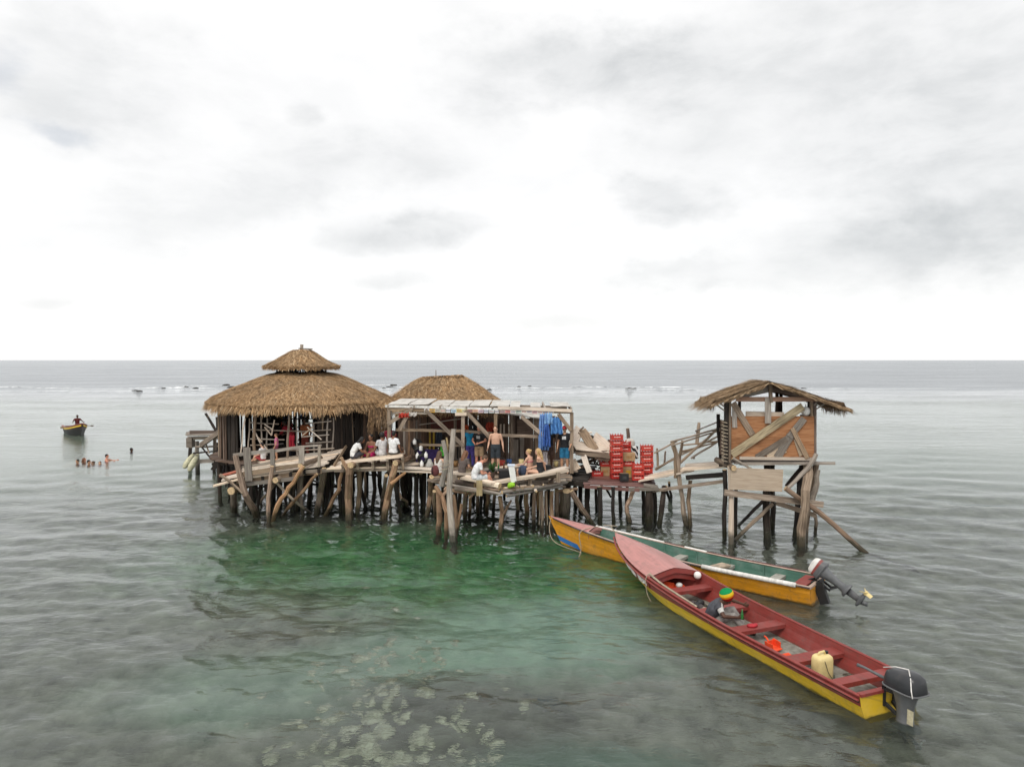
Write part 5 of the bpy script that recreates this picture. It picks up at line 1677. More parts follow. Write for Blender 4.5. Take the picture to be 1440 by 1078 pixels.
person('person with long blond hair and a black swimsuit leaning on one arm', W(759, 667, 24.9), 75, 'fair', over=dict(el=(.1, -.18, .38), er=(.3, -.08, .34), wr=(.33, -.14, .08), sl=(-.175, .02, .59)), clothes=[('swimsuit', (.02, .02, .025))], hair=('blond', 'long'), scale=1.0)
# swimmers: only heads and shoulders show, the bodies tread water below
for i, (px, py, sk, hr, lab) in enumerate([(109.5, 651, 'tan', ('black', 'short'), 'dark-haired swimmer leftmost of the group in the water'), (118, 649, 'burnt', ('auburn', 'long'), 'reddish-haired swimmer second from the left in the group'), (124.5, 652, 'tan', ('black', 'short'), 'dark-haired swimmer nearest the camera in the middle of the group'),
                                           (131, 651, 'fair', ('brown', 'bun'), 'small swimmer low in the water right of the middle of the group'), (140.5, 651, 'fair', ('brown', 'short'), 'small swimmer between the middle of the group and its right end'), (150, 648, 'burnt', ('black', 'short'), 'swimmer with shoulders out of the water at the right end of the group'), (184.5, 634.5, 'dark', ('black', 'short'), 'lone swimmer whose dark head shows apart from the group')]):
    p = WZ(px, py, 0.0)
    dz = {3: -1.62, 4: -1.62, 5: -1.32}.get(i, -1.50)
    person(lab, (p.x, p.y, dz), random.choice((60, 150, -80, 200)), sk, STAND, over=dict(el=(-.38, .2, 1.30), er=(.38, .2, 1.30), wl=(-.3, .45, 1.32), wr=(.3, .45, 1.32)), clothes=[('shorts', (.1, .1, .2))], hair=hr, vox=.013, group='swimmers in the lagoon')

# ------------------------------------------------------------------ boats
for k_, c_ in (('hullyellow', (.66, .43, .022)), ('hullorange', (.68, .29, .014)), ('red', (.235, .040, .032)), ('redin', (.245, .038, .030)), ('deckred', (.44, .19, .17)), ('green', (.06, .15, .11)), ('blue', (.03, .16, .45)), ('darkrail', (.035, .018, .018)), ('railwhite', (.72, .70, .66)), ('rawrail', (.42, .31, .24)), ('maroon', (.10, .02, .022))):
    M[k_] = boat_paint('boat_' + k_, c_, (.28 if k_ == 'deckred' else .45 if k_ != 'redin' else .55), (.3 if 'hull' in k_ else .45), fade=tuple(min(1, x * .8 + (.06 if c_[0] < .5 and c_[0] > c_[2] * 2 else .14)) for x in c_), grime=.3)
M['floorgrey'] = boat_paint('boat_floor_grey', (.34, .33, .29), .8, .4, (.22, .2, .17), .5)
M['cowl'] = plain('outboard_cowl', (.030, .032, .035), .32, .2, 5, dirt=.25, dcol=(.09, .08, .07))
M['motorgrey'] = plain('outboard_grey', (.12, .125, .13), .45, .2, 6, dirt=.3)
M['alu'] = plain('worn_aluminium', (.34, .35, .36), .4, .2, 9, metal=.6, dirt=.3)


class Boat:
    def __init__(s, root, stern, ang_dir, L, B, sheer0, sheer1, stemz, rake, full=.45, spow=1.9, pws=(1.6, 1.6, 1.7, 1.9, 2.2), bnd=.60, bndbow=.0):
        s.bnd, s.bndbow = bnd, bndbow
        s.root = root
        s.S = V((stern[0], stern[1], 0))
        s.a = V((ang_dir[0], ang_dir[1], 0)).normalized()
        s.p = V((s.a.y, -s.a.x, 0))
        s.L, s.B, s.h0, s.h1, s.rake, s.full = L, B, sheer0, sheer1, rake, full
        s.lift = stemz
        s.spow, s.pws = spow, pws

    def w(s, x, t, z):
        return s.S + s.a * x + s.p * t + V((0, 0, z))

    def sheer(s, u):
        return s.h0 + (s.h1 - s.h0) * max(0, (u - .25) / .75) ** s.spow

    def shape(s, u, pw=2.2):
        f = max(0.0, (u - s.full) / (1 - s.full))
        return (1 - f ** pw) * (0.93 + .07 * min(1, u / .35))

    def lev(s, u, k, inn=0.0):
        """k 0 keel, 1 bilge, 2 water, 3 boundary, 4 gunwale"""
        sh = s.sheer(u)
        f = max(0.0, (u - .55) / .45)
        zk = (-.24 + .34 * f ** 2.5, -.17 + .36 * f ** 2.3, .02 + .34 * f ** 2.2, sh * (s.bnd - s.bndbow * f), sh)[k]
        b = (0.02, .64, .83, .955, 1.0)[k] * s.B * s.shape(u, s.pws[k])
        send = s.L - s.rake * (1 - (zk + .24) / (s.h1 + .24)) ** 1.0
        x = u * send
        return x, max(0.0, b - inn), zk

    def strip(s, k0, k1, side, mb, mi=0, n=36, u0=0.0, u1=1.0, off=0.0, inn=0.0, sub=3):
        base = len(mb.v)
        for i in range(n + 1):
            u = u0 + (u1 - u0) * i / n
            for j in range(sub + 1):
                f = j / sub
                A, Bq = s.lev(u, k0, inn), s.lev(u, k1, inn)
                x = A[0] * (1 - f) + Bq[0] * f; b = A[1] * (1 - f) + Bq[1] * f; z = A[2] * (1 - f) + Bq[2] * f
                mb.v.append(s.w(x, side * (b + off), z))
        for i in range(n):
            for j in range(sub):
                a = base + i * (sub + 1) + j
                q = (a, a + sub + 1, a + sub + 2, a + 1)
                uvs = [(i * .23, j * .1), (i * .23 + .23, j * .1), (i * .23 + .23, j * .1 + .1), (i * .23, j * .1 + .1)]
                if side > 0: q = q[::-1]; uvs = uvs[::-1]
                mb.face(q, uvs, .5, mi)

    def line(s, side, k, off, z, u0=0.0, u1=1.0, n=30, inn=0.0):
        pts = []
        for i in range(n + 1):
            u = u0 + (u1 - u0) * i / n
            A = s.lev(u, k, inn)
            pts.append(s.w(A[0], side * (A[1] + off), A[2] + z))
        return pts

    def hull(s, low, up, inn_m, trans, bottom=None):
        mb = MB()
        for sd in (-1, 1):
            s.strip(0, 1, sd, mb, 0); s.strip(1, 2, sd, mb, 0); s.strip(2, 3, sd, mb, 0)
        mb.build('hull', [low], s.root, smooth=True)
        mb = MB()
        for sd in (-1, 1):
            s.strip(3, 4, sd, mb, 0, off=.004)
        mb.build('upper_strake', [up], s.root, smooth=True)
        mb = MB()
        for sd in (-1, 1):
            s.strip(4, 3, sd, mb, inn=.035, u1=.985); s.strip(3, 2, sd, mb, inn=.035, u1=.985)
            s.strip(2, 1, sd, mb, inn=.035, u1=.985)
        mb.build('lining', [inn_m], s.root, smooth=True)
        # transom
        mb = MB()
        q = [s.lev(0, k) for k in range(5)]
        for dx, flip in ((-.003, 1), (.04, -1)):
            idx = len(mb.v)
            ring = [s.w(x + dx, b, z) for (x, b, z) in q] + [s.w(x + dx, -b, z) for (x, b, z) in q[::-1]]
            mb.v += ring
            ix = list(range(idx, idx + 10))
            mb.face(ix if flip > 0 else ix[::-1], [(p_ * .1, 0) for p_ in range(10)], .5, 0)
        return mb.build('transom', [trans], s.root)

    def floor(s, mat, u0, u1, z=.03):
        mb = MB()
        n = 20
        base = len(mb.v)
        for i in range(n + 1):
            u = u0 + (u1 - u0) * i / n
            A, Bq = s.lev(u, 1, .03), s.lev(u, 2, .03)
            f = min(1, max(0, (z - A[2]) / max(.02, Bq[2] - A[2])))
            x, b = A[0] + (Bq[0] - A[0]) * f, A[1] + (Bq[1] - A[1]) * f
            mb.v += [s.w(x, -b, z), s.w(x, b, z)]
        for i in range(n):
            a = base + i * 2
            mb.face((a, a + 2, a + 3, a + 1), [(i * .2, 0), (i * .2 + .2, 0), (i * .2 + .2, 1), (i * .2, 1)], .5)
        mb.build('floorboards', mat, s.root)

    def thwart(s, x, z, w, mat, th=.035):
        u = x / s.L
        A = s.lev(u, 4, .03); C = s.lev(u, 3, .03)
        f = min(1, max(0, (z - C[2]) / max(.01, A[2] - C[2])))
        b = C[1] + (A[1] - C[1]) * f
        MB().plank(s.w(x, -b, z), s.w(x, b, z), w, th, n=2, jit=.002).build('thwart', mat, s.root)
        MB().plank(s.w(x - w / 2 + .01, -b, z - .04), s.w(x - w / 2 + .01, b, z - .04), .02, .05, n=1, jit=0).build('thwart_lip', mat, s.root)

    def rails(s, mat, off, z, r, u0=0, u1=.99, mats=None):
        for sd in (-1, 1):
            pts = s.line(sd, 4, off, z, u0, u1)
            mb = MB()
            for a, b in zip(pts, pts[1:]):
                pass
            mb.tube(pts, [(r * 1.5, r)] * len(pts), 8, ell=((s.p), 1))
            mb.build('gunwale', mat, s.root)

    def deck(s, u0, mat, crown, fascia_mat, fh=.16):
        mb = MB()
        n, m_ = 18, 10

        def pt(i, j, dz=0.0):
            u = u0 + (1 - u0) * i / n
            A = s.lev(min(u, .999), 4)
            t = -1 + 2 * j / m_
            return s.w(A[0], A[1] * t, A[2] + .012 + crown * (1 - abs(t) ** 1.3) * min(1, A[1] / s.B * 1.6) + dz)
        base = len(mb.v)
        for j in range(m_ + 1):
            for i in range(n + 1):
                mb.v.append(pt(i, j))
        for j in range(m_):
            for i in range(n):
                a = base + j * (n + 1) + i
                mb.face((a, a + n + 1, a + n + 2, a + 1), [(i * .15, j * .14), (i * .15, j * .14 + .14), (i * .15 + .15, j * .14 + .14), (i * .15 + .15, j * .14)][::1], .5)
        mb.build('foredeck', mat, s.root, smooth=True)
        mb = MB()
        b0 = len(mb.v)
        for j in range(m_ + 1):
            q = pt(0, j)
            mb.v += [q + s.a * -.05 + V((0, 0, .005)), q + s.a * -.06 - V((0, 0, fh * .45)), q + s.a * -.02 - V((0, 0, fh * .5)), q + s.a * -.02 - V((0, 0, fh))]
        for j in range(m_):
            for k in range(3):
                a = b0 + j * 4 + k
                mb.face((a, a + 1, a + 5, a + 4), [(0, 0), (0, .1), (.1, .1), (.1, 0)], .5)
        mb.build('cuddy_fascia', fascia_mat, s.root)


bt = thing('red_and_yellow_boat', 'long red and yellow wooden boat carrying a person, with a black outboard', 'boat', (5.0, 15.5, 0))
b1 = Boat(bt, (6.42, 11.87), (-.369, .929), 9.3, .76, .42, .98, 0, 1.35, full=.62, spow=2.6, pws=(1.7, 1.8, 2.1, 2.7, 3.1), bnd=.58, bndbow=.14)
b1.hull('hullyellow', 'red', 'redin', 'hullyellow')
b1.floor('floorgrey', .01, .80, .03)
b1.deck(.715, 'deckred', .17, 'redin', .26)
b1.rails('redin', -.005, .012, .022, 0, .72)
for sd in (-1, 1):
    mb = MB()
    pts = b1.line(sd, 4, .035, -.055, 0, .985)
    mb.tube(pts, [(.03, .018)] * len(pts), 8, ell=(b1.p, 1))
    mb.build('rubbing_strake', 'red', bt)
    mb = MB()
    pts = b1.line(sd, 4, .016, -.085, 0, .98)
    mb.tube(pts, [(.012, .018)] * len(pts), 6, ell=(b1.p, 1))
    mb.build('rubber_strip', 'black', bt)
mb = MB().plank(b1.w(.02, -.70, .435), b1.w(.02, .70, .435), .10, .05, n=2, jit=.002)
mb.build('transom_cap', 'redin', bt)
for x, z, w in ((5.85, .36, .30), (4.52, .31, .30), (3.36, .30, .30), (1.78, .29, .32), (.62, .36, .22)):
    b1.thwart(x, z, w, 'redin')
for x in (5.9, 4.9, 3.6, 2.2, 1.0):
    pass
mb = MB()
for k in range(4):   # seams of the foredeck planks
    mb.plank(b1.w(6.3, -.36 + k * .24, b1.sheer(.76) + .13), b1.w(6.31, -.36 + k * .24, b1.sheer(.76) + .13), .01, .01, n=1)
# lettering on the bow
glyph = {'R': [((0, 0), (0, 1)), ((0, 1), (.6, .9)), ((.6, .9), (.6, .55)), ((.6, .55), (0, .5)), ((.2, .5), (.65, 0))], '6': [((.6, 1), (.1, .6)), ((.1, .6), (.05, .1)), ((.05, .1), (.5, 0)), ((.5, 0), (.6, .35)), ((.6, .35), (.1, .5))],
         'A': [((0, 0), (.32, 1)), ((.32, 1), (.65, 0)), ((.12, .4), (.52, .4))], 'S': [((.6, .9), (.1, .95)), ((.1, .95), (.05, .55)), ((.05, .55), (.6, .45)), ((.6, .45), (.55, .05)), ((.55, .05), (0, .05))], 'V': [((0, 1), (.3, 0)), ((.3, 0), (.62, 1))],
         'N': [((0, 0), (0, 1)), ((0, 1), (.6, 0)), ((.6, 0), (.6, 1))], '1': [((.3, 0), (.3, 1)), ((.3, 1), (.1, .8))]}
mb = MB()
x = 8.45
for ch in 'RN R6 ASV':
    if ch != ' ':
        for (a, b) in glyph[ch]:
            q = []
            for (gx_, gz_) in (a, b):
                xx = x - gx_ * .17
                u = xx / b1.L
                A, C = b1.lev(u, 4), b1.lev(u, 3)
                f = .12 + gz_ * .50
                q.append(b1.w(C[0] + (A[0] - C[0]) * f, -(C[1] + (A[1] - C[1]) * f + .016), C[2] + (A[2] - C[2]) * f))
            mb.tube([q[0], q[1]], .016, 5)
    x -= .175
mb.build('lettering', 'railwhite', bt)


def rope_line(parent, pts, r=.012, name='rope', mat='rope', **kw):
    P = []
    pts = [V(p) for p in pts]
    n = len(pts)
    for i in range(n - 1):
        p0, p1, p2, p3 = pts[max(0, i - 1)], pts[i], pts[i + 1], pts[min(n - 1, i + 2)]
        for k in range(6):
            t = k / 6
            P.append(.5 * ((2 * p1) + (p2 - p0) * t + (2 * p0 - 5 * p1 + 4 * p2 - p3) * t * t + (3 * p1 - p0 - 3 * p2 + p3) * t ** 3))
    P.append(pts[-1])
    return MB().tube(P, r, 6).build(name, mat, parent, smooth=True, **kw)


A = b1.lev(.72, 4)
# rope lashed to the gunwale and running along it
def gw(x, dt, dz):
    A = b1.lev(x / b1.L, 4)
    return b1.w(A[0], -(A[1] + dt), A[2] + dz)


rope_line(bt, [gw(6.75, -.12, .06), gw(6.7, .0, .06), gw(6.68, .06, -.1), gw(6.66, .02, -.4), gw(6.6, -.08, -.62)], .011)
rope_line(bt, [gw(6.8, -.14, .04), gw(6.65, -.07, .07), gw(6.1, -.05, .05), gw(5.4, -.05, .045), gw(4.7, -.04, .04)], .022)
rope_line(bt, [gw(6.7, -.11, .06), gw(6.2, -.09, .04), gw(5.5, -.085, .035), gw(4.9, -.075, .03)], .016)
# rope from the bow to the other boat


def outboard(boat, x, t, z, tilt, cowl_m, dims, leg_m, band=None, prop='alu'):
    """motor clamped on the transom; tilt in degrees lifts the leg aft"""
    om = bpy.data.objects.new('outboard_motor', None)
    COL.objects.link(om)
    om.parent = boat.root
    piv = V((x, t, z))
    ct, st_ = math.cos(math.radians(tilt)), math.sin(math.radians(tilt))

    def tf(p):
        # local: x forward (to bow), y athwart, z up; tilts round the athwart axis through the pivot
        X, Y, Z = p
        return boat.w(piv.x + X * ct + Z * st_ * 1.0, piv.y + Y, piv.z + Z * ct - X * st_)
    l, w, h = dims

    def part(nm, mb, mt, smooth=True):
        mb.v = [tf(v) for v in mb.v]
        return mb.build(nm, mt, om, smooth=smooth)
    # cowling: rounded box section lofted upwards
    mb = MB()
    prof = [(.80, 0.0), (1.0, .03), (1.03, .12), (1.0, .42), (.97, .62), (.90, .82), (.72, .95), (.40, 1.0), (.02, 1.01)]
    base = 0
    sg = 28
    for (k, zz) in prof:
        for q in range(sg):
            a = 2 * PI * q / sg
            ca, sa = math.cos(a), math.sin(a)
            ex = .55
            X = math.copysign(abs(ca) ** ex, ca) * l / 2 * k - l * .5 + .02 * l
            Y = math.copysign(abs(sa) ** ex, sa) * w / 2 * k * (1.0 - .12 * (ca < 0) * abs(ca))
            mb.v.append(V((X, Y, .16 + zz * h - .06 * h * (ca * .5 + .5) * (zz > .5))))
    for i in range(len(prof) - 1):
        for q in range(sg):
            q2 = (q + 1) % sg
            mi = 0
            if band and .3 < (prof[i][1] + prof[i + 1][1]) / 2 < band[1]: mi = 1
            if band and (prof[i][1] + prof[i + 1][1]) / 2 >= band[1]: mi = 2
            mb.face((i * sg + q, i * sg + q2, (i + 1) * sg + q2, (i + 1) * sg + q), [(0, 0), (.1, 0), (.1, .1), (0, .1)], .5, mi)
    part('cowling', mb, [cowl_m] + ([band[0], band[2]] if band else []))
    mb = MB()
    pts = []
    for q in range(29):
        a = 2 * PI * q / 28
        ca, sa = math.cos(a), math.sin(a)
        pts.append((math.copysign(abs(ca) ** .55, ca) * l * .525 - l * .48, math.copysign(abs(sa) ** .55, sa) * w * .525, .16 + .10 * h))
    mb.tube(pts, .016, 6)
    part('cowling_seam', mb, 'motorgrey')
    # midsection: narrowing casing, then the leg
    mb = MB()
    secs = [(.17, l * .40, w * .40), (.05, l * .30, w * .34), (-.10, l * .24, w * .27), (-.30, l * .23, w * .24), (-.42, l * .26, w * .26), (-.47, l * .42, w * .42), (-.52, l * .43, w * .40)]
    for (zz, a_, b_) in secs:
        for q in range(14):
            an = 2 * PI * q / 14
            mb.v.append(V((math.cos(an) * a_ - l * .45 - .02, math.sin(an) * b_, zz)))
    for i in range(len(secs) - 1):
        for q in range(14):
            q2 = (q + 1) % 14
            mb.face((i * 14 + q2, i * 14 + q, (i + 1) * 14 + q, (i + 1) * 14 + q2), [(0, 0), (.1, 0), (.1, .1), (0, .1)])
    part('midsection', mb, leg_m)
    mb = MB()
    cx = -l * .45 - .02
    mb.tube([(cx, 0, -.50), (cx, 0, -.70), (cx, 0, -.84)], [(.10, .035), (.085, .03), (.075, .03)], 10, ell=((1, 0, 0), 1))
    mb.tube([(cx + .17, 0, -.84), (cx + .08, 0, -.84), (cx - .1, 0, -.84), (cx - .2, 0, -.84)], [.02, .055, .055, .035], 10)
    mb.plank((cx + .02, 0, -.88), (cx - .04, 0, -1.02), .10, .015, (0, 1, 0), n=1, jit=0)
    part('gearcase', mb, leg_m)
    mb = MB()
    mb.tube([(cx - .2, 0, -.84), (cx - .3, 0, -.84)], [.042, .03], 10)
    for q in range(3):
        an = 2 * PI * q / 3 + .4
        d = V((0, math.cos(an), math.sin(an)))
        e_ = V((0, -math.sin(an), math.cos(an)))
        c_ = V((cx - .25, 0, -.84))
        mb.plank(c_ + d * .03, c_ + d * .15, .10, .012, e_ * .6 + V((.8, 0, 0)), n=2, jit=0)
    part('propeller', mb, prop, False)
    mb = MB()
    for sgn in (-1, 1):
        mb.plank((.02, sgn * .11, -.22), (.02, sgn * .11, .12), .05, .04, (0, 1, 0), n=1, jit=0)
        mb.plank((.03, sgn * .11, .08), (-l * .35, sgn * .06, .06), .05, .05, n=1, jit=0)
        mb.plank((.02, sgn * .09, -.18), (-l * .3, sgn * .05, -.28), .05, .05, n=1, jit=0)
    mb.tube([(.02, -.13, .1), (.02, .13, .1)], .03, 8)
    part('clamp_bracket', mb, 'black', False)
    return om, tf, part


om, tf, part = outboard(b1, -.03, -.06, .40, 0, 'cowl', (.62, .45, .33), 'motorgrey')
mb = MB().tube([(.05, -.02, .20), (.42, -.10, .26), (.56, -.12, .26)], [.028, .022, .03], 8)
part('tiller', mb, 'motorgrey')
mb = MB().tube([(-.35, 0, .52), (-.5, -.14, .45), (-.58, -.22, .30), (-.62, -.24, .20)], .009, 6)
part('starter_cord', mb, 'railwhite')
mb = MB().tube([(-.35, 0, .525), (-.15, -.05, .50), (.05, -.1, .42)], .009, 6)
part('starter_cord', mb, 'railwhite')
mb = MB().plank((-.50, -.135, -.06), (-.50, -.135, -.30), .11, .006, (0, 1, 0), n=1)
part('worn_patch', mb, paint((.48, .44, .30), .6, dirt=.6), False)

# ---- the second boat
bt2 = thing('orange_and_green_boat', 'orange wooden boat with green inside and white-wrapped rails moored behind the red one', 'boat', (4.5, 20.0, 0))
b2 = Boat(bt2, (7.62, 17.55), (-.762, .648), 8.45, .63, .46, .92, 0, .75, full=.38)
b2.hull('hullorange', 'hullorange', 'green', 'hullorange')
b2.floor(M['floorgrey'], .01, .8, .02)
b2.deck(.80, M['deckred'], .10, 'deckred', .2)
for x, z in ((5.3, .34), (3.9, .32), (2.5, .3), (1.1, .3)):
    b2.thwart(x, z, .26, 'floorgrey')
for sd in (-1, 1):
    pts = b2.line(sd, 4, .0, .018, 0, .80)
    MB().tube(pts, [(.035, .018)] * len(pts), 8, ell=(b2.p, 1)).build('gunwale', 'rawrail', bt2)
    pts = b2.line(sd, 4, .035, .0, 0, .97)
    MB().tube(pts, [(.028, .022)] * len(pts), 8, ell=(b2.p, 1)).build('rubbing_strake', 'darkrail', bt2)
    for (u0, u1) in ([(.04, .34)] if sd < 0 else [(.56, .82), (.40, .48)]):
        pts = b2.line(sd, 4, .03, .01, u0, u1, 8)
        MB().tube(pts, .062 if sd < 0 else .05, 10).build('white_pipe_wrap', 'railwhite', bt2, smooth=True)
    for (u0, u1) in ([] if sd < 0 else [(.06, .395), (.485, .555)]):
        pts = b2.line(sd, 4, .03, .01, u0, u1, 8)
        MB().tube(pts, .042, 10).build('dark_pipe_wrap', 'maroon', bt2, smooth=True)
for x in (1.6, 2.6, 3.6, 4.6, 5.6):
    for sd in (-1, 1):
        A, C = b2.lev(x / 8.3, 4, .05), b2.lev(x / 8.3, 2, .05)
        MB().plank(b2.w(A[0], sd * A[1], A[2]), b2.w(C[0], sd * C[1], C[2] - .05), .05, .03, b2.a).build('frame_rib', 'green', bt2)
MB().plank(b2.w(.02, -.6, .46), b2.w(.02, .6, .46), .08, .05).build('transom_cap', 'rawrail', bt2)
MB().plank(b2.w(.30, -.5, .42), b2.w(.30, .5, .42), .3, .05).build('stern_seat', 'redin', bt2)
# blue boot-top at the stem
mb = MB()
for sd in (-1, 1):
    b2.strip(1, 2, sd, mb, 0, u0=.90, u1=1.0, off=.006)
    base = len(mb.v)
mb.build('blue_stem', 'blue', bt2)
om2, tf, part = outboard(b2, -.14, .05, .46, 58, 'motorgrey', (.44, .31, .35), 'motorgrey', band=('redin', .7, 'railwhite'), prop='cream')
mb = MB().tube([(.05, -.03, .16), (.30, -.10, .30), (.46, -.12, .36)], [.03, .024, .032], 8)
part('tiller', mb, 'black')
mb = MB().tube([(.02, .08, .18), (.26, .10, .34), (.34, .1, .42)], [.03, .03, .02], 8)
part('carry_handle', mb, 'black')
mb = MB().plank(b2.w(-.05, -.12, .50), b2.w(-.22, -.10, .0), .22, .14, b2.p)
mb.build('motor_bracket', 'black', om2)
# mooring ropes
bow2 = b2.w(*b2.lev(.985, 4)[:1], 0, .93)
rope_line(None, [bow2, bow2 + V((-.08, -.15, -.4)), bow2 + V((.1, -.45, -.75)), bow2 + V((.9, -.95, -.95))], .013, 'mooring_rope', loc=bow2, label='slack rope hanging from the pink bow of the orange boat into the water', cat='rope')
k0 = b2.w(6.9, -.42, .66)
rope_line(None, [b2.w(6.6, .2, .82), k0 + V((0, -.06, .06)), k0 + V((.02, -.1, -.5)), k0 + V((-.25, -.25, -.75)), k0 + V((-1.4, -.2, -.80))], .013, 'mooring_rope', loc=k0, label='thin rope looped over the orange side of the second boat', cat='rope')
k1 = b1.w(9.2, -.0, .99)
rope_line(None, [k1, k1 + V((-.12, .3, .12)), b2.w(5.9, .1, .95), b2.w(6.5, .3, .85)], .014, 'mooring_rope', loc=k1, label='rope from the bow of the red boat across to the deck of the orange boat', cat='rope')

# ---- the far rowing boat
fb = WZ(87, 614, 0)
bt3 = thing('rowing_boat', 'small dark-hulled boat with a red and yellow rim far out in the lagoon', 'boat', (fb.x, fb.y, 0))
b3 = Boat(bt3, (fb.x - 1.5, fb.y + 3.6), (.66, -.75), 4.6, .68, .55, 1.0, 0, .5, full=.4)
b3.hull('black', 'darkrail', 'redin', 'black')
b3.floor('floorgrey', .01, .8, .05)
b3.deck(.76, 'redin', .08, 'redin', .1)
b3.rails('red', .0, .03, .05, 0, .98)
for sd in (-1, 1):
    pts = b3.line(sd, 4, .03, -.11, 0, .98)
    MB().tube(pts, [(.02, .06)] * len(pts), 8, ell=(b3.p, 1)).build('yellow_band', 'hullyellow', bt3)
for x in (1.2, 2.6):
    b3.thwart(x, .38, .28, 'redin')
pp = b3.w(2.6, 0, .66)
person('person in a dark red shirt rowing the small far boat', pp, -140, 'dark', over=dict(el=(-.32, .15, .42), er=(.32, .15, .42), wl=(-.36, .4, .36), wr=(.36, .4, .36), kl=(-.13, .36, .2), kr=(.13, .36, .2), al=(-.12, .55, -.2), ar=(.12, .55, -.2), tl=(-.12, .66, -.26), tr=(.12, .66, -.26)),
       clothes=[('tshirt', (.12, .02, .02)), ('shorts', (.03, .03, .04))], hair=('black', 'short'), vox=.013)
for sd, nm in ((-1, 'short wooden oar held out to the left of the far boat'), (1, 'short wooden oar held out to the right of the far boat')):
    p = b3.w(2.9, sd * .4, .72)
    q = b3.w(2.5, sd * 1.15, .62)
    mb = MB().tube([p, p.lerp(q, .75)], .022, 6).plank(p.lerp(q, .7), q, .13, .02, (0, 1, .3))
    mb.build('oar', 'wood', loc=p, label=nm, cat='oar')

# ------------------------------------------------------------------ the person in the front boat and the things aboard
sp0 = b1.w(4.24, -.47, .06)
fa = math.degrees(math.atan2(b1.a.x, -b1.a.y))   # facing the stern
rt, tfp, J = person('person in a green and yellow knitted hat sitting in the red boat', sp0, fa + 52, 'dark',
       over=dict(waist=(.0, .03, .25), chest=(.02, .10, .40), top=(.04, .18, .50), neck=(.05, .23, .55), head=(.06, .31, .63), look=(-.1, .8, -.55), sl=(-.13, .17, .50), sr=(.20, .17, .49), el=(-.32, .40, .50), wl=(-.36, .64, .42), er=(.34, .26, .36), wr=(.25, .52, .34),
                 kl=(-.17, .42, .36), kr=(.15, .43, .34), al=(-.16, .66, .03), ar=(.14, .70, .03), tl=(-.18, .82, .0), tr=(.14, .86, .0)),
       clothes=[('tshirt', (.62, .61, .58)), ('trousers', (.30, .28, .26))], hair=None, vox=.0075, curl=1.0, eyes=True, scale=1.08)
c = V(J['head']); lk = V(J['look']).normalized(); up = (c - V(J['neck'])).normalized()
lk = (lk - up * lk.dot(up)).normalized(); rx = lk.cross(up)
rot = Matrix((rx, lk, up)).transposed()
# waistcoat over the back
k = MB(); torso(k, J, .036, 1, 5)
for s in 'lr': k.tube([V(J['top']), V(J['s' + s]), V(J['s' + s]).lerp(V(J['e' + s]), .22)], [.085, .082, .078], 10)
k.v = [tfp(v + V((0, -.02, 0))) for v in k.v]
o = k.build('waistcoat', cloth((.075, .078, .092)), rt, smooth=True)
r = o.modifiers.new('remesh', 'REMESH'); r.voxel_size = .011; r.use_smooth_shade = True
s_ = o.modifiers.new('smooth', 'SMOOTH'); s_.iterations = 4
# ringed hat, a full round tam
m, nt = new_mat('knitted_hat')
tcx = nd(nt, 'ShaderNodeTexCoord').outputs['UV']
vv = nd(nt, 'ShaderNodeSeparateXYZ', {}, Vector=tcx).outputs[1]
kn = nd(nt, 'ShaderNodeTexWave', {}, Scale=24.0, Distortion=2.0)
nt.links.new(mapping(nt, tcx, (1, 3, 1)), kn.inputs['Vector'])
cr = nt.nodes.new('ShaderNodeValToRGB'); cr.color_ramp.interpolation = 'CONSTANT'
e_ = cr.color_ramp.elements
e_[0].position = 0; e_[0].color = (.30, .015, .012, 1)
e_[1].position = .26; e_[1].color = (.72, .19, .01, 1)
n_ = e_.new(.36); n_.color = (.74, .50, .03, 1)
n_ = e_.new(.56); n_.color = (.012, .26, .085, 1)
nt.links.new(vv, cr.inputs[0])
out(nt, bsdf(nt, cr.outputs[0], .95, .1, kn.outputs[1], .5, .01))
k = MB()
prof = [(.086, -.035), (.105, -.01), (.122, .03), (.136, .075), (.135, .115), (.118, .155), (.085, .185), (.045, .20), (.005, .205)]
base = 0
ta = math.radians(62)
up2 = (up * math.cos(ta) - lk * math.sin(ta)).normalized(); lk2 = (lk * math.cos(ta) + up * math.sin(ta)).normalized()
rot = Matrix((rx, lk2, up2)).transposed()
hc = c + up * .035 - lk * .0
for i, (rr, zz) in enumerate(prof):
    for q in range(20):
        a = 2 * PI * q / 20
        k.v.append(tfp(hc + rot @ V((rr * math.cos(a), rr * 1.06 * math.sin(a), zz))))
for i in range(len(prof) - 1):
    for q in range(20):
        q2 = (q + 1) % 20
        k.face((i * 20 + q, i * 20 + q2, i * 20 + 20 + q2, i * 20 + 20 + q), [(q / 20, i / 8), (q / 20 + .05, i / 8), (q / 20 + .05, (i + 1) / 8), (q / 20, (i + 1) / 8)])
k.build('knitted_hat', m, rt, smooth=True)
# bottle in his hand
hp = tfp(V(J['wr']) + V((-.02, .09, .02)))
mb = MB().lathe(hp + V((0, 0, -.06)), [(.028, 0), (.03, .01), (.03, .12), (.012, .17), (.012, .22)], 10)
mb.build('bottle', M['glassg'], loc=hp, smooth=True, label='green glass bottle held by the person in the red boat', cat='bottle')
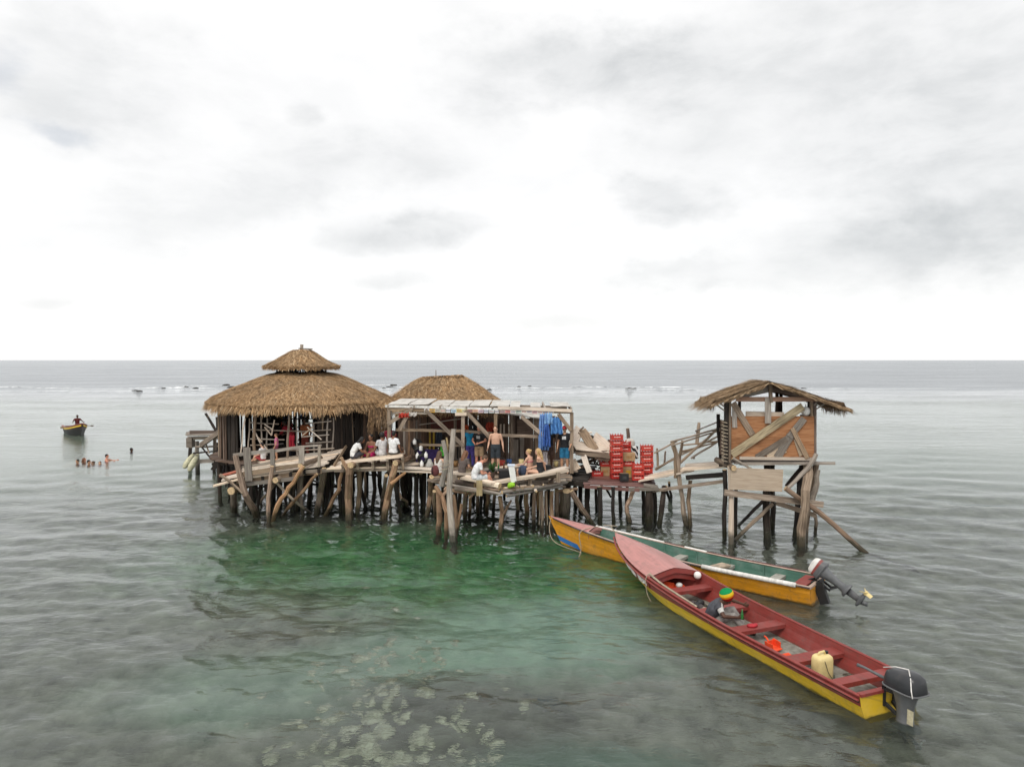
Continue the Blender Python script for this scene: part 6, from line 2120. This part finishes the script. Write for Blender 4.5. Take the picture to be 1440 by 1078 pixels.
# jerrycan
jp = b1.w(1.42, -.08, .09)
jc = thing('jerrycan', 'cream plastic jerrycan standing before the last thwarts of the red boat', 'jerrycan', jp)
mb = MB()
rotj = Matrix((b1.p * 1.0, b1.a, V((0, 0, 1)))).transposed()
prof = [(.88, 0), (1, .03), (1, .30), (.93, .345), (.75, .37), (.5, .375)]
for (kx, zz) in prof:
    for q in range(20):
        a = 2 * PI * q / 20
        ca, sa = math.cos(a), math.sin(a)
        mb.v.append(jp + rotj @ V((math.copysign(abs(ca) ** .45, ca) * .18 * kx, math.copysign(abs(sa) ** .45, sa) * .135 * kx, (zz - .05) * 1.2)))
for i in range(len(prof) - 1):
    for q in range(20):
        q2 = (q + 1) % 20
        mb.face((i * 20 + q, i * 20 + q2, i * 20 + 20 + q2, i * 20 + 20 + q), [(0, 0)] * 4)
mb.face([(len(prof) - 1) * 20 + q for q in range(20)], [(0, 0)] * 20)
mb.build('body', 'cream', jc, smooth=True)
J_ = lambda x, y, z: jp + rotj @ V((x, y, z * 1.2))
MB().tube([J_(-.10, 0, .31), J_(-.08, 0, .365), J_(.04, 0, .375), J_(.07, 0, .31)], .018, 8).build('handle', 'cream', jc, smooth=True)
MB().tube([J_(.11, .02, .30), J_(.115, .02, .36)], .035, 12).build('cap', 'black', jc)
rope_line(jc, [J_(-.07, -.10, .30), J_(-.06, -.15, .22), J_(.0, -.16, .08), J_(.12, -.2, -.06), J_(.3, -.3, -.20)], .006, 'fuel_hose', 'black')
# fenders, bailer, life vests and other gear
bp = b1.w(6.15, .58, .56)
mb = MB().ball(bp, .095, 14, 10)
mb.build('float', 'white', loc=bp, smooth=True, label='round white float hanging inside the far side of the red boat', cat='float')
orange = paint((.75, .075, .02), .7, var=.25)
for k, (x, t, z, sx_, sy_, sz_, an, lb) in enumerate([(6.65, .05, .16, .45, .34, .14, .3, 'crumpled orange life vest under the foredeck of the red boat'), (6.5, .30, .15, .36, .30, .12, 1.1, 'orange life vest beside a white bag under the foredeck')]):
    p = b1.w(x, t, z)
    mb = MB().ball((0, 0, 0), (sx_ / 2, sy_ / 2, sz_), 14, 10)
    mb.v = [p + Matrix.Rotation(an, 3, 'Z') @ (v * (1 + .35 * mnoise.noise(v * 9 + V((k, 3, 1))))) for v in mb.v]
    mb.build('life_vest', orange, loc=p, smooth=True, label=lb, cat='life vest')
p = b1.w(6.42, .22, .27)
mb = MB().ball(p, (.09, .07, .07), 10, 8)
mb.build('bag', 'white', loc=p, smooth=True, label='small white bag on the orange life vests in the red boat', cat='bag')
p = b1.w(5.25, .02, .10)
mb = MB()
for k in range(6):
    mb.ball(p + V((U(-.16, .16), U(-.16, .16), U(-.02, .08))), (U(.07, .13), U(.07, .12), U(.05, .09)), 8, 6, mi=k % 3)
o = mb.build('anchor_bag', [M['black'], paint((.06, .05, .05)), paint((.28, .22, .17))], loc=p, smooth=True, label='dark heap of gear on the floor between the first thwarts of the red boat', cat='gear')
p = b1.w(2.75, -.05, .05)
sc = thing('bailer', 'bright orange plastic bailer lying on the grey floor of the red boat', 'bailer', p)
mb = MB()
rb = lambda x, y, z: p + b1.a * x + b1.p * y + V((0, 0, z))
mb.plank(rb(-.02, -.10, .03), rb(.02, .14, .03), .24, .02)
mb.plank(rb(.10, -.10, .08), rb(.14, .14, .08), .02, .14)
mb.plank(rb(-.10, -.10, .09), rb(.12, -.10, .09), .02, .14)
mb.plank(rb(-.06, .14, .09), rb(.16, .14, .09), .02, .14)
mb.build('scoop', orange, sc)
MB().tube([rb(.13, .02, .10), rb(.24, .04, .16), rb(.32, .06, .16)], .018, 8).build('handle', orange, sc)
p = b1.w(2.4, -.06, .06)
mb = MB().plank(p - b1.p * .14 + b1.a * .06, p + b1.p * .14, .16, .03, n=3, jit=.02)
mb.build('orange_rag', orange, loc=p, label='flat orange plastic scrap beside the bailer in the red boat', cat='scrap')
p = b1.w(3.36, -.08, .345)
mb = MB().ball(p, (.11, .075, .045), 10, 8).ball(p + b1.p * .1, (.05, .05, .04), 8, 6)
mb.build('red_bag', paint((.40, .02, .03), .6), loc=p, smooth=True, label='dark red pouch lying on the middle thwart of the red boat', cat='pouch')
p = b1.w(3.55, -.3, .12)
p = b2.w(2.55, .0, .33)
mb = MB().box(p + V((0, 0, .05)), (.5, .3, .06), Matrix.Rotation(.6, 3, 'Z'))
mb.build('foam_slab', 'plypale', loc=p, label='pale foam slab lying on a thwart of the orange boat', cat='slab')

# ------------------------------------------------------------------ crates, boxes and the wood heap
def make_crate():
    root = thing('bottle_crate', 'red plastic bottle crate', 'crate', (0, 0, 0), 'red bottle crates on the platform')
    mb = MB()
    w, d, h, t = .44, .34, .205, .018
    for sy in (-1, 1):
        mb.box((0, sy * (d / 2 - t / 2), h / 2 - .02), (w, t, h - .05))
        for k in range(5):
            mb.box((-w / 2 + t / 2 + k * (w - t) / 4, sy * (d / 2 - t / 2), h - .0125), (t * 1.5, t * .98, .065))
    for sx in (-1, 1):
        mb.box((sx * (w / 2 - t / 2), 0, .05), (t, d - 2 * t, .10))
        mb.box((sx * (w / 2 - t / 2), 0, .17), (t, d - 2 * t, .035))
        for sy in (-1, 1):
            mb.box((sx * (w / 2 - t / 2), sy * d * .34, .125), (t * .98, .06, .06))
    mb.box((0, 0, .012), (w - 2 * t, d - 2 * t, .02))
    for k in range(1, 5):
        mb.box((-w / 2 + k * w / 5, 0, .08), (.008, d - 2 * t, .12))
    for k in range(1, 3):
        mb.box((0, -d / 2 + k * d / 3, .08), (w - 2 * t, .008, .12))
    mb.build('shell', 'red_crate', root)
    lg = MB()
    for k in range(7):
        lg.box((-.12 + k * .036, -d / 2 - .002, .115 + U(-.004, .004)), (.026, .004, .026 + .012 * (k % 3 == 0)), Matrix.Rotation(.15 * (-1) ** k, 3, 'Y'))
    lg.build('lettering', paint((.80, .68, .62), .5), root)
    return root


crate0 = make_crate()
used = [False]


def put_crate(p, rz, label):
    if not used[0]:
        o = crate0; used[0] = True
    else:
        o = crate0.copy(); COL.objects.link(o)
        for ch in crate0.children:
            c_ = ch.copy(); COL.objects.link(c_); c_.parent = o
    o.location = p; o.rotation_euler = (0, 0, rz)
    o['label'] = label
    return o


PZ = 1.40
ordn = ['bottom', 'second', 'third', 'fourth', 'fifth', 'sixth', 'seventh', 'eighth']


def stack(px, D, n, z0, rz, where):
    p = W(px, 665, D)
    for k in range(n):
        lv = 'top' if k == n - 1 else ('bottom' if k == 0 else ordn[k] + ' from the bottom')
        put_crate((p.x + U(-.012, .012), D + U(-.012, .012), z0 + k * .213), rz + U(-.05, .05), f'red bottle crate, {lv} of {where}')


stack(866.5, 27.3, 8, PZ + .03, .06, 'the tallest crate stack on the platform')
stack(897, 26.9, 3, PZ + .03, -.08, 'the low stack of three in front')
stack(909, 27.4, 6, PZ + .03, .03, 'the rightmost crate stack')
put_crate((W(839, 660, 27.9).x, 27.9, PZ + .03), .15, 'single red bottle crate standing alone on the platform')


def carton(px, D, z, size, mat, label, rz=0.0, name='carton', cat='box', win=None):
    p = W(px, 660, D); p.z = z
    r = thing(name, label, cat, p)
    MB().box(p + V((0, 0, size[2] / 2)), size, Matrix.Rotation(rz, 3, 'Z')).build('box', mat, r)
    rr = Matrix.Rotation(rz, 3, 'Z')
    MB().box(p + rr @ V((0, -size[1] / 2 - .003, size[2] * .5)), (size[0] * .45, .004, size[2] * .35), rr).build('printed_mark', win or paint((.35, .2, .08)), r)
    MB().box(p + rr @ V((0, 0, size[2] + .003)), (size[0] * .98, .05, .004), rr).build('tape', paint((.5, .36, .2)), r)
    return r


carton(851, 28.0, PZ + .03, (.38, .32, .36), 'card', 'brown cardboard carton on the deck left of the tallest crate stack')
put_crate((W(851, 660, 28.0).x, 28.0, PZ + .40), .05, 'red bottle crate standing on the brown carton left of the tallest stack')
carton(882.5, 27.6, PZ + .03, (.42, .34, .42), 'card', 'cardboard carton with a yellow mark at the bottom between the crate stacks', win=paint((.5, .3, .03)))
put_crate((W(883.5, 660, 27.6).x, 27.6, PZ + .46), -.04, 'red bottle crate between two cardboard cartons, behind the low stack')
carton(884, 27.6, PZ + .68, (.46, .34, .30), 'card', 'cardboard carton on top of a red crate beside the tallest stack', rz=-.04)
put_crate((W(878, 660, 27.85).x, 27.85, PZ + .99), .0, 'red bottle crate lying highest behind the cartons, against the tallest stack')
put_crate((W(878, 660, 27.85).x, 27.85, PZ + 1.20), .06, 'red bottle crate on the very top behind the cartons, level with the tallest stack')
carton(877.5, 26.75, PZ + .03, (.32, .30, .28), 'black', 'black plastic box on the platform in front of the crates', name='black_box', win=paint((.05, .05, .05)))
p = W(893, 642, 27.9)
mb = MB()
mb.grid(lambda i, j: (p.x - .12 + .24 * i / 8, 27.9 + .03 * math.sin(i * 1.1), PZ + .7 + .5 * j / 6), 8, 6)
sm, snt = new_mat('striped_canvas')
wv = nd(snt, 'ShaderNodeTexWave', {'wave_type': 'BANDS', 'bands_direction': 'DIAGONAL'}, Scale=2.6)
snt.links.new(nd(snt, 'ShaderNodeTexCoord').outputs['Object'], wv.inputs['Vector'])
out(snt, bsdf(snt, ramp(snt, wv.outputs[1], [(.45, (.02, .02, .02)), (.55, (.7, .7, .66))]), .9))
o = mb.build('striped_cloth', sm, loc=p, smooth=True, label='black and white striped cloth hanging between the crate stacks', cat='cloth')
o.modifiers.new('thick', 'SOLIDIFY').thickness = .012
p = W(885, 628, 28.1)
mb = MB().ball(p + V((0, 0, .12)), (.22, .14, .22), 12, 8)
mb.v = [v + V((.04, .02, .05)) * mnoise.noise(v * 5) for v in mb.v]
mb.build('sack', paint((.55, .50, .44), .9, var=.3), loc=p, smooth=True, label='grey cloth sack on top of the cardboard cartons', cat='sack')
p = W(885, 640, 28.7)
pole(thing('standing_pole', 'thick brown pole rising behind the crates', 'pole', p), 'shaft', [W(888, 665, 28.7), W(885, 630, 28.7), W(882.5, 602, 28.7)], .09, .09, 'brown')

# heap of broken boards
HEAP = 0
labels_used = []
for k in range(70):
    f = R()
    px = 808 + 62 * f
    top = 604 + 46 * f
    py = U(top, 652)
    D = U(27.9, 29.4)
    c_ = W(px, py, D)
    L = U(.4, 1.1)
    d = V((U(-1, 1), U(-.5, .5), U(-.55, .25) - .4 * (px > 820) * 0)).normalized()
    mt = random.choice(['pale', 'wood', 'wood', 'grey', 'brown', 'dark'])
    if c_.z - abs(d.z) * L / 2 < 1.45: c_.z = 1.5 + abs(d.z) * L / 2
    MB().plank(c_ - d * L / 2, c_ + d * L / 2, U(.04, .17), U(.02, .05), V((U(-.4, .4), U(-1, .2), 1)), n=3, jit=.015, taper=U(.5, 1)).build('broken_board', mt, loc=c_, label='weathered broken board in the heap of scrap wood left of the crates', cat='board', group='boards in the scrap wood heap')
for (a, b, w, t, up_, mt, lb) in [((806, 626, 27.6), (866, 632, 28.4), .62, .03, (0, -.6, 1), 'pale', 'long pale board laid slantwise over the front of the scrap wood heap'), ((808, 633, 27.5), (858, 640, 27.9), .5, .03, (0, -.7, 1), 'wood', 'wide grey sheet lying across the front of the scrap wood heap'),
                              ((800, 632, 27.7), (816, 602, 28.2), .42, .03, (.4, -1, .2), 'pale', 'tall pale board leaning upright at the left end of the heap'), ((818, 604, 28.2), (836, 632, 27.8), .40, .03, (.4, -1, .3), 'wood', 'broad board sloping down from the peak of the heap'),
                              ((835, 612, 28.4), (872, 640, 28.2), .34, .03, (-.4, -1, .3), 'pale', 'bleached board sliding down the right side of the heap'), ((804, 647, 27.5), (812, 660, 27.2), .3, .03, (0, -1, .3), 'pale', 'short pale board hanging at the left foot of the heap'),
                              ((820, 640, 27.4), (829, 664, 27.0), .22, .03, (0, -1, .2), 'pale', 'narrow board dangling from the middle of the heap to the deck')]:
    MB().plank(W(*a), W(*b), w, t, up_, n=4, jit=.02).build('loose_board', mt, loc=W(*a), label=lb, cat='board')
for k, (px, py) in enumerate([(829, 612), (837, 617), (855, 622), (862, 630)]):
    p = W(px, py, 28.9)
    MB().tube([p - V((0, 0, .4)), p + V((U(-.1, .1), 0, .12))], .06, 8, jit=.1).build('post_stub', 'brown', loc=p, label='dark post stub sticking out of the scrap wood heap', cat='post', group='post stubs in the scrap wood heap')

# ------------------------------------------------------------------ cloths and clothes hung on the pergola
def hung(name, label, px0, px1, pyt, pyb, D, col, folds=5, depth=.06, taper=0.0, seed=0.0, cat='cloth'):
    a, b = W(px0, pyt, D), W(px1, pyt, D)
    zb = W(px0, pyb, D).z
    c_ = (a + b) / 2
    mb = MB()
    nu, nv = 24, 16

    def fn(i, j):
        u, v = i / nu, j / nv
        uu = .5 + (u - .5) * (1 - taper * (1 - v) ** 2)
        x = a.x + (b.x - a.x) * uu
        ph = u * folds * 2 * PI + seed + 1.2 * mnoise.noise(V((u * 2, v * 2, seed)))
        return (x + .04 * mnoise.noise(V((u * 3, v * 3, seed + 4))), D + depth * math.sin(ph) * (.35 + .65 * v), a.z + (zb - a.z) * v - .05 * math.sin(PI * u * 3) ** 2 * (1 - v) - .06 * v * mnoise.noise(V((u * 4, 0, seed))))
    mb.grid(fn, nu, nv)
    o = mb.build(name, cloth(col), loc=c_, smooth=True, label=label, cat=cat)
    o.modifiers.new('thick', 'SOLIDIFY').thickness = .008
    return o


hung('hanging_cloth', 'long pale blue cloth hanging to knee height at the right end of the pergola', 757, 772, 581, 633, 26.9, (.16, .30, .62), 4, .08, .3, 1)
hung('hanging_cloth', 'darker blue cloth hanging in folds just right of the pale blue one', 763, 775, 596, 628, 26.8, (.05, .13, .42), 3, .07, .7, 2)
hung('hanging_cloth', 'bright blue shirt hung from the end of the pergola beam beside the posts', 774, 791, 586, 610, 26.95, (.10, .28, .62), 3, .07, .2, 3)
hung('hanging_cloth', 'short light blue towel slung high between the blue cloths', 766, 777, 580, 596, 26.85, (.26, .48, .78), 2, .06, .2, 4)
hung('hanging_shirt', 'bright red cloth tied to the left brace of the pergola', 561, 575, 580, 587, 26.85, (.50, .05, .03), 3, .06, 0, 5)
hung('hanging_shirt', 'white cloth hung beside the red one under the pergola beam', 576, 586, 579, 585, 26.85, (.66, .62, .58), 2, .05, 0, 6)
hung('hanging_shirt', 'orange-red shirt hanging on the shop wall behind the shirtless person', 683, 696, 593, 607, 29.8, (.42, .06, .03), 3, .06, .1, 7)
hung('hanging_shirt', 'small orange cloth hanging beside the turquoise-shirted person', 653, 660, 597, 604, 29.8, (.55, .09, .02), 2, .05, .1, 8)
hung('hanging_shirt', 'white cloth hanging at the far left of the pergola', 545, 552, 578, 602, 27.3, (.58, .55, .50), 2, .05, .2, 9)
hung('hanging_cloth', 'dark blue-grey cloth hanging inside the shop beside the yellow battens', 613, 622, 602, 630, 29.6, (.05, .065, .09), 2, .05, .1, 10)
hung('hanging_cloth', 'black cloth hanging on the shop wall above the table', 664, 676, 590, 612, 29.8, (.015, .015, .017), 3, .05, .1, 11)
hung('hanging_cloth', 'bright green cloth hanging low on the rail by the forked post', 619, 624, 627, 641, 27.2, (.10, .45, .06), 2, .04, .1, 12)
hung('hanging_cloth', 'white towel draped by the legs of the person with the striped bag', 763, 770, 634, 662, 27.1, (.55, .50, .50), 2, .05, .2, 13)
hung('red_flag', 'red cloth with a pale streak hanging from the rails of the round hut', 405, 414, 611, 632, 28.6, (.34, .012, .03), 2, .06, .2, 14)

# black and white gear heaped under the pergola
for k, (px, py, D, r, lb) in enumerate([(586, 625, 27.6, .17, 'black rubber tyre leaning topmost in the gear under the pergola'), (590, 635, 27.4, .15, 'black tyre lying in the middle of the gear under the pergola'), (594, 645, 27.2, .15, 'black tyre lowest in the gear under the pergola')]):
    p = W(px, py, D)
    pts = [(p.x + r * math.cos(a), p.y + .06 * math.sin(a * 2), p.z + r * math.sin(a)) for a in [2 * PI * i / 20 for i in range(21)]]
    MB().tube(pts, .06, 8).build('tyre', 'black', loc=p, smooth=True, label=lb, cat='tyre')
for k, (px, py, D, lb) in enumerate([(583, 621, 27.4, 'small white bottle standing highest in the black gear under the pergola'), (592, 630, 27.3, 'white bottle in the middle of the black gear under the pergola'), (587, 641, 27.2, 'white bottle left of the lowest tyre under the pergola'), (599, 640, 27.2, 'white bottle right of the lowest tyre under the pergola'), (593, 652, 27.0, 'white bottle standing in front of the lowest tyre')]):
    p = W(px, py, D)
    MB().lathe(p, [(.06, -.1), (.07, -.05), (.07, .06), (.03, .10), (.025, .14)], 10).build('bottle', 'white', loc=p, smooth=True, label=lb, cat='bottle')
p = W(604, 652, 27.2)
MB().lathe(p - V((0, 0, .12)), [(.17, 0), (.17, .06), (.06, .3), (.02, .32)], 14).build('grey_sack', paint((.42, .41, .38), .8), loc=p, smooth=True, label='pointed grey sack standing on the deck beside the tyres', cat='sack')
p = W(601, 630, 28.5)
MB().plank(p - V((.45, 0, .3)), p + V((.45, 0, -.3)), .05, .5, (0, 0, 1)).build('purple_cloth', cloth((.08, .05, .2)), loc=p, label='dark purple bundle low in the shade behind the tyres', cat='bundle')
# planks on the deck
for (px, py, D, mt, lb) in [(575, 653, 27.5, 'pale', 'pale oval board lying on the deck left of the tyres')]:
    p = W(px, py, D)
    MB().lathe(p, [(.5, 0), (.52, .03), (.5, .06)], 18, sy=.5).build('oval_board', mt, loc=p, label=lb, cat='board')

# things on the log deck
tb = thing('low_table', 'rough low table of boards on the log deck with bottles on it', 'table', W(700, 668, 25.0))
tp = W(703, 664, 25.2); tp.z = 2.06
MB().plank(tp - V((.55, -.15, 0)), tp + V((.55, .15, 0)), .55, .05, n=2).build('table_top', 'grey', tb)
for sx in (-1, 1):
    for sy in (-1, 1):
        q = tp + V((sx * .45, sy * .2 + sx * .12, 0))
        MB().plank(q - V((0, 0, .44)), q, .06, .06, (0, 1, 0)).build('leg', 'wood', tb)
for k, (dx_, dy_, mt, lb) in enumerate([(-.35, .0, 'glassg', 'green bottle at the left end of the low table'), (-.24, .08, 'glassb', 'brown bottle next to the green one on the low table'), (-.05, -.05, 'glassg', 'green bottle in the middle of the low table'), (.14, .08, 'glassb', 'brown bottle toward the right of the low table'), (.3, .12, 'glassb', 'brown bottle at the right end of the low table')]):
    p = tp + V((dx_, dy_, .025))
    MB().lathe(p, [(.032, 0), (.034, .01), (.034, .13), (.014, .18), (.014, .24)], 10).build('bottle', mt, loc=p, smooth=True, label=lb, cat='bottle')
p = W(692, 655, 24.9)
mb = MB()
for k in range(40):
    a = U(0, 6.28)
    b_ = p + V((U(-.05, .05), U(-.05, .05), -.25))
    mb.blade(b_ + V((0, 0, U(0, .2))), b_ + V((math.cos(a) * U(.1, .22), math.sin(a) * U(.1, .22), U(.15, .45))), .03, (math.sin(a), -math.cos(a), .2), R())
pl = thing('potted_plant', 'small leafy green plant standing beside the low table', 'plant', p)
mb.build('leaves', paint((.05, .12, .03), .6, var=.4, rndv=.4), pl)
MB().lathe(p - V((0, 0, .42)), [(.08, 0), (.11, .2), (.10, .2)], 12).build('pot', 'brown', pl)
p = W(711, 668, 24.6)
cb = thing('cooler_box', 'black cooler box standing beside the white bin on the log deck', 'cooler', p)
MB().box(p + V((-.02, .1, -.02)), (.42, .34, .36), Matrix.Rotation(.15, 3, 'Z')).build('box', 'black', cb)
MB().box(p + V((-.02, .1, .18)), (.44, .36, .04), Matrix.Rotation(.15, 3, 'Z')).build('lid', paint((.05, .045, .045), .5), cb)
p = W(721, 676, 24.0)
wb = thing('white_bin', 'tall white plastic bin tapering upward on the front edge of the log deck', 'bin', p)
MB().plank(p - V((-.04, 0, .03)), p + V((-.05, 0, .52)), .19, .19, (0, 1, 0), n=1, jit=0, taper=1.05).build('body', 'white', wb)
MB().box(p + V((-.05, 0, .545)), (.25, .23, .04)).build('lid', paint((.68, .74, .86), .4), wb)
p = W(720, 681, 23.9)
gb = thing('green_bag', 'bright lime green bag tucked under the bench plank of the log deck', 'bag', p)
mb = MB().ball(p, (.14, .09, .10), 14, 10)
mb.v = [v + V((.07, .02, .06)) * mnoise.noise(v * 7) for v in mb.v]
mb.build('pouch', paint((.30, .58, .03), .6), gb, smooth=True)
MB().tube([p + V((.1, 0, .1)), p + V((.22, -.02, .12)), p + V((.27, 0, -.1))], .015, 6).build('strap', 'black', gb)
p = W(672, 675, 23.9) + V((.36, .06, .30))
ph = MB().box(p, (.15, .012, .08), Matrix.Rotation(-.5, 3, 'Y')).ball(p + V((.08, 0, -.02)), .035, 8, 6)
ph.build('phone', 'black', loc=p, label='black phone in the hands of the person in white at the deck edge', cat='phone')
p = W(823, 650, 27.6)
p = W(797, 656, 27.3)
mb = MB().ball(p, (.12, .09, .15), 12, 8)
mb.v = [v + V((.05, .02, .05)) * mnoise.noise(v * 6 + V((2, 2, 2))) for v in mb.v]
mb.build('plastic_bag', 'white', loc=p, smooth=True, label='white plastic bag hanging at the knees of the person in swim shorts', cat='bag')
p = W(765, 662, 26.2)
mb = MB().box(p, (.5, .3, .42), Matrix.Rotation(.2, 3, 'Z'))
mb.build('dark_crate', 'black', loc=p, label='low black box behind the blond person on the log deck', cat='box')
p = W(1133, 578, TD + .12)
mb = MB().ball(p, (.15, .15, .155), 16, 10).tube([p + V((0, 0, .15)), p + V((0, 0, .22))], .02, 6)
mb.build('float', 'white', loc=p, smooth=True, label='round white buoy sitting on the parapet of the lookout tower', cat='buoy')
# pale floats leaning on the rear platform
for (a, b, lb) in [((259, 657, 37.4), (273, 637, 37.9), 'pale elongated float leaning on the rear platform, leftmost of two'), ((266, 661, 36.9), (279, 638, 37.3), 'pale elongated float leaning on the rear platform, the nearer of two')]:
    p, q = W(*a), W(*b)
    d = q - p
    MB().tube([p - d * .06, p, p.lerp(q, .25), p.lerp(q, .6), q], [.03, .11, .17, .15, .07], 12).build('float', paint((.58, .56, .38), .6, var=.3, dirt=.4), loc=p, smooth=True, label=lb, cat='float')

# small goods scattered over the decks
for k, (px, py, D, mt, r, h, nm, lb) in enumerate([
    (628, 651, 27.0, 'white', .10, .22, 'bucket', 'white bucket on the deck behind the forked post'), (706, 652, 27.6, paint((.5, .06, .04)), .12, .24, 'bucket', 'red bucket by the shop wall right of the shirtless person'),
    (716, 652, 27.8, paint((.05, .12, .3)), .11, .25, 'bucket', 'blue bucket by the shop wall between the red bucket and the blond friends'), (733, 653, 27.6, 'cream', .10, .28, 'jug', 'cream jug on the deck behind the blond friends'),
    (640, 650, 27.7, paint((.35, .2, .08)), .12, .2, 'basket', 'brown basket on the deck under the pergola sign'), (562, 637, 27.0, 'white', .04, .10, 'cup', 'white cup at the right tip of the bench deck'), (782, 660, 27.6, 'cream', .09, .2, 'jug', 'small cream jug at the feet of the person with the striped bag')]):
    p = W(px, py, D); p.z = CZ + .12 if nm != 'cup' else 2.38
    o_ = thing(nm, lb, nm, p)
    MB().lathe(p, [(r * .8, 0), (r, h), (r * .92, h), (r * .7, .03)], 14).build('body', mt, o_, smooth=True)
    MB().tube([p + V((r * math.cos(t), 0, h + r * .9 * math.sin(t))) for t in [PI * i / 8 for i in range(9)]], .008, 5).build('handle', 'motorgrey', o_)
for k, (px, py, D, c_, lb) in enumerate([(612, 668, 25.3, (.16, .05, .05), 'dark red backpack beside the long-haired person behind the forked post'), (735, 668, 24.9, (.05, .07, .12), 'navy backpack on the log deck left of the person in a bikini'), (512, 648, 27.3, (.04, .04, .045), 'black backpack on the bench deck beside the pink wrap')]):
    p = W(px, py, D)
    o_ = thing('backpack', lb, 'backpack', p)
    mb = MB().ball(p + V((0, 0, .17)), (.16, .11, .20), 12, 9)
    mb.v = [v + V((.03, .02, .03)) * mnoise.noise(v * 6) for v in mb.v]
    mb.build('pouch', cloth(c_), o_, smooth=True)
    MB().tube([p + V((-.08, -.09, .30)), p + V((-.10, -.15, .18)), p + V((-.08, -.10, .05))], .015, 5).build('strap', 'black', o_)
